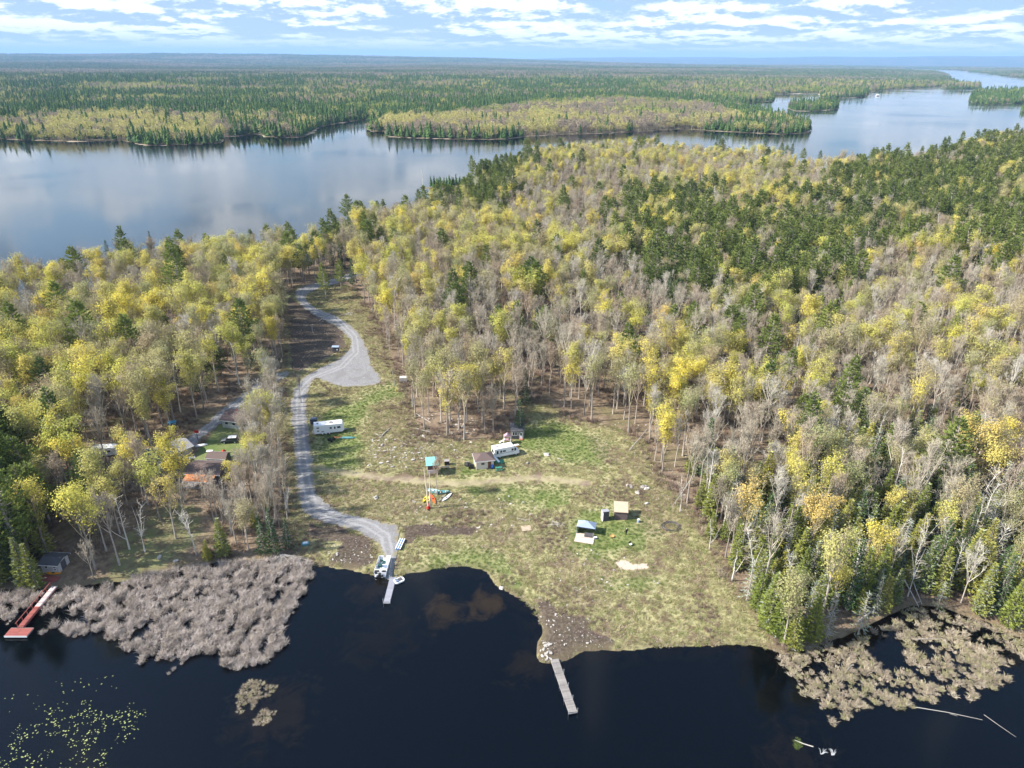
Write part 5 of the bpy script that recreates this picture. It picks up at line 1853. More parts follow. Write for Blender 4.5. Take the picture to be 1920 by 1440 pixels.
# --- cream cabin with hipped brown roof
a, b_, ang, L = seat(None, 899, 880, 921, 873)
ang = R(12)
t = thing('cream_cabin', g(907, 871), ang, 'small cream cabin with a dark brown roof beside the motorhome', 'cabin')
hx, hy, hh = 2.3, 2.0, 2.35
MB().box(-hx, hx, -hy, hy, -0.3, hh).build('wall', CREAM, t)
rb = MB()
o_ = 0.35
c0, c1, c2, c3 = (-hx - o_, -hy - o_, hh), (hx + o_, -hy - o_, hh), (hx + o_, hy + o_, hh), (-hx - o_, hy + o_, hh)
r0, r1 = (-0.7, 0, hh + 1.0), (0.7, 0, hh + 1.0)
rb.quad([c0, c1, r1, r0])
rb.quad([c1, c2, r1])
rb.quad([c2, c3, r0, r1])
rb.quad([c3, c0, r0])
rb.quad([c3, c2, c1, c0])
rb.build('roof', BROOF, t)
MB().box(-hx - o_, hx + o_, -hy - o_ - 0.04, -hy - o_, hh - 0.14, hh + 0.02).box(-hx - o_ - 0.04, -hx - o_, -hy - o_, hy + o_, hh - 0.14, hh + 0.02).build('fascia', WHITE, t)
window(t, -0.55, -hy, 1.45, 0.9, 0.6, 'y-', GREYW)
window(t, -hx, 0.5, 1.45, 0.7, 0.7, 'x-', GREYW)
door(t, 1.2, -hy, 0.05, 0.85, 1.95, 'y-', mat('brown_door', (0.16, 0.07, 0.035), 0.6), False)
t = thing('lean_board', g(926, 866), R(-40), 'pale loose board leaning on the back corner of the cream cabin', 'board')
MB().box(-1.3, 1.3, -0.3, 0.3, 1.5, 1.56, mtx=Matrix.Rotation(0.5, 4, 'Y')).build('board', WHITE, t)
MB().box(-1.2, -1.1, -0.2, 0.2, 0, 1.2).build('prop', GREYW, t)
t = thing('blue_barrel', g(923, 878), 0, 'blue covered barrel in the shade of the cream cabin', 'barrel')
MB().lathe([(0.4, 0), (0.44, 0.4), (0.44, 0.6), (0.4, 0.95)], 12).build('drum', BLUEP, t, smooth=True)
MB().lathe([(0.44, 0.95), (0.44, 1.0), (0.1, 1.04)], 12).build('lid', BLUEP, t)


def picnic(px, py, rz, label, m):
    t = thing('picnic_table', g(px, py), rz, label, 'picnic table', 'green tables by the cream cabin')
    MB().box(-0.9, 0.9, -0.4, 0.4, 0.70, 0.76).build('tabletop', m, t)
    for s in (-1, 1):
        MB().box(-0.9, 0.9, s * 0.78 - 0.13, s * 0.78 + 0.13, 0.42, 0.47).build('bench', m, t)
        l = MB()
        l.box(s * 0.65 - 0.04, s * 0.65 + 0.04, -0.78, 0.78, 0.36, 0.42)
        for q in (-1, 1):
            l.tube([(s * 0.65, q * 0.6, 0), (s * 0.65, q * 0.25, 0.70)], 0.05, 4)
        l.build('leg', m, t)


picnic(935, 881, 0.2, 'green picnic table on the grass in front of the cabin door', mat('green_table_paint', (0.05, 0.19, 0.14), 0.6))
t = thing('green_tarpaulin', g(936, 866), 0.2, 'bright green tarpaulin spread between cabin and motorhome', 'tarpaulin')
MB().prism([(-1.2, 0.03), (1.2, 0.05), (1.1, 0.10), (0.2, 0.16), (-1.1, 0.09)], -0.8, 0.8, axis='y').build('sheet', TARPG, t)
t = thing('covered_grill', g(884, 878), 0, 'black covered grill beside the west wall of the cream cabin', 'grill')
MB().box(-0.7, 0.7, -0.4, 0.4, 0.1, 0.9).build('cover', BLACKP, t, bevel=0.1)
MB().prism([(-0.5, 0.9), (0.5, 0.9), (0.4, 1.2), (-0.4, 1.2)], -0.3, 0.3, axis='y').build('lid', BLACKP, t)
t = thing('black_tarp_heap', g(877, 872), 0, 'black tarp heap among rocks west of the cream cabin', 'tarp heap')
MB().lathe([(0.9, 0), (0.8, 0.4), (0.5, 0.8), (0.1, 1.0)], 8).build('heap', BLACKP, t)
MB().box(-0.5, 0.5, -0.1, 0.1, 0.9, 1.0).build('plank', GREYW, t)

# --- small grey cabin at the wood edge
t = shed_roof_house('grey_cabin', g(970, 818), R(2), 3.6, 3.0, 2.5, 3.2, 0.2, mat('grey_tan_boards', (0.30, 0.265, 0.24), 0.85, var=0.2), DGREY, 'small grey cabin with a black roof and white window at the wood edge', 'cabin')
MB().box(-1.62, 0.4, -1.56, -1.5, 0.0, 1.0).build('siding', CHAR, t)
window(t, -1.1, -1.5, 1.65, 0.62, 1.15, 'y-')
window(t, -0.45, -1.5, 1.65, 0.62, 1.15, 'y-')
door(t, 0.95, -1.5, 0.05, 0.8, 2.0, 'y-', WHITE)
MB().tube([(0.9, 0.6, 2.8), (0.9, 0.6, 3.7)], 0.12, 8).build('chimney', WHITE, t)
MB().box(0.5, 1.4, -2.3, -1.6, 0, 0.2).build('step', mat('brick_red_step', (0.42, 0.17, 0.12), 0.8), t)

# --- slide / play frame between cabin and motorhome
t = thing('play_frame', g(951, 831), 0.0, 'dusty pink and white play frame behind the motorhome', 'play frame')
f = MB()
for sx in (-0.8, 0.8):
    for sy in (-0.6, 0.6):
        f.tube([(sx * 1.2, sy, 0), (sx, sy * 0.8, 2.4)], 0.08, 5)
f.build('post', WHITE, t)
MB().box(-0.9, 0.9, -0.55, 0.55, 1.1, 1.22).build('platform', PINKW, t)
MB().prism([(-1.0, 2.3), (1.0, 2.3), (0, 3.0)], -0.7, 0.7, axis='y').build('roof', PINKW, t)
MB().prism([(-0.6, 1.2), (-2.2, 0.1), (-2.2, 0.2), (-0.6, 1.32)], -0.3, 0.3, axis='y').build('slide', WHITE, t)
t = thing('orange_cooler', g(968, 838), 0.3, 'orange and white box behind the motorhome front', 'box')
MB().box(-0.6, 0.6, -0.35, 0.35, 0, 0.6).build('body', ORGY, t, bevel=0.04)
MB().box(-0.62, 0.62, -0.37, 0.37, 0.6, 0.7).build('lid', WHITE, t)

# --- turquoise-roofed stand
t = thing('roofed_stand', g(811, 886), R(10), 'stand with a turquoise metal roof beside the dirt track', 'shelter')
for sx in (-1.2, 1.2):
    for sy in (-1.1, 1.1):
        MB().tube([(sx, sy, -0.2), (sx, sy, 3.2)], 0.09, 5).build('post', GREYW, t)
MB().box(-1.25, 1.25, -1.15, 1.15, 1.5, 1.62).build('platform', PLY, t)
MB().box(-1.2, 1.2, -1.2, -1.14, 1.62, 3.0).box(-1.26, -1.2, -1.15, 1.15, 1.62, 3.0).box(-1.2, 1.2, 1.14, 1.2, 1.62, 3.2).build('wall', MAROON, t)
MB().box(-1.15, 1.15, -1.32, -1.2, 0.6, 1.5).build('panel', PINKP, t)
for i in range(8):
    x0 = -1.6 + i * 0.4
    m = MB()
    m.prism([(-1.7, 3.05), (1.5, 3.75), (1.5, 3.80), (-1.7, 3.10)], x0, x0 + 0.385, axis='x')
    m.box(x0 + 0.16, x0 + 0.22, -0.1, 0.0, 3.4, 3.5)
    m.build('roof_sheet', TEAL, t)
t = thing('picnic_bench', g(834, 879), 0.1, 'dark bench with boards in the shade of the turquoise-roofed stand', 'bench')
MB().box(-1.2, 1.2, -0.3, 0.3, 0.6, 0.68).build('seat', PLY, t)
for s in (-1, 1):
    MB().box(s - 0.06, s + 0.06, -0.3, 0.3, 0, 0.6).build('leg', GREYW, t)
t = thing('black_stove_box', g(838, 871), 0.1, 'square black box behind the turquoise-roofed stand', 'box')
MB().box(-0.6, 0.6, -0.5, 0.5, 0, 1.2).build('body', BLACKP, t, bevel=0.03)
MB().box(-0.66, 0.66, -0.56, 0.56, 1.2, 1.28).build('lid', GREYW, t)

# --- kayaks and boats on the grass
canoe('kayak', g(797, 937), R(78), 3.0, 0.75, 0.30, YEL, 'bright yellow kayak lying left of the two pale poles', 'kayak', group='kayaks round the pale poles')
canoe('kayak', g(803, 938), R(86), 2.9, 0.7, 0.30, mat('pale_yellow_plastic', (0.74, 0.55, 0.16), 0.4), 'paler yellow kayak lying between the two pale poles', 'kayak', group='kayaks round the pale poles')
canoe('kayak', g(812, 937), R(112), 4.4, 0.8, 0.32, ORG, 'red-orange kayak right of the two pale poles', 'kayak', group='kayaks round the pale poles')
canoe('kayak', g(803, 952), R(88), 2.6, 0.7, 0.30, mat('deep_red_plastic', (0.50, 0.03, 0.02), 0.4), 'deep red kayak at the foot of the pale poles', 'kayak', group='kayaks round the pale poles')
canoe('kayak', g(838, 934), R(60), 4.3, 0.75, 0.3, WHITE, 'slim white kayak lying apart on the brown grass', 'kayak', group='kayaks round the pale poles')
canoe('kayak', g(829, 935), R(64), 3.8, 0.7, 0.28, mat('olive_plastic', (0.22, 0.21, 0.14), 0.6), 'dull olive kayak beside the slim white one', 'kayak', group='kayaks round the pale poles')
canoe('rowing_boat', g(826, 925), R(5), 4.6, 1.3, 0.5, TEALD, 'teal rowing boat behind the tall thin leafless tree', 'boat', inner=PLY, group='boats behind the kayaks')
canoe('rowing_boat', g(812, 922), R(-12), 3.6, 1.2, 0.45, mat('pale_turquoise_hull', (0.35, 0.58, 0.58), 0.5), 'pale turquoise boat behind the orange kayak', 'boat', inner=WHITE, group='boats behind the kayaks')
for i, (bx_, by_, tx, ty, hh) in enumerate(((803, 954, 795, 880, 10.5), (806, 953, 805, 885, 10.2))):
    p = g(bx_, by_)
    t = thing('pale_pole', p, 0, ('tall pale peeled pole leaning west over the kayaks', 'tall pale upright peeled pole over the kayaks')[i], 'pole', 'two pale poles over the kayaks')
    q = up(tx, ty, p.z + hh)
    MB().tube([(0, 0, -0.3), ((q[0] - p.x) * 0.45 + 0.1, (q[1] - p.y) * 0.45, hh * 0.45), (q[0] - p.x, q[1] - p.y, hh)], [0.17, 0.14, 0.07], 7).build('shaft', mat('peeled_pole', (0.66, 0.58, 0.46), 0.8), t)
    MB().tube([(0, 0, -0.3), (0.02, 0, 0.8)], [0.2, 0.19], 7).build('foot_band', REDT, t)

# --- outhouse, shed, tent, person, small things
t = shed_roof_house('outhouse', g(1134, 974), R(10), 1.35, 1.5, 2.6, 2.2, 0.12, CHAR, mat('grey_metal_roof', (0.32, 0.32, 0.35), 0.5), 'narrow charcoal outhouse with a white door side', 'outhouse')
MB().box(-0.72, -0.675, -0.72, 0.72, 0, 2.15).build('panel', WHITE, t)
door(t, -0.72, 0.0, 0.05, 0.7, 1.8, 'x-', WHITE, True)
t = shed_roof_house('storage_shed', g(1163, 968), R(-6), 2.9, 2.7, 2.1, 2.9, 0.18, mat('dark_brown_boards', (0.13, 0.095, 0.095), 0.85, var=0.2), PLY, 'dark storage shed with a bare plywood roof, right of the outhouse', 'shed')
for i in range(3):
    MB().prism([(-1.53, 2.10), (1.53, 3.08), (1.53, 3.10), (-1.53, 2.12)], -1.5 + i * 1.02, -1.5 + i * 1.02 + 0.99, axis='x').build('plywood_sheet', PLY, t)
t = thing('generator', g(1172, 973), 0.1, 'pale generator box standing in front of the plywood-roofed shed', 'generator')
MB().box(-0.45, 0.45, -0.3, 0.3, 0.15, 0.85).build('body', GREYW, t, bevel=0.03)
MB().box(-0.47, 0.47, -0.32, 0.32, 0.85, 0.9).build('lid', WHITE, t)
for s in (-0.35, 0.35):
    MB().box(s - 0.05, s + 0.05, -0.25, 0.25, 0, 0.15).build('foot', BLACKP, t)

t = thing('canopy_tent', g(1098, 1003), R(-14), 'pale blue canopy tent with a pinkish ground deck on the green grass', 'tent')
MB().box(-2.1, 2.1, -3.0, 0.2, 0.02, 0.12).build('deck', mat('pinkish_deck', (0.58, 0.47, 0.38), 0.8), t)
for sx in (-1.9, 1.9):
    for sy in (-1.9, 1.9):
        MB().tube([(sx, sy, 0), (sx, sy, 2.2)], 0.05, 5).build('pole', ALU, t)
cb = MB()
for i, (c_a, c_b) in enumerate((((-2.1, -0.2), (2.1, -0.2)), ((2.1, -0.2), (2.1, 2.3)), ((2.1, 2.3), (-2.1, 2.3)), ((-2.1, 2.3), (-2.1, -0.2)))):
    cb.quad([(c_a[0], c_a[1], 2.1), (c_b[0], c_b[1], 2.1), (c_b[0] * 0.15, 1.05 + (c_b[1] - 1.05) * 0.15, 3.0), (c_a[0] * 0.15, 1.05 + (c_a[1] - 1.05) * 0.15, 3.0)])
cb.quad([(-0.315, 0.86, 3.0), (0.315, 0.86, 3.0), (0.315, 1.24, 3.0), (-0.315, 1.24, 3.0)])
co = cb.build('canopy', TENTB, t)
co.modifiers.new('s', 'SOLIDIFY').thickness = 0.04
MB().box(-2.0, 2.0, 2.2, 2.24, 0.1, 2.1).box(-2.04, -2.0, -0.1, 2.2, 0.1, 2.1).build('side_wall', TENTB, t)
MB().box(-0.2, 1.7, -0.9, 0.1, 0.12, 0.65).build('table', CHAR, t)
t = thing('fire_bowl', g(1148, 1007), 0, 'round orange fire bowl on the grass between tent and person', 'fire bowl')
MB().lathe([(0.1, 0.12), (0.32, 0.18), (0.45, 0.34), (0.42, 0.34), (0.3, 0.22), (0.08, 0.18)], 14).build('bowl', mat('orange_enamel', (0.75, 0.30, 0.10), 0.5), t, smooth=True)
for i in range(3):
    a_ = i * 2.09
    MB().tube([(0.28 * math.cos(a_), 0.28 * math.sin(a_), 0), (0.2 * math.cos(a_), 0.2 * math.sin(a_), 0.2)], 0.03, 5).build('leg', BLACKP, t)
t = thing('camp_chair', g(1182, 1023), 0.6, 'small black and white camp chair on the grass below the person', 'chair')
MB().box(-0.3, 0.3, -0.3, 0.3, 0.4, 0.45).build('seat', WHITE, t)
MB().box(-0.3, 0.3, 0.27, 0.33, 0.45, 0.95).build('backrest', BLACKP, t)
for sx in (-0.26, 0.26):
    for sy in (-0.26, 0.26):
        MB().tube([(sx, sy, 0), (sx, sy, 0.4)], 0.025, 4).build('leg', BLACKP, t)
t = thing('blue_drum', g(1197, 979), 0, 'small blue drum at the brown scrape beside the plywood-roofed shed', 'drum')
MB().lathe([(0.3, 0), (0.3, 0.75)], 12).build('body', mat('faded_blue', (0.25, 0.33, 0.45), 0.6), t)
MB().lathe([(0.31, 0.75), (0.31, 0.8)], 12).build('lid', WHITE, t)
t = thing('tent_cooler', g(1116, 1010), 0.2, 'pale cooler in the shadow of the canopy tent', 'cooler')
MB().box(-0.35, 0.35, -0.22, 0.22, 0, 0.38).build('body', TENTB, t)
MB().box(-0.36, 0.36, -0.23, 0.23, 0.38, 0.44).build('lid', WHITE, t)
t = thing('wood_pallet', g(987, 991), 0.2, 'pale square of plywood lying on the brown slope', 'plywood sheet')
for i in range(4):
    MB().box(-1.1, 1.1, -1.0 + i * 0.5, -1.0 + i * 0.5 + 0.46, 0.12, 0.16).build('board', PLY, t)
MB().box(-1.1, -1.0, -1, 1, 0, 0.12).box(1.0, 1.1, -1, 1, 0, 0.12).build('runner', PLY, t)


def skin(name, verts, edges, radii, material, parent, root=0, sub=2):
    me_ = bpy.data.meshes.new(name)
    me_.from_pydata(verts, edges, [])
    me_.materials.append(material)
    o = bpy.data.objects.new(name, me_)
    COL.objects.link(o)
    o.parent = parent
    o.modifiers.new('skin', 'SKIN').use_smooth_shade = True
    sv = me_.skin_vertices[0].data
    for i, r_ in enumerate(radii):
        sv[i].radius = (r_, r_) if not hasattr(r_, '__len__') else r_
        sv[i].use_root = i == root
    s_ = o.modifiers.new('sub', 'SUBSURF')
    s_.levels = s_.render_levels = sub
    return o


t = thing('person', g(1174, 1003), R(200), 'person in a black jacket and trousers standing alone on the green grass', 'person')
SK = mat('skin', (0.50, 0.31, 0.22), 0.6)
CLO = mat('black_cloth', (0.018, 0.018, 0.022), 0.9)
V = [(0, 0, 0.95), (0, 0, 1.12), (0, -0.01, 1.33), (0, 0, 1.47), (0, -0.01, 1.56), (0, -0.015, 1.66), (0, 0, 1.76),
     (-0.18, 0, 1.42), (-0.25, 0.0, 1.17), (-0.23, -0.10, 0.95), (-0.22, -0.14, 0.87), (0.18, 0, 1.42), (0.26, 0.02, 1.17), (0.30, -0.06, 0.95), (0.30, -0.09, 0.87),
     (-0.10, 0, 0.90), (-0.12, -0.02, 0.50), (-0.13, 0.02, 0.09), (-0.13, -0.13, 0.04), (0.10, 0, 0.90), (0.13, -0.03, 0.50), (0.15, 0.02, 0.09), (0.16, -0.13, 0.04)]
Ed = [(0, 1), (1, 2), (2, 3), (3, 4), (4, 5), (5, 6), (3, 7), (7, 8), (8, 9), (9, 10), (3, 11), (11, 12), (12, 13), (13, 14), (0, 15), (15, 16), (16, 17), (17, 18), (0, 19), (19, 20), (20, 21), (21, 22)]
Rd = [.13, .12, .14, .08, .055, .085, .07, .06, .045, .035, .035, .06, .045, .035, .035, .085, .06, .042, .04, .085, .06, .042, .04]
body = skin('body', V, Ed, Rd, SK, t)
for s, w_ in ((-1, 10), (1, 14)):
    wx, wy, wz = V[w_]
    for k in range(5):
        off = (k - 1.5) * 0.022
        Lf = (0.075, 0.085, 0.080, 0.065, 0.055)[k]
        base = (wx + (s * -0.03 if k == 4 else 0), wy + off if k < 4 else wy - 0.04, wz - 0.01)
        skin('finger', [base, (base[0], base[1] - 0.01, base[2] - Lf * 0.6), (base[0] - s * 0.012, base[1] - 0.015, base[2] - Lf)], [(0, 1), (1, 2)], [0.010, 0.009, 0.008], SK, body, 0, 1)
skin('jacket', [V[i] for i in (0, 1, 2, 3, 7, 8, 9, 11, 12, 13)], [(0, 1), (1, 2), (2, 3), (3, 4), (4, 5), (5, 6), (3, 7), (7, 8), (8, 9)], [.165, .155, .175, .10, .085, .065, .052, .085, .065, .052], CLO, t)
skin('trousers', [V[i] for i in (0, 15, 16, 17, 19, 20, 21)], [(0, 1), (1, 2), (2, 3), (0, 4), (4, 5), (5, 6)], [.15, .11, .08, .06, .11, .08, .06], CLO, t)
for s, i in ((-1, 18), (1, 22)):
    x, y, z = V[i]
    MB().box(x - 0.055, x + 0.055, y - 0.06, y + 0.22, -0.0, 0.09).build('shoe', BLACKP, t, bevel=0.03)
MB().lathe([(0.02, 1.83), (0.075, 1.80), (0.105, 1.74), (0.107, 1.69)], 12).build('cap', mat('pale_cap', (0.5, 0.5, 0.5), 0.8), t, smooth=True)
MB().box(-0.015, 0.015, -0.125, -0.09, 1.64, 1.68).build('nose', SK, t)
for s in (-1, 1):
    MB().box(s * 0.035 - 0.012, s * 0.035 + 0.012, -0.105, -0.09, 1.68, 1.695).build('eye', BLACKP, t)
    MB().box(s * 0.098 - 0.012, s * 0.098 + 0.012, -0.02, 0.02, 1.64, 1.69).build('ear', SK, t)
MB().box(-0.03, 0.03, -0.105, -0.095, 1.605, 1.613).build('mouth', MAROON, t)

# --- pontoon boat on the ramp
a, b_, ang, L = seat(None, 713, 1084, 723, 1046)
mid = (a + b_) / 2
mid.z = 0.35
t = thing('pontoon_boat', mid, ang, 'white pontoon boat with dark seats nosed up on the gravel ramp', 'boat')
hl = L / 2
for s in (-0.85, 0.85):
    MB().tube([(-hl, s, 0.0), (hl - 0.6, s, 0.0), (hl, s, 0.25)], [0.32, 0.32, 0.08], 12).build('pontoon', ALU, t, smooth=True)
MB().box(-hl + 0.1, hl - 0.3, -1.25, 1.25, 0.35, 0.45).build('deck', WHITE, t)
for x0, x1, y0, y1 in ((-hl + 0.1, hl - 0.3, -1.27, -1.22), (-hl + 0.1, hl - 0.3, 1.22, 1.27), (hl - 0.35, hl - 0.3, -1.22, -0.3), (hl - 0.35, hl - 0.3, 0.3, 1.22), (-hl + 0.1, -hl + 0.15, -1.22, 0.5)):
    MB().box(x0, x1, y0, y1, 0.50, 1.1).build('rail_panel', WHITE, t)
for x0, x1, y0, y1 in ((-hl + 0.4, -hl + 1.1, -1.15, -0.35), (-hl + 0.4, -hl + 1.1, 0.35, 1.15)):
    s_ = MB()
    s_.box(x0, x1, y0, y1, 0.45, 0.85)
    s_.box(x0, x0 + 0.15, y0, y1, 0.85, 1.2)
    s_.build('seat', CHAR, t, bevel=0.05)
MB().box(-0.6, 0.2, 0.1, 0.9, 0.45, 0.95).box(0.6, 1.5, -0.3, 0.3, 0.45, 0.7).box(1.4, 1.7, 0.2, 0.9, 0.45, 0.8).build('tarp', mat('dark_green_tarp', (0.02, 0.07, 0.06), 0.7), t, bevel=0.05)
MB().prism([(-0.9, 0.45), (-0.4, 0.45), (-0.5, 1.25), (-0.8, 1.25)], -1.1, -0.5, axis='y').build('console', TENTB, t)
MB().box(-hl - 0.5, -hl, -0.25, 0.25, 0.0, 1.1).build('outboard', BLACKP, t, bevel=0.06)
for s in (-1, 1):
    MB().tube([(0.2, s * 1.2, 1.1), (-hl + 0.3, s * 1.2, 1.6)], 0.03, 5).build('awning_pole', ALU, t)
MB().tube([(-hl + 0.3, -1.2, 1.6), (-hl + 0.3, 1.2, 1.6)], 0.14, 7).build('folded_awning', mat('cream_canvas', (0.5, 0.5, 0.42), 0.8), t)


def dock(name, x1, y1, x2, y2, W, z, plankm, framem, step, label, posts, postm, cat='dock', rail=None, sections=None, length=None):
    a, b_ = Vector((*up(x1, y1, z), z)), Vector((*up(x2, y2, z), z))
    d = b_ - a
    L = d.length if length is None else length
    ang = math.atan2(d.y, d.x)
    t = thing(name, a, ang, label, cat)
    f = MB()
    for s in (-1, 1):
        f.box(0, L, s * W / 2 - 0.05, s * W / 2 + 0.05, -0.28, -0.05)
    k = int(L / 2.4)
    for i in range(k + 1):
        f.box(i * L / k - (0.04 if i else 0), i * L / k + 0.04, -W / 2 + 0.05, W / 2 - 0.05, -0.26, -0.06)
    f.build('frame', framem, t)
    m = MB().box(0, step - 0.03, -W / 2 - 0.02, W / 2 + 0.02, 0, 0.045).mesh('plank', plankm)
    n = int(L / step)
    for i in range(n):
        o = link_obj('plank', m, t, (i * step, RNG.normal() * 0.008, -0.045 + RNG.normal() * 0.004))
    for u in posts:
        for s in (-1, 1):
            MB().tube([(u * L, s * (W / 2 + 0.1), -1.6), (u * L + RNG.normal() * 0.05, s * (W / 2 + 0.1), 0.55 + RNG.random() * 0.4)], 0.05, 6).build('post', postm, t)
    return t, L


dock('wooden_dock', 1040, 1236, 1075, 1336, 1.35, 0.45, DOCKW, GREYW, 0.24, 'long grey plank dock running out from the peat shore', (0.28, 0.52, 0.75, 0.985), ALU)
dock('floating_dock', 737, 1082, 725, 1130, 1.2, 0.42, ADOCK, ALU, 0.36, 'short pale grey metal dock beside the pontoon boat', (0.02, 0.98), ALU)
# pedal boat
t = thing('pedal_boat', Vector((*up(748, 1088, 0.3), 0.05)), R(35), 'small white pedal boat moored beside the short grey dock', 'boat')
MB().prism([(-1.1, -0.6), (-0.6, -0.8), (0.8, -0.75), (1.15, -0.4), (1.15, 0.4), (0.8, 0.75), (-0.6, 0.8), (-1.1, 0.6)], 0.0, 0.38, axis='z').build('hull', WHITE, t, bevel=0.1)
MB().box(-0.2, 0.75, -0.5, 0.5, 0.385, 0.40).build('footwell', CHAR, t)
for s in (-1, 1):
    m = MB()
    m.box(-0.7, -0.25, s * 0.3 - 0.2, s * 0.3 + 0.2, 0.38, 0.5)
    m.box(-0.8, -0.7, s * 0.3 - 0.2, s * 0.3 + 0.2, 0.38, 0.8)
    m.build('seat', TENTB, t)
# dock section lying on the bank with blue floats
a, b_, ang, L = seat(None, 746, 1032, 755, 1012)
t = thing('dock_section', (a + b_) / 2, ang, 'white dock ladder section with blue tubes lying on the ramp edge', 'dock section')
for s in (-0.5, 0.0, 0.5):
    MB().box(-L / 2, L / 2, s - 0.09, s + 0.09, 0.3, 0.45).build('rail', WHITE, t)
for s in (-0.25, 0.25):
    MB().tube([(-L / 2, s, 0.22), (L / 2, s, 0.22)], 0.2, 8).build('tube', TUBE, t)
t = thing('blue_sign_box', g(573, 1021), 0.3, 'small teal and white box on the brown bank by the spruces', 'box')
MB().box(-0.7, 0.7, -0.5, 0.5, 0.0, 0.5).build('body', mat('teal_box', (0.10, 0.28, 0.34), 0.5), t, bevel=0.05)
MB().box(-0.5, 0.5, -0.3, 0.3, 0.5, 0.55).build('lid', WHITE, t)

# --- west side: red ramp and dock, boathouse
ra, rb_ = Vector((*up(103, 1099, 0.9), 0.9)), Vector((*up(38, 1177, 0.6), 0.6))
d = rb_ - ra
L, ang = d.length, math.atan2(d.y, d.x)
t = thing('red_ramp', ra, ang, 'long faded red footbridge over the reeds with a red handrail', 'footbridge')
n = int(L / 0.3)
mA, mB_ = MB().box(0, 0.27, -0.6, 0.6, 0, 0.05).mesh('plank', PINKP), MB().box(0, 0.27, -0.6, 0.6, 0, 0.05).mesh('plank', REDP)
for i in range(n):
    link_obj('plank', mA if i < n * 0.5 else mB_, t, (i * 0.3, 0, d.z * i / n + RNG.normal() * 0.004))
MB().prism([(0, -0.25), (L, d.z - 0.25), (L, d.z - 0.02), (0, -0.02)], -0.59, -0.51, axis='y').build('beam', REDP, t)
MB().prism([(0, -0.25), (L, d.z - 0.25), (L, d.z - 0.02), (0, -0.02)], 0.51, 0.59, axis='y').build('beam', REDP, t)
for i in range(8):
    u = (i + 0.1) / 7.3
    MB().box(L * u - 0.05, L * u + 0.05, -0.70, -0.61, d.z * u - 0.2, d.z * u + 0.95).build('baluster', REDP, t)
MB().prism([(0, 0.92), (L, d.z + 0.92), (L, d.z + 1.02), (0, 1.02)], -0.72, -0.62, axis='y').build('handrail', REDP, t)
c1, c2, c3, c4 = [Vector((*up(px, py, 0.55), 0.55)) for px, py in ((7, 1193), (50, 1193), (63, 1176), (22, 1176))]
ctr = (c1 + c2 + c3 + c4) / 4
w_, h_ = (c2 - c1).length / 2, (c4 - c1).length * 0.46
t = thing('red_dock', ctr, math.atan2(c2.y - c1.y, c2.x - c1.x), 'square red swim dock at the end of the red footbridge', 'dock')
for i in range(int(2 * h_ / 0.2)):
    for s in (-1, 1):
        MB().box(min(s * w_, s * 0.03), max(s * w_, s * 0.03), -h_ + i * 0.2, -h_ + i * 0.2 + 0.18, -0.04, 0.0).build('plank', REDP, t)
MB().box(-w_, w_, -h_ - 0.06, -h_ - 0.005, -0.35, 0.0).build('fascia', WHITE, t)
MB().box(-w_, w_, -h_, h_, -0.30, -0.05).build('float', GREYW, t)
t = gable_house('boathouse', g(106, 1064), R(-4), 3.6, 3.4, 2.2, 0.55, 0.4, mat('pale_grey_siding', (0.40, 0.41, 0.43), 0.7), DGREY, 'small grey-roofed boathouse with white trim under the conifers', 'boathouse')
window(t, -0.7, -1.7, 1.4, 0.7, 0.6, 'y-')
window(t, 1.1, -1.7, 1.5, 0.7, 0.4, 'y-')
window(t, 1.1, -1.7, 0.9, 0.7, 0.4, 'y-')
MB().box(1.8, 1.86, -0.7, 0.7, 0, 2.0).build('door', CHAR, t)
for i in range(2):
    canoe('orange_kayak', g(101, 1073 + i * 3.5), R(2), 3.2, 0.75, 0.35, ORGY, ('orange kayak lying against the boathouse wall', 'orange kayak lying on the water side of its twin')[i], 'kayak', group='orange kayaks before the boathouse')
t = thing('red_deck', g(92, 1086), R(-8), 'low faded red deck in front of the boathouse', 'deck')
mm = MB().box(-2.1, 2.1, 0, 0.19, 0.1, 0.15).mesh('plank', REDP)
for i in range(9):
    link_obj('plank', mm, t, (0, -0.9 + i * 0.2, 0))
MB().box(-2.0, 2.0, -0.85, 0.85, -0.1, 0.1).build('frame', GREYW, t)

# --- houses on the west side
a, b_, ang, L = seat(None, 430, 797, 487, 803)
t = gable_house('ranch_house', g(458, 795), R(-14), 9.5, 6.5, 2.5, 1.3, 0.5, mat('pale_green_grey_siding', (0.42, 0.45, 0.41), 0.7), BROOF, 'pale bungalow with a brown roof at the top of the west lawn', 'house')
for x in (-3.3, -1.0, 2.6):
    window(t, x, -3.25, 1.5, 1.1, 0.9, 'y-')
door(t, 0.8, -3.25, 0.1, 0.9, 2.0, 'y-', WHITE)
MB().tube([(-2, 0.5, 3.2), (-2, 0.5, 4.4)], 0.3, 4).build('chimney', mat('brick', (0.3, 0.14, 0.1), 0.9), t)
t = gable_house('lodge', g(393, 893), R(-3), 8.2, 6.0, 2.6, 1.2, 0.45, CHAR, BROOF, 'dark lodge with a grey-brown roof and orange porch roof between yellow trees', 'lodge')
for x in (-3.2, -1.8, 1.0):
    window(t, x, -3.0, 1.5, 1.0, 0.9, 'y-')
window(t, 4.1, 0.5, 1.5, 1.2, 0.9, 'x+')
for i in range(6):
    x0 = -3.9 + i * 1.25
    MB().prism([(-5.9, 2.0), (-3.4, 2.55), (-3.4, 2.61), (-5.9, 2.06)], x0, x0 + 1.22, axis='x').build('porch_roof_sheet', RUSTY, t)
MB().box(-3.9, 3.6, -5.98, -5.9, 1.9, 2.08).build('fascia', WHITE, t)
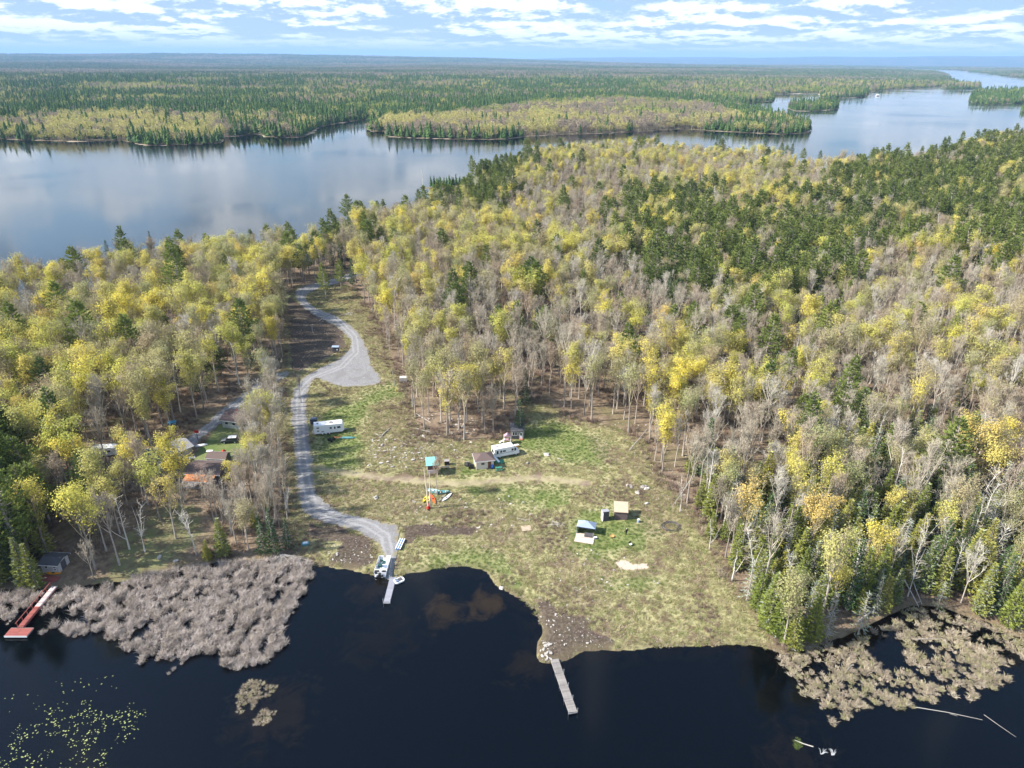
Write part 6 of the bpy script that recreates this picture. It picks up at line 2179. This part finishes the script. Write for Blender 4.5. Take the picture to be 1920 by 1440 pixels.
for x in (-3.8, -1.3, 1.2, 3.5):
    MB().box(x - 0.07, x + 0.07, -5.8, -5.66, -0.2, 1.95).build('porch_post', WHITE, t)
MB().box(-3.9, 3.6, -5.8, -3.0, -0.1, 0.15).build('porch_deck', GREYW, t)
t = gable_house('lodge_wing', g(412, 868), R(-3), 4.8, 3.2, 2.3, 0.8, 0.3, CHAR, BROOF, 'small brown-roofed outbuilding just behind the dark lodge', 'outbuilding')
window(t, 0, -1.6, 1.4, 0.9, 0.7, 'y-')
MB().box(-2.42, -2.40, -0.4, 0.4, 0, 1.9).build('door', WHITE, t)
t = gable_house('garage', g(322, 855), R(52), 8.5, 6.0, 2.3, 0.9, 0.5, mat('pale_tan_siding', (0.45, 0.42, 0.38), 0.8), mat('light_grey_shingle', (0.27, 0.265, 0.28), 0.8, var=0.15), 'pale grey-roofed garage with white eaves where the driveway ends', 'garage')
MB().box(-4.30, -4.25, -2.2, 2.2, 0, 2.1).build('garage_door', WHITE, t)
window(t, 1.5, -3.0, 1.4, 0.9, 0.7, 'y-')
t = gable_house('blue_roof_shed', g(297, 868), R(8), 8.0, 6.5, 2.4, 1.1, 0.4, CHAR, mat('slate_blue_shingle', (0.035, 0.055, 0.075), 0.85, var=0.2), 'building with a dark slate-blue roof beside the grey-roofed garage', 'building')
window(t, -1.5, -3.25, 1.4, 1.0, 0.8, 'y-')
MB().box(1.0, 2.0, -3.31, -3.25, 0, 2.0).build('door', WHITE, t)
for i, (px, py, rz, lab) in enumerate(((201, 853, 0.1, 'white trailer half hidden under the western budding trees'), (45, 862, -0.2, 'white camper glimpsed between the western trees, near the small pine'), (20, 845, 0.3, 'white camper glimpsed at the far west edge of the woods'))):
    t = thing('camper', g(px, py), rz, lab, 'camper', 'white campers hidden in the west woods')
    MB().prism([(-3.2, 0.5), (3.0, 0.5), (3.3, 1.2), (3.0, 2.7), (-3.2, 2.7)], -1.2, 1.2, axis='y').build('body', WHITE, t, bevel=0.06)
    window(t, -1.5, -1.2, 1.8, 0.9, 0.6, 'y-', GREYW)
    window(t, 1.2, -1.2, 1.8, 0.9, 0.6, 'y-', GREYW)
    wheel(t, 0.4, -1.0)
    wheel(t, 0.4, 1.0)
# car on the west lawn
t = thing('parked_car', g(432, 829), R(188), 'silver sport utility car parked on the shaded west lawn', 'car')
MB().prism([(-2.25, 0.35), (2.25, 0.35), (2.25, 0.85), (1.2, 1.0), (-2.25, 1.05)], -0.9, 0.9, axis='y').build('body', mat('dark_car_paint', (0.05, 0.055, 0.065), 0.3, 0.3), t, bevel=0.08)
MB().prism([(-2.1, 1.05), (1.1, 1.0), (0.4, 1.6), (-1.9, 1.65)], -0.8, 0.8, axis='y').build('glasshouse', GLASS, t)
MB().box(-1.85, 0.4, -0.78, 0.78, 1.62, 1.69).build('roof', WHITE, t, bevel=0.03)
MB().prism([(1.0, 1.02), (2.2, 0.88), (2.2, 0.92), (1.0, 1.06)], -0.85, 0.85, axis='y').build('bonnet', SILV, t)
for x in (-1.4, 1.4):
    wheel(t, x, -0.82, 0.35)
    wheel(t, x, 0.82, 0.35)
for s in (-0.65, 0.65):
    MB().box(2.25, 2.28, s - 0.15, s + 0.15, 0.65, 0.8).build('headlight', WHITE, t)
    MB().box(-2.28, -2.25, s - 0.12, s + 0.12, 0.75, 0.95).build('tail_light', REDT, t)
# play set on the lawn
t = thing('toy_slide', g(421, 857), 0.2, 'red plastic toy tower with a slide on the sunny west lawn', 'toy slide')
MB().box(-0.5, 0.5, -0.5, 0.5, 0.8, 0.9).box(-0.5, -0.4, -0.5, 0.5, 0, 1.6).box(0.4, 0.5, -0.5, 0.5, 0, 1.6).build('frame', REDT, t)
MB().prism([(0.5, 0.9), (2.0, 0.05), (2.0, 0.2), (0.5, 1.05)], -0.3, 0.3, axis='y').build('slide', mat('pale_green_plastic', (0.55, 0.68, 0.35), 0.5), t)
MB().prism([(-0.6, 1.6), (0.6, 1.6), (0, 2.1)], -0.6, 0.6, axis='y').build('roof', REDT, t)
t = thing('paddling_pool', g(413, 861), 0, 'light blue paddling pool on the west lawn beside the toy slide', 'paddling pool')
MB().lathe([(1.0, 0), (1.2, 0.1), (1.2, 0.3), (1.05, 0.32), (0.95, 0.15)], 16).build('ring', mat('light_blue_plastic', (0.12, 0.42, 0.65), 0.4), t, smooth=True)
MB().lathe([(0.02, 0.05), (0.95, 0.12)], 16).build('liner', WHITE, t)
canoe('upturned_boat', g(378, 836), R(20), 3.4, 1.2, 0.4, WHITE, 'white upturned boat beside the driveway at the lawn edge', 'boat', True, inner=PLY)
for i, (px, py, lab) in enumerate(((393, 846, 'white square slab in the middle of the west lawn'), (360, 858, 'white square slab at the west end of the sunny lawn'), (401, 864, 'pale board behind the lodge outbuilding roof'))):
    t = thing('lawn_slab', g(px, py), i * 0.5, lab, 'slab', 'pale slabs on the west lawn')
    MB().box(-0.8, 0.8, -0.5, 0.5, 0, 0.12).build('slab', WHITE, t)
# tractor, quad
t = thing('red_tractor', g(275, 882), 0.5, 'small red garden tractor parked by the slate-blue roof', 'tractor')
MB().box(0.1, 1.1, -0.35, 0.35, 0.4, 0.95).build('bonnet', REDT, t, bevel=0.06)
MB().box(-0.9, 0.1, -0.5, 0.5, 0.35, 0.6).build('body', REDT, t)
MB().box(-0.7, -0.2, -0.25, 0.25, 0.6, 0.75).box(-0.8, -0.7, -0.25, 0.25, 0.6, 1.15).build('seat', BLACKP, t)
for x, r_ in ((-0.6, 0.42), (0.8, 0.28)):
    wheel(t, x, -0.55, r_)
    wheel(t, x, 0.55, r_)
t = thing('tool_chest', g(288, 884), 0.1, 'small white chest standing beside the red garden tractor', 'chest')
MB().box(-0.3, 0.3, -0.25, 0.25, 0, 0.9).build('body', WHITE, t)
MB().box(-0.32, 0.32, -0.27, 0.27, 0.9, 0.96).build('lid', GREYW, t)
t = thing('blue_cart', g(324, 797), 0.4, 'blue garden cart under the trees beside the driveway', 'cart')
MB().prism([(-1.1, 0.4), (0.9, 0.4), (1.1, 1.1), (-1.2, 1.1)], -0.7, 0.7, axis='y').build('tub', mat('mid_blue', (0.06, 0.25, 0.42), 0.5), t)
wheel(t, 0, -0.8, 0.4)
wheel(t, 0, 0.8, 0.4)
# basketball post by the driveway
t = thing('hoop_post', g(372, 828), 0, 'slim post with a small red backboard at the lawn corner', 'post')
MB().tube([(0, 0, -0.2), (0, 0, 3.0)], 0.07, 6).build('post', BLACKP, t)
MB().box(-0.6, 0.6, -0.05, 0.05, 2.7, 3.5).build('backboard', REDT, t)

# --- lane side: information box, log pole, white cart
t = thing('notice_box', g(630, 661), 0.0, 'dark box with a white plate standing inside the lane bend', 'notice box')
MB().box(-1.1, 1.1, -0.5, 0.5, 0.5, 2.2).build('cabinet', CHAR, t)
MB().prism([(-0.7, 2.2), (0.7, 2.2), (0.7, 2.45), (-0.7, 2.3)], -1.25, 1.25, axis='x').build('roof', TENTB, t)
MB().box(0.4, 0.9, -0.54, -0.5, 1.1, 1.6).build('plate', WHITE, t)
for s in (-0.9, 0.9):
    MB().box(s - 0.08, s + 0.08, -0.3, 0.3, -0.2, 0.5).build('leg', GREYW, t)
t = thing('peeled_post', g(743, 734), 0, 'tall pale peeled post in the grass east of the pull-out', 'post')
MB().tube([(0, 0, -0.2), (-0.5, 0.1, 4.2), (-1.0, 0.2, 8.0)], [0.14, 0.12, 0.07], 6).build('shaft', DEADW, t)
MB().tube([(0, 0, -0.2), (-0.2, 0.05, 1.8)], [0.17, 0.15], 6).build('base_sleeve', YEL, t)
t = thing('white_box_trailer', g(757, 716), 0.1, 'small dirty white box trailer at the wood edge east of the pull-out', 'trailer')
MB().box(-1.2, 1.2, -0.8, 0.8, 0.5, 1.8).build('body', mat('dirty_white', (0.55, 0.50, 0.47), 0.8, var=0.2), t, bevel=0.04)
wheel(t, 0, -0.85, 0.35)
wheel(t, 0, 0.85, 0.35)
t = thing('white_marker', g(586, 622), 0.2, 'short white plank standing on the brush slope west of the lane', 'plank')
MB().box(-0.15, 0.15, -0.06, 0.06, -0.1, 2.6).build('plank', DEADW, t)
t = thing('lane_sign', g(592, 598), 0.0, 'slim dark signpost beside the lane near its upper bend', 'signpost')
MB().tube([(0, 0, -0.2), (0, 0, 2.6)], 0.07, 5).build('post', CHAR, t)
MB().box(-0.4, 0.4, -0.04, 0.04, 2.0, 2.5).build('panel', WHITE, t)
# far cottages
for i, (px, py, rz, rm, lab) in enumerate(((716, 412, 0.3, GREYW, 'grey-roofed cottage half hidden by trees on the big lake shore'), (1200, 331, 0.2, GREYW, 'pale roofed cottage deep in the woods toward the channel'), (1838, 191, 0.1, WHITE, 'white cottage at the waterline of the long east island'),
                                           (1645, 180, 0.0, WHITE, 'tiny pale cottage on the far channel shore'))):
    t = gable_house('cottage', g(px, py), rz, 9, 6.5, 2.6, 1.6, 0.5, mat('cottage_siding', (0.5, 0.48, 0.45), 0.8), rm, lab, 'cottage')
    for x in (-2.5, 0, 2.5):
        window(t, x, -3.25, 1.5, 1.1, 1.0, 'y-')
t = thing('cottage_dock', Vector((*up(832, 364, 0.4), 0.3)), R(4), 'pale dock at the head of the small bay behind the wooded point', 'dock')
mm = MB().box(0, 0.9, -1.0, 1.0, 0, 0.1).mesh('plank', PINKP)
for i in range(9):
    link_obj('plank', mm, t, (-4.5 + i, 0, 0))
MB().box(-4.5, 4.4, -0.9, 0.9, -0.3, 0).build('float', GREYW, t)
t = thing('fishing_boat', Vector((*up(1694, 184, 0), 0)), 0.3, 'tiny dark fishing boat out on the channel', 'boat')
MB().prism([(-3, 0.2), (-2.6, -0.2), (2.4, -0.2), (3.4, 0.9), (-3, 0.9)], -1.1, 1.1, axis='y').build('hull', CHAR, t)
MB().box(-0.6, 0.8, -0.7, 0.7, 0.9, 2.0).build('cabin', WHITE, t)

# ------------------------------------------------------------------ stones, logs, dead wood
def rock_mesh(seed):
    rs = np.random.default_rng(seed)
    import bmesh
    bm = bmesh.new()
    bmesh.ops.create_icosphere(bm, subdivisions=1 if seed > 3 else 2, radius=0.5)
    s_ = (rs.uniform(0.8, 1.3), rs.uniform(0.7, 1.0), rs.uniform(0.45, 0.8))
    for v in bm.verts:
        k = 1 + 0.22 * rs.normal()
        v.co = Vector((v.co.x * s_[0] * k, v.co.y * s_[1] * k, v.co.z * s_[2] * k + 0.12))
    m = bpy.data.meshes.new('stone')
    bm.to_mesh(m)
    bm.free()
    m.materials.append(STONE)
    return m


ROCKS = [rock_mesh(i) for i in range(7)]
for px, py, sz, lab in ((705, 934, 1.5, 'large rounded pale boulder alone on the brown bank above the lane'), (1207, 914, 1.7, 'western boulder of the row under the east wood edge'), (1213, 917, 1.4, 'second boulder of the row under the east wood edge'),
                        (1183, 913, 1.4, 'angular cream boulder nearest the clearing in the boulder row'), (1176, 911, 1.2, 'slab-like boulder behind the angular cream one'), (1196, 925, 1.5, 'split white boulder at the end of the boulder row'),
                        (989, 869, 1.0, 'pale stone on the grass east of the motorhome'), (1212, 945, 1.2, 'grey boulder on the brown slope east of the plywood-roofed shed'), (940, 1103, 1.0, 'whitish stones at the water on the bay point'),
                        (1025, 853, 1.6, 'low grey rock outcrop on the green slope'), (299, 1045, 1.2, 'pale stone at the edge of the shaded front lawn'), (330, 1052, 1.1, 'pale stone on the brushy bank by the reed bed')):
    o = link_obj('boulder', ROCKS[random.randrange(4)], None, g(px, py), random.uniform(0, 6), (sz, sz * 0.9, sz * 0.8))
    tag(o, lab, 'boulder')
stone_areas = [((1010, 1120, 1120, 1210), 46, 'pale stone scattered over the dark peat at the shore', 0.32), ((1012, 1205, 1035, 1240), 34, 'white stone heaped at the corner of the peat shore', 0.45), ((850, 930, 1010, 1000), 40, 'pale stone strewn over the brown slope above the bay', 0.38),
               ((770, 925, 850, 985), 28, 'pale stone strewn round the kayaks', 0.36), ((690, 815, 800, 880), 40, 'stone of the rubble bank behind the dirt track', 0.62), ((845, 780, 890, 850), 22, 'pale stone at the wood edge west of the motorhome', 0.7),
               ((1040, 1020, 1240, 1130), 36, 'pale stone in the dry grass below the tent', 0.35), ((950, 1000, 1100, 1110), 20, 'pale stone in the dry grass above the bay point', 0.35), ((600, 1030, 700, 1060), 16, 'pale stone on the dark bank left of the ramp', 0.4)]
for (x0, y0, x1, y1), n, lab, sz in stone_areas:
    for i in range(n):
        q = g(random.uniform(x0, x1), random.uniform(y0, y1))
        if float(land_sdf(q.x, q.y)) < 0.2:
            continue
        s_ = sz * random.uniform(0.6, 1.7)
        o = link_obj('stone', ROCKS[random.randrange(4, 7)], None, q, random.uniform(0, 6), (s_, s_ * random.uniform(0.7, 1), s_ * random.uniform(0.6, 1)))
        tag(o, lab, 'stone', lab.replace('stone', 'stones', 1))


rub_src = []
for i in range(3):
    o = link_obj('rubble_stone', ROCKS[4 + i], None, g(760 + 12 * i, 850), 0.4 * i, 0.6)
    rub_src.append([tag(o, 'rubble stone at the foot of the bank behind the dirt track', 'stone', 'stones of the rubble bank behind the dirt track')])
rx_, ry_, rs_ = [], [], []
for (x0, y0, x1, y1), n, sz in (((690, 820, 810, 882), 260, 0.30), ((1010, 1115, 1150, 1235), 150, 0.13), ((840, 920, 1060, 1060), 260, 0.17), ((760, 780, 890, 860), 160, 0.32), ((600, 880, 860, 990), 260, 0.16), ((760, 1000, 1300, 1200), 380, 0.14),
                              ((545, 600, 640, 700), 200, 0.25), ((1100, 800, 1300, 960), 320, 0.25), ((580, 1000, 705, 1058), 180, 0.16)):
    for i in range(n):
        x, y = up(random.uniform(x0, x1), random.uniform(y0, y1), 2.0)
        rx_.append(x)
        ry_.append(y)
        rs_.append(sz * random.uniform(0.5, 1.6))
rx_, ry_, rs_ = np.array(rx_), np.array(ry_), np.array(rs_)
ok = (land_sdf(rx_, ry_) > 0.2) & (sdf(lane, rx_, ry_) < 0)
rx_, ry_, rs_ = rx_[ok], ry_[ok], rs_[ok]
n = len(rx_)
tag(gn_scatter('small_rubble', np.stack([rx_, ry_, ground_z(rx_, ry_)], 1), np.stack([rx_ * 0, rx_ * 0, RNG.uniform(0, 6, n)], 1), np.stack([rs_, rs_ * 0.8, rs_ * 0.8], 1), RNG.integers(0, 3, n), rub_src), 'small pale rubble littered over the clearing')


def log(px1, py1, px2, py2, r0, label, z=0.12, z2=None, br=0, group=None, name='fallen_log', water=False):
    if water:
        a_, b2 = Vector((*up(px1, py1, 0), 0)), Vector((*up(px2, py2, 0), 0))
    else:
        a_, b2 = g(px1, py1), g(px2, py2)
    d_ = b2 - a_
    t = thing(name, a_, 0, label, 'log', group)
    e = Vector((d_.x, d_.y, d_.z + (z2 if z2 is not None else z)))
    s = Vector((0, 0, z))
    md = s.lerp(e, 0.5) + Vector((random.uniform(-.2, .2), random.uniform(-.2, .2), 0.05))
    MB().tube([s, md, e], [r0, r0 * 0.8, r0 * 0.45], 6).build('stem', DEADW, t)
    for i in range(br):
        u = random.uniform(0.35, 0.95)
        p = s.lerp(e, u)
        dirv = (e - s).normalized() * 0.5 + Vector((random.gauss(0, .6), random.gauss(0, .6), abs(random.gauss(0.3, .3))))
        MB().tube([p, p + dirv * random.uniform(0.8, 1.8)], [r0 * 0.4, 0.02], 4).build('branch', DEADW, t)


LG = 'fallen bleached logs'
for args in ((716, 818, 732, 803, 0.22, 'white split log lying on the brown slope east of the travel trailer'), (704, 814, 710, 817, 0.14, 'short white stick beside the split log'), (780, 776, 808, 793, 0.16, 'long pale log propped at the wood edge above the brown slope'),
             (778, 803, 822, 815, 0.14, 'thin pale log lying at the foot of the wood edge'), (1045, 860, 1055, 863, 0.12, 'thin stick on the green slope'), (970, 972, 987, 977, 0.10, 'pale stick beside the plywood sheet'), (738, 648, 720, 651, 0.14, 'pale log beside the lane bend, east side'),
             (598, 603, 630, 580, 0.16, 'dark leaning log north of the upper lane'), (622, 598, 660, 585, 0.15, 'log of the brush pile north of the upper lane')):
    log(*args, group=LG, br=1)
log(1180, 846, 1212, 823, 0.15, 'arched pale dead branch at the east edge of the clearing', 0.3, 3.2, 2, LG)
log(1290, 925, 1262, 948, 0.12, 'curved pale trunk leaning at the wood edge by the wire coil', 3.6, 0.2, 1, LG)
log(1418, 1113, 1450, 1127, 0.12, 'white fallen trunk at the clearing corner', 0.8, 0.3, 1, LG)
log(1608, 1168, 1658, 1138, 0.18, 'fallen spruce trunk lying over the black inlet', 0.4, 0.9, 4, LG)
log(1688, 1105, 1722, 1140, 0.14, 'leaning bleached trunk behind the black inlet', 2.8, 0.3, 1, LG)
log(1700, 1098, 1728, 1135, 0.12, 'second leaning bleached trunk behind the black inlet', 3.2, 0.3, 1, LG)
log(1882, 1115, 1915, 1092, 0.12, 'slanting dead trunk at the east frame edge', 0.3, 2.5, 1, LG)
log(1716, 1326, 1842, 1350, 0.06, 'long thin log floating off the east marsh', 0.03, 0.03, 1, LG, water=True)
log(1845, 1340, 1905, 1382, 0.04, 'faint thin sunken log east of the floating one', 0.0, 0.0, 0, LG, water=True)
log(1715, 1200, 1765, 1199, 0.10, 'straight bleached log across the upper marsh', 0.15, 0.15, 0, LG, water=True)
log(1768, 1200, 1788, 1222, 0.08, 'short bleached log across the sedge tussocks', 0.15, 0.1, 0, LG, water=True)
log(1525, 1400, 1490, 1388, 0.10, 'sunken log running from the moss hummock', -0.02, 0.03, 0, LG, water=True)
log(1585, 1262, 1600, 1248, 0.08, 'short white stick in the west part of the marsh', 0.2, 0.4, 0, LG, water=True)
for cx_, cy_, n, lab in ((1541, 1412, 8, 'white tangle of dead branches breaking the water, western half'), (1562, 1414, 8, 'white tangle of dead branches breaking the water, eastern half')):
    t = thing('dead_branch', Vector((*up(cx_, cy_, 0), 0)), 0, lab, 'dead branch', 'dead branches in the open water')
    for i in range(n):
        a_ = random.uniform(-0.4, 2.2)
        L_ = random.uniform(0.5, 1.1)
        MB().tube([(random.uniform(-.4, .4), -0.2, -0.03), (math.cos(a_) * L_ * 0.6, math.sin(a_) * L_ * 0.6, 0.3), (math.cos(a_) * L_, math.sin(a_) * L_, 0.25)], [0.04, 0.03, 0.01], 4).build('branch', mat('white_branch', (0.42, 0.43, 0.43), 0.8), t)
# brush teepee on the reed bank
t = thing('brush_teepee', g(530, 1052), 0, 'fan of bleached poles leaning together at the reed bank', 'pole stack')
for i in range(18):
    a_ = random.uniform(-2.9, 0.3)
    L_ = random.uniform(3.0, 5.5)
    MB().tube([(random.gauss(0, .2), 0.4, 1.5), (math.cos(a_) * L_ * 1.1, math.sin(a_) * L_ * 0.8, 0.0)], [0.05, 0.07], 4).build('pole', DEADW, t)
t = thing('wire_coil', g(1258, 988), 0, 'round coil of dark brush and wire at the east clearing edge', 'coil')
for i in range(5):
    rr_ = 1.3 + 0.14 * i
    MB().tube([(rr_ * math.cos(a_) * 1.2, rr_ * math.sin(a_), 0.15 + 0.1 * (i % 3)) for a_ in np.linspace(0, 6.1, 18)], 0.05, 4).build('loop', CHAR, t)
# brush piles
for px, py, lab in ((600, 596, 'grey brush pile north of the upper lane'), (655, 590, 'second grey brush pile, nearer the bend'), (1046, 985, 'tangle of grey branches on the slope west of the tent'), (1380, 1000, 'heap of bleached windfall among the eastern trees'), (1435, 1005, 'second heap of bleached windfall, nearer the marsh')):
    t = thing('brush_pile', g(px, py), 0, lab, 'brush pile')
    for i in range(16):
        a_ = random.uniform(0, 6.28)
        c_ = Vector((random.gauss(0, 1.0), random.gauss(0, 0.8), 0))
        dv = Vector((math.cos(a_), math.sin(a_), random.uniform(0, 0.5))) * random.uniform(0.8, 2.4)
        MB().tube([c_ - dv / 2 + Vector((0, 0, .3)), c_ + dv / 2 + Vector((0, 0, .4))], [0.06, 0.03], 4).build('branch', DEADW, t)

# ------------------------------------------------------------------ lily pads
lm = []
for k in range(3):
    m = MB()
    n = 9
    m.quad([(0, 0, 0.012)] + [(math.cos(0.35 + 5.58 * i / (n - 1)), math.sin(0.35 + 5.58 * i / (n - 1)), 0.012 + 0.015 * (i % 2)) for i in range(n)])
    lm.append(m.mesh('lily_pad', LILY))
pad_poly = up_poly([(-20, 1400), (40, 1370), (60, 1335), (120, 1322), (165, 1312), (240, 1325), (275, 1345), (262, 1375), (235, 1395), (225, 1420), (205, 1460), (-20, 1460)])
x0, y0 = pad_poly.min(0)
x1, y1 = pad_poly.max(0)
pads = []
while len(pads) < 270:
    x, y = RNG.uniform(x0, x1), RNG.uniform(y0, y1)
    if float(sdf(pad_poly, np.array([x]), np.array([y]))[0]) > 0 and float(vnoise(x, y, 2.2, 12, 2)) > 0.47:
        pads.append((x, y))
for cx_, cy_, n in ((120, 1290, 7), (165, 1282, 6), (10, 1310, 5), (200, 1288, 4), (75, 1300, 3), (190, 1265, 3), (800, 1050, 0)):
    for i in range(n):
        q = up(cx_ + random.gauss(0, 14), cy_ + random.gauss(0, 8))
        pads.append(q)
for x, y in pads:
    s_ = random.uniform(0.06, 0.15)
    o = link_obj('lily_pad', lm[random.randrange(3)], None, (x, y, 0.0), random.uniform(0, 6), (s_, s_ * random.uniform(.7, 1), 1))
    tag(o, 'pale green lily pad floating on the dark water', 'lily pad', 'lily pads floating on the dark bay')

pad_src = [[next(q for q in COL.objects if q.data == m_)] for m_ in lm]
ex = []
while len(ex) < 260:
    x, y = RNG.uniform(x0, x1), RNG.uniform(y0, y1)
    if float(sdf(pad_poly, np.array([x]), np.array([y]))[0]) > -1.0 and float(vnoise(x, y, 2.2, 12, 2)) > 0.42:
        ex.append((x, y, 0.0))
es = RNG.uniform(0.04, 0.11, len(ex))
tag(gn_scatter('lily_pads_beyond', ex, np.stack([es * 0, es * 0, RNG.uniform(0, 6, len(ex))], 1), np.stack([es, es * 0.9, es * 0 + 1], 1), RNG.integers(0, 3, len(ex)), pad_src), 'smallest lily pads between the larger ones')

# ------------------------------------------------------------------ air
hm = bpy.data.materials.new('haze')
hm.use_nodes = True
nt = hm.node_tree
nt.nodes.clear()
ho = nn(nt, 'ShaderNodeOutputMaterial')
pv = nn(nt, 'ShaderNodeVolumePrincipled')
pv.inputs['Color'].default_value = (0.36, 0.60, 0.96, 1)
pv.inputs['Density'].default_value = 4.5e-5
pv.inputs['Anisotropy'].default_value = 0.0
nt.links.new(pv.outputs[0], ho.inputs['Volume'])
mb = MB()
mb.box(-65000, 65000, -2000, 65000, -4.5, 480)
tag(mb.build('haze', hm), kind='stuff')
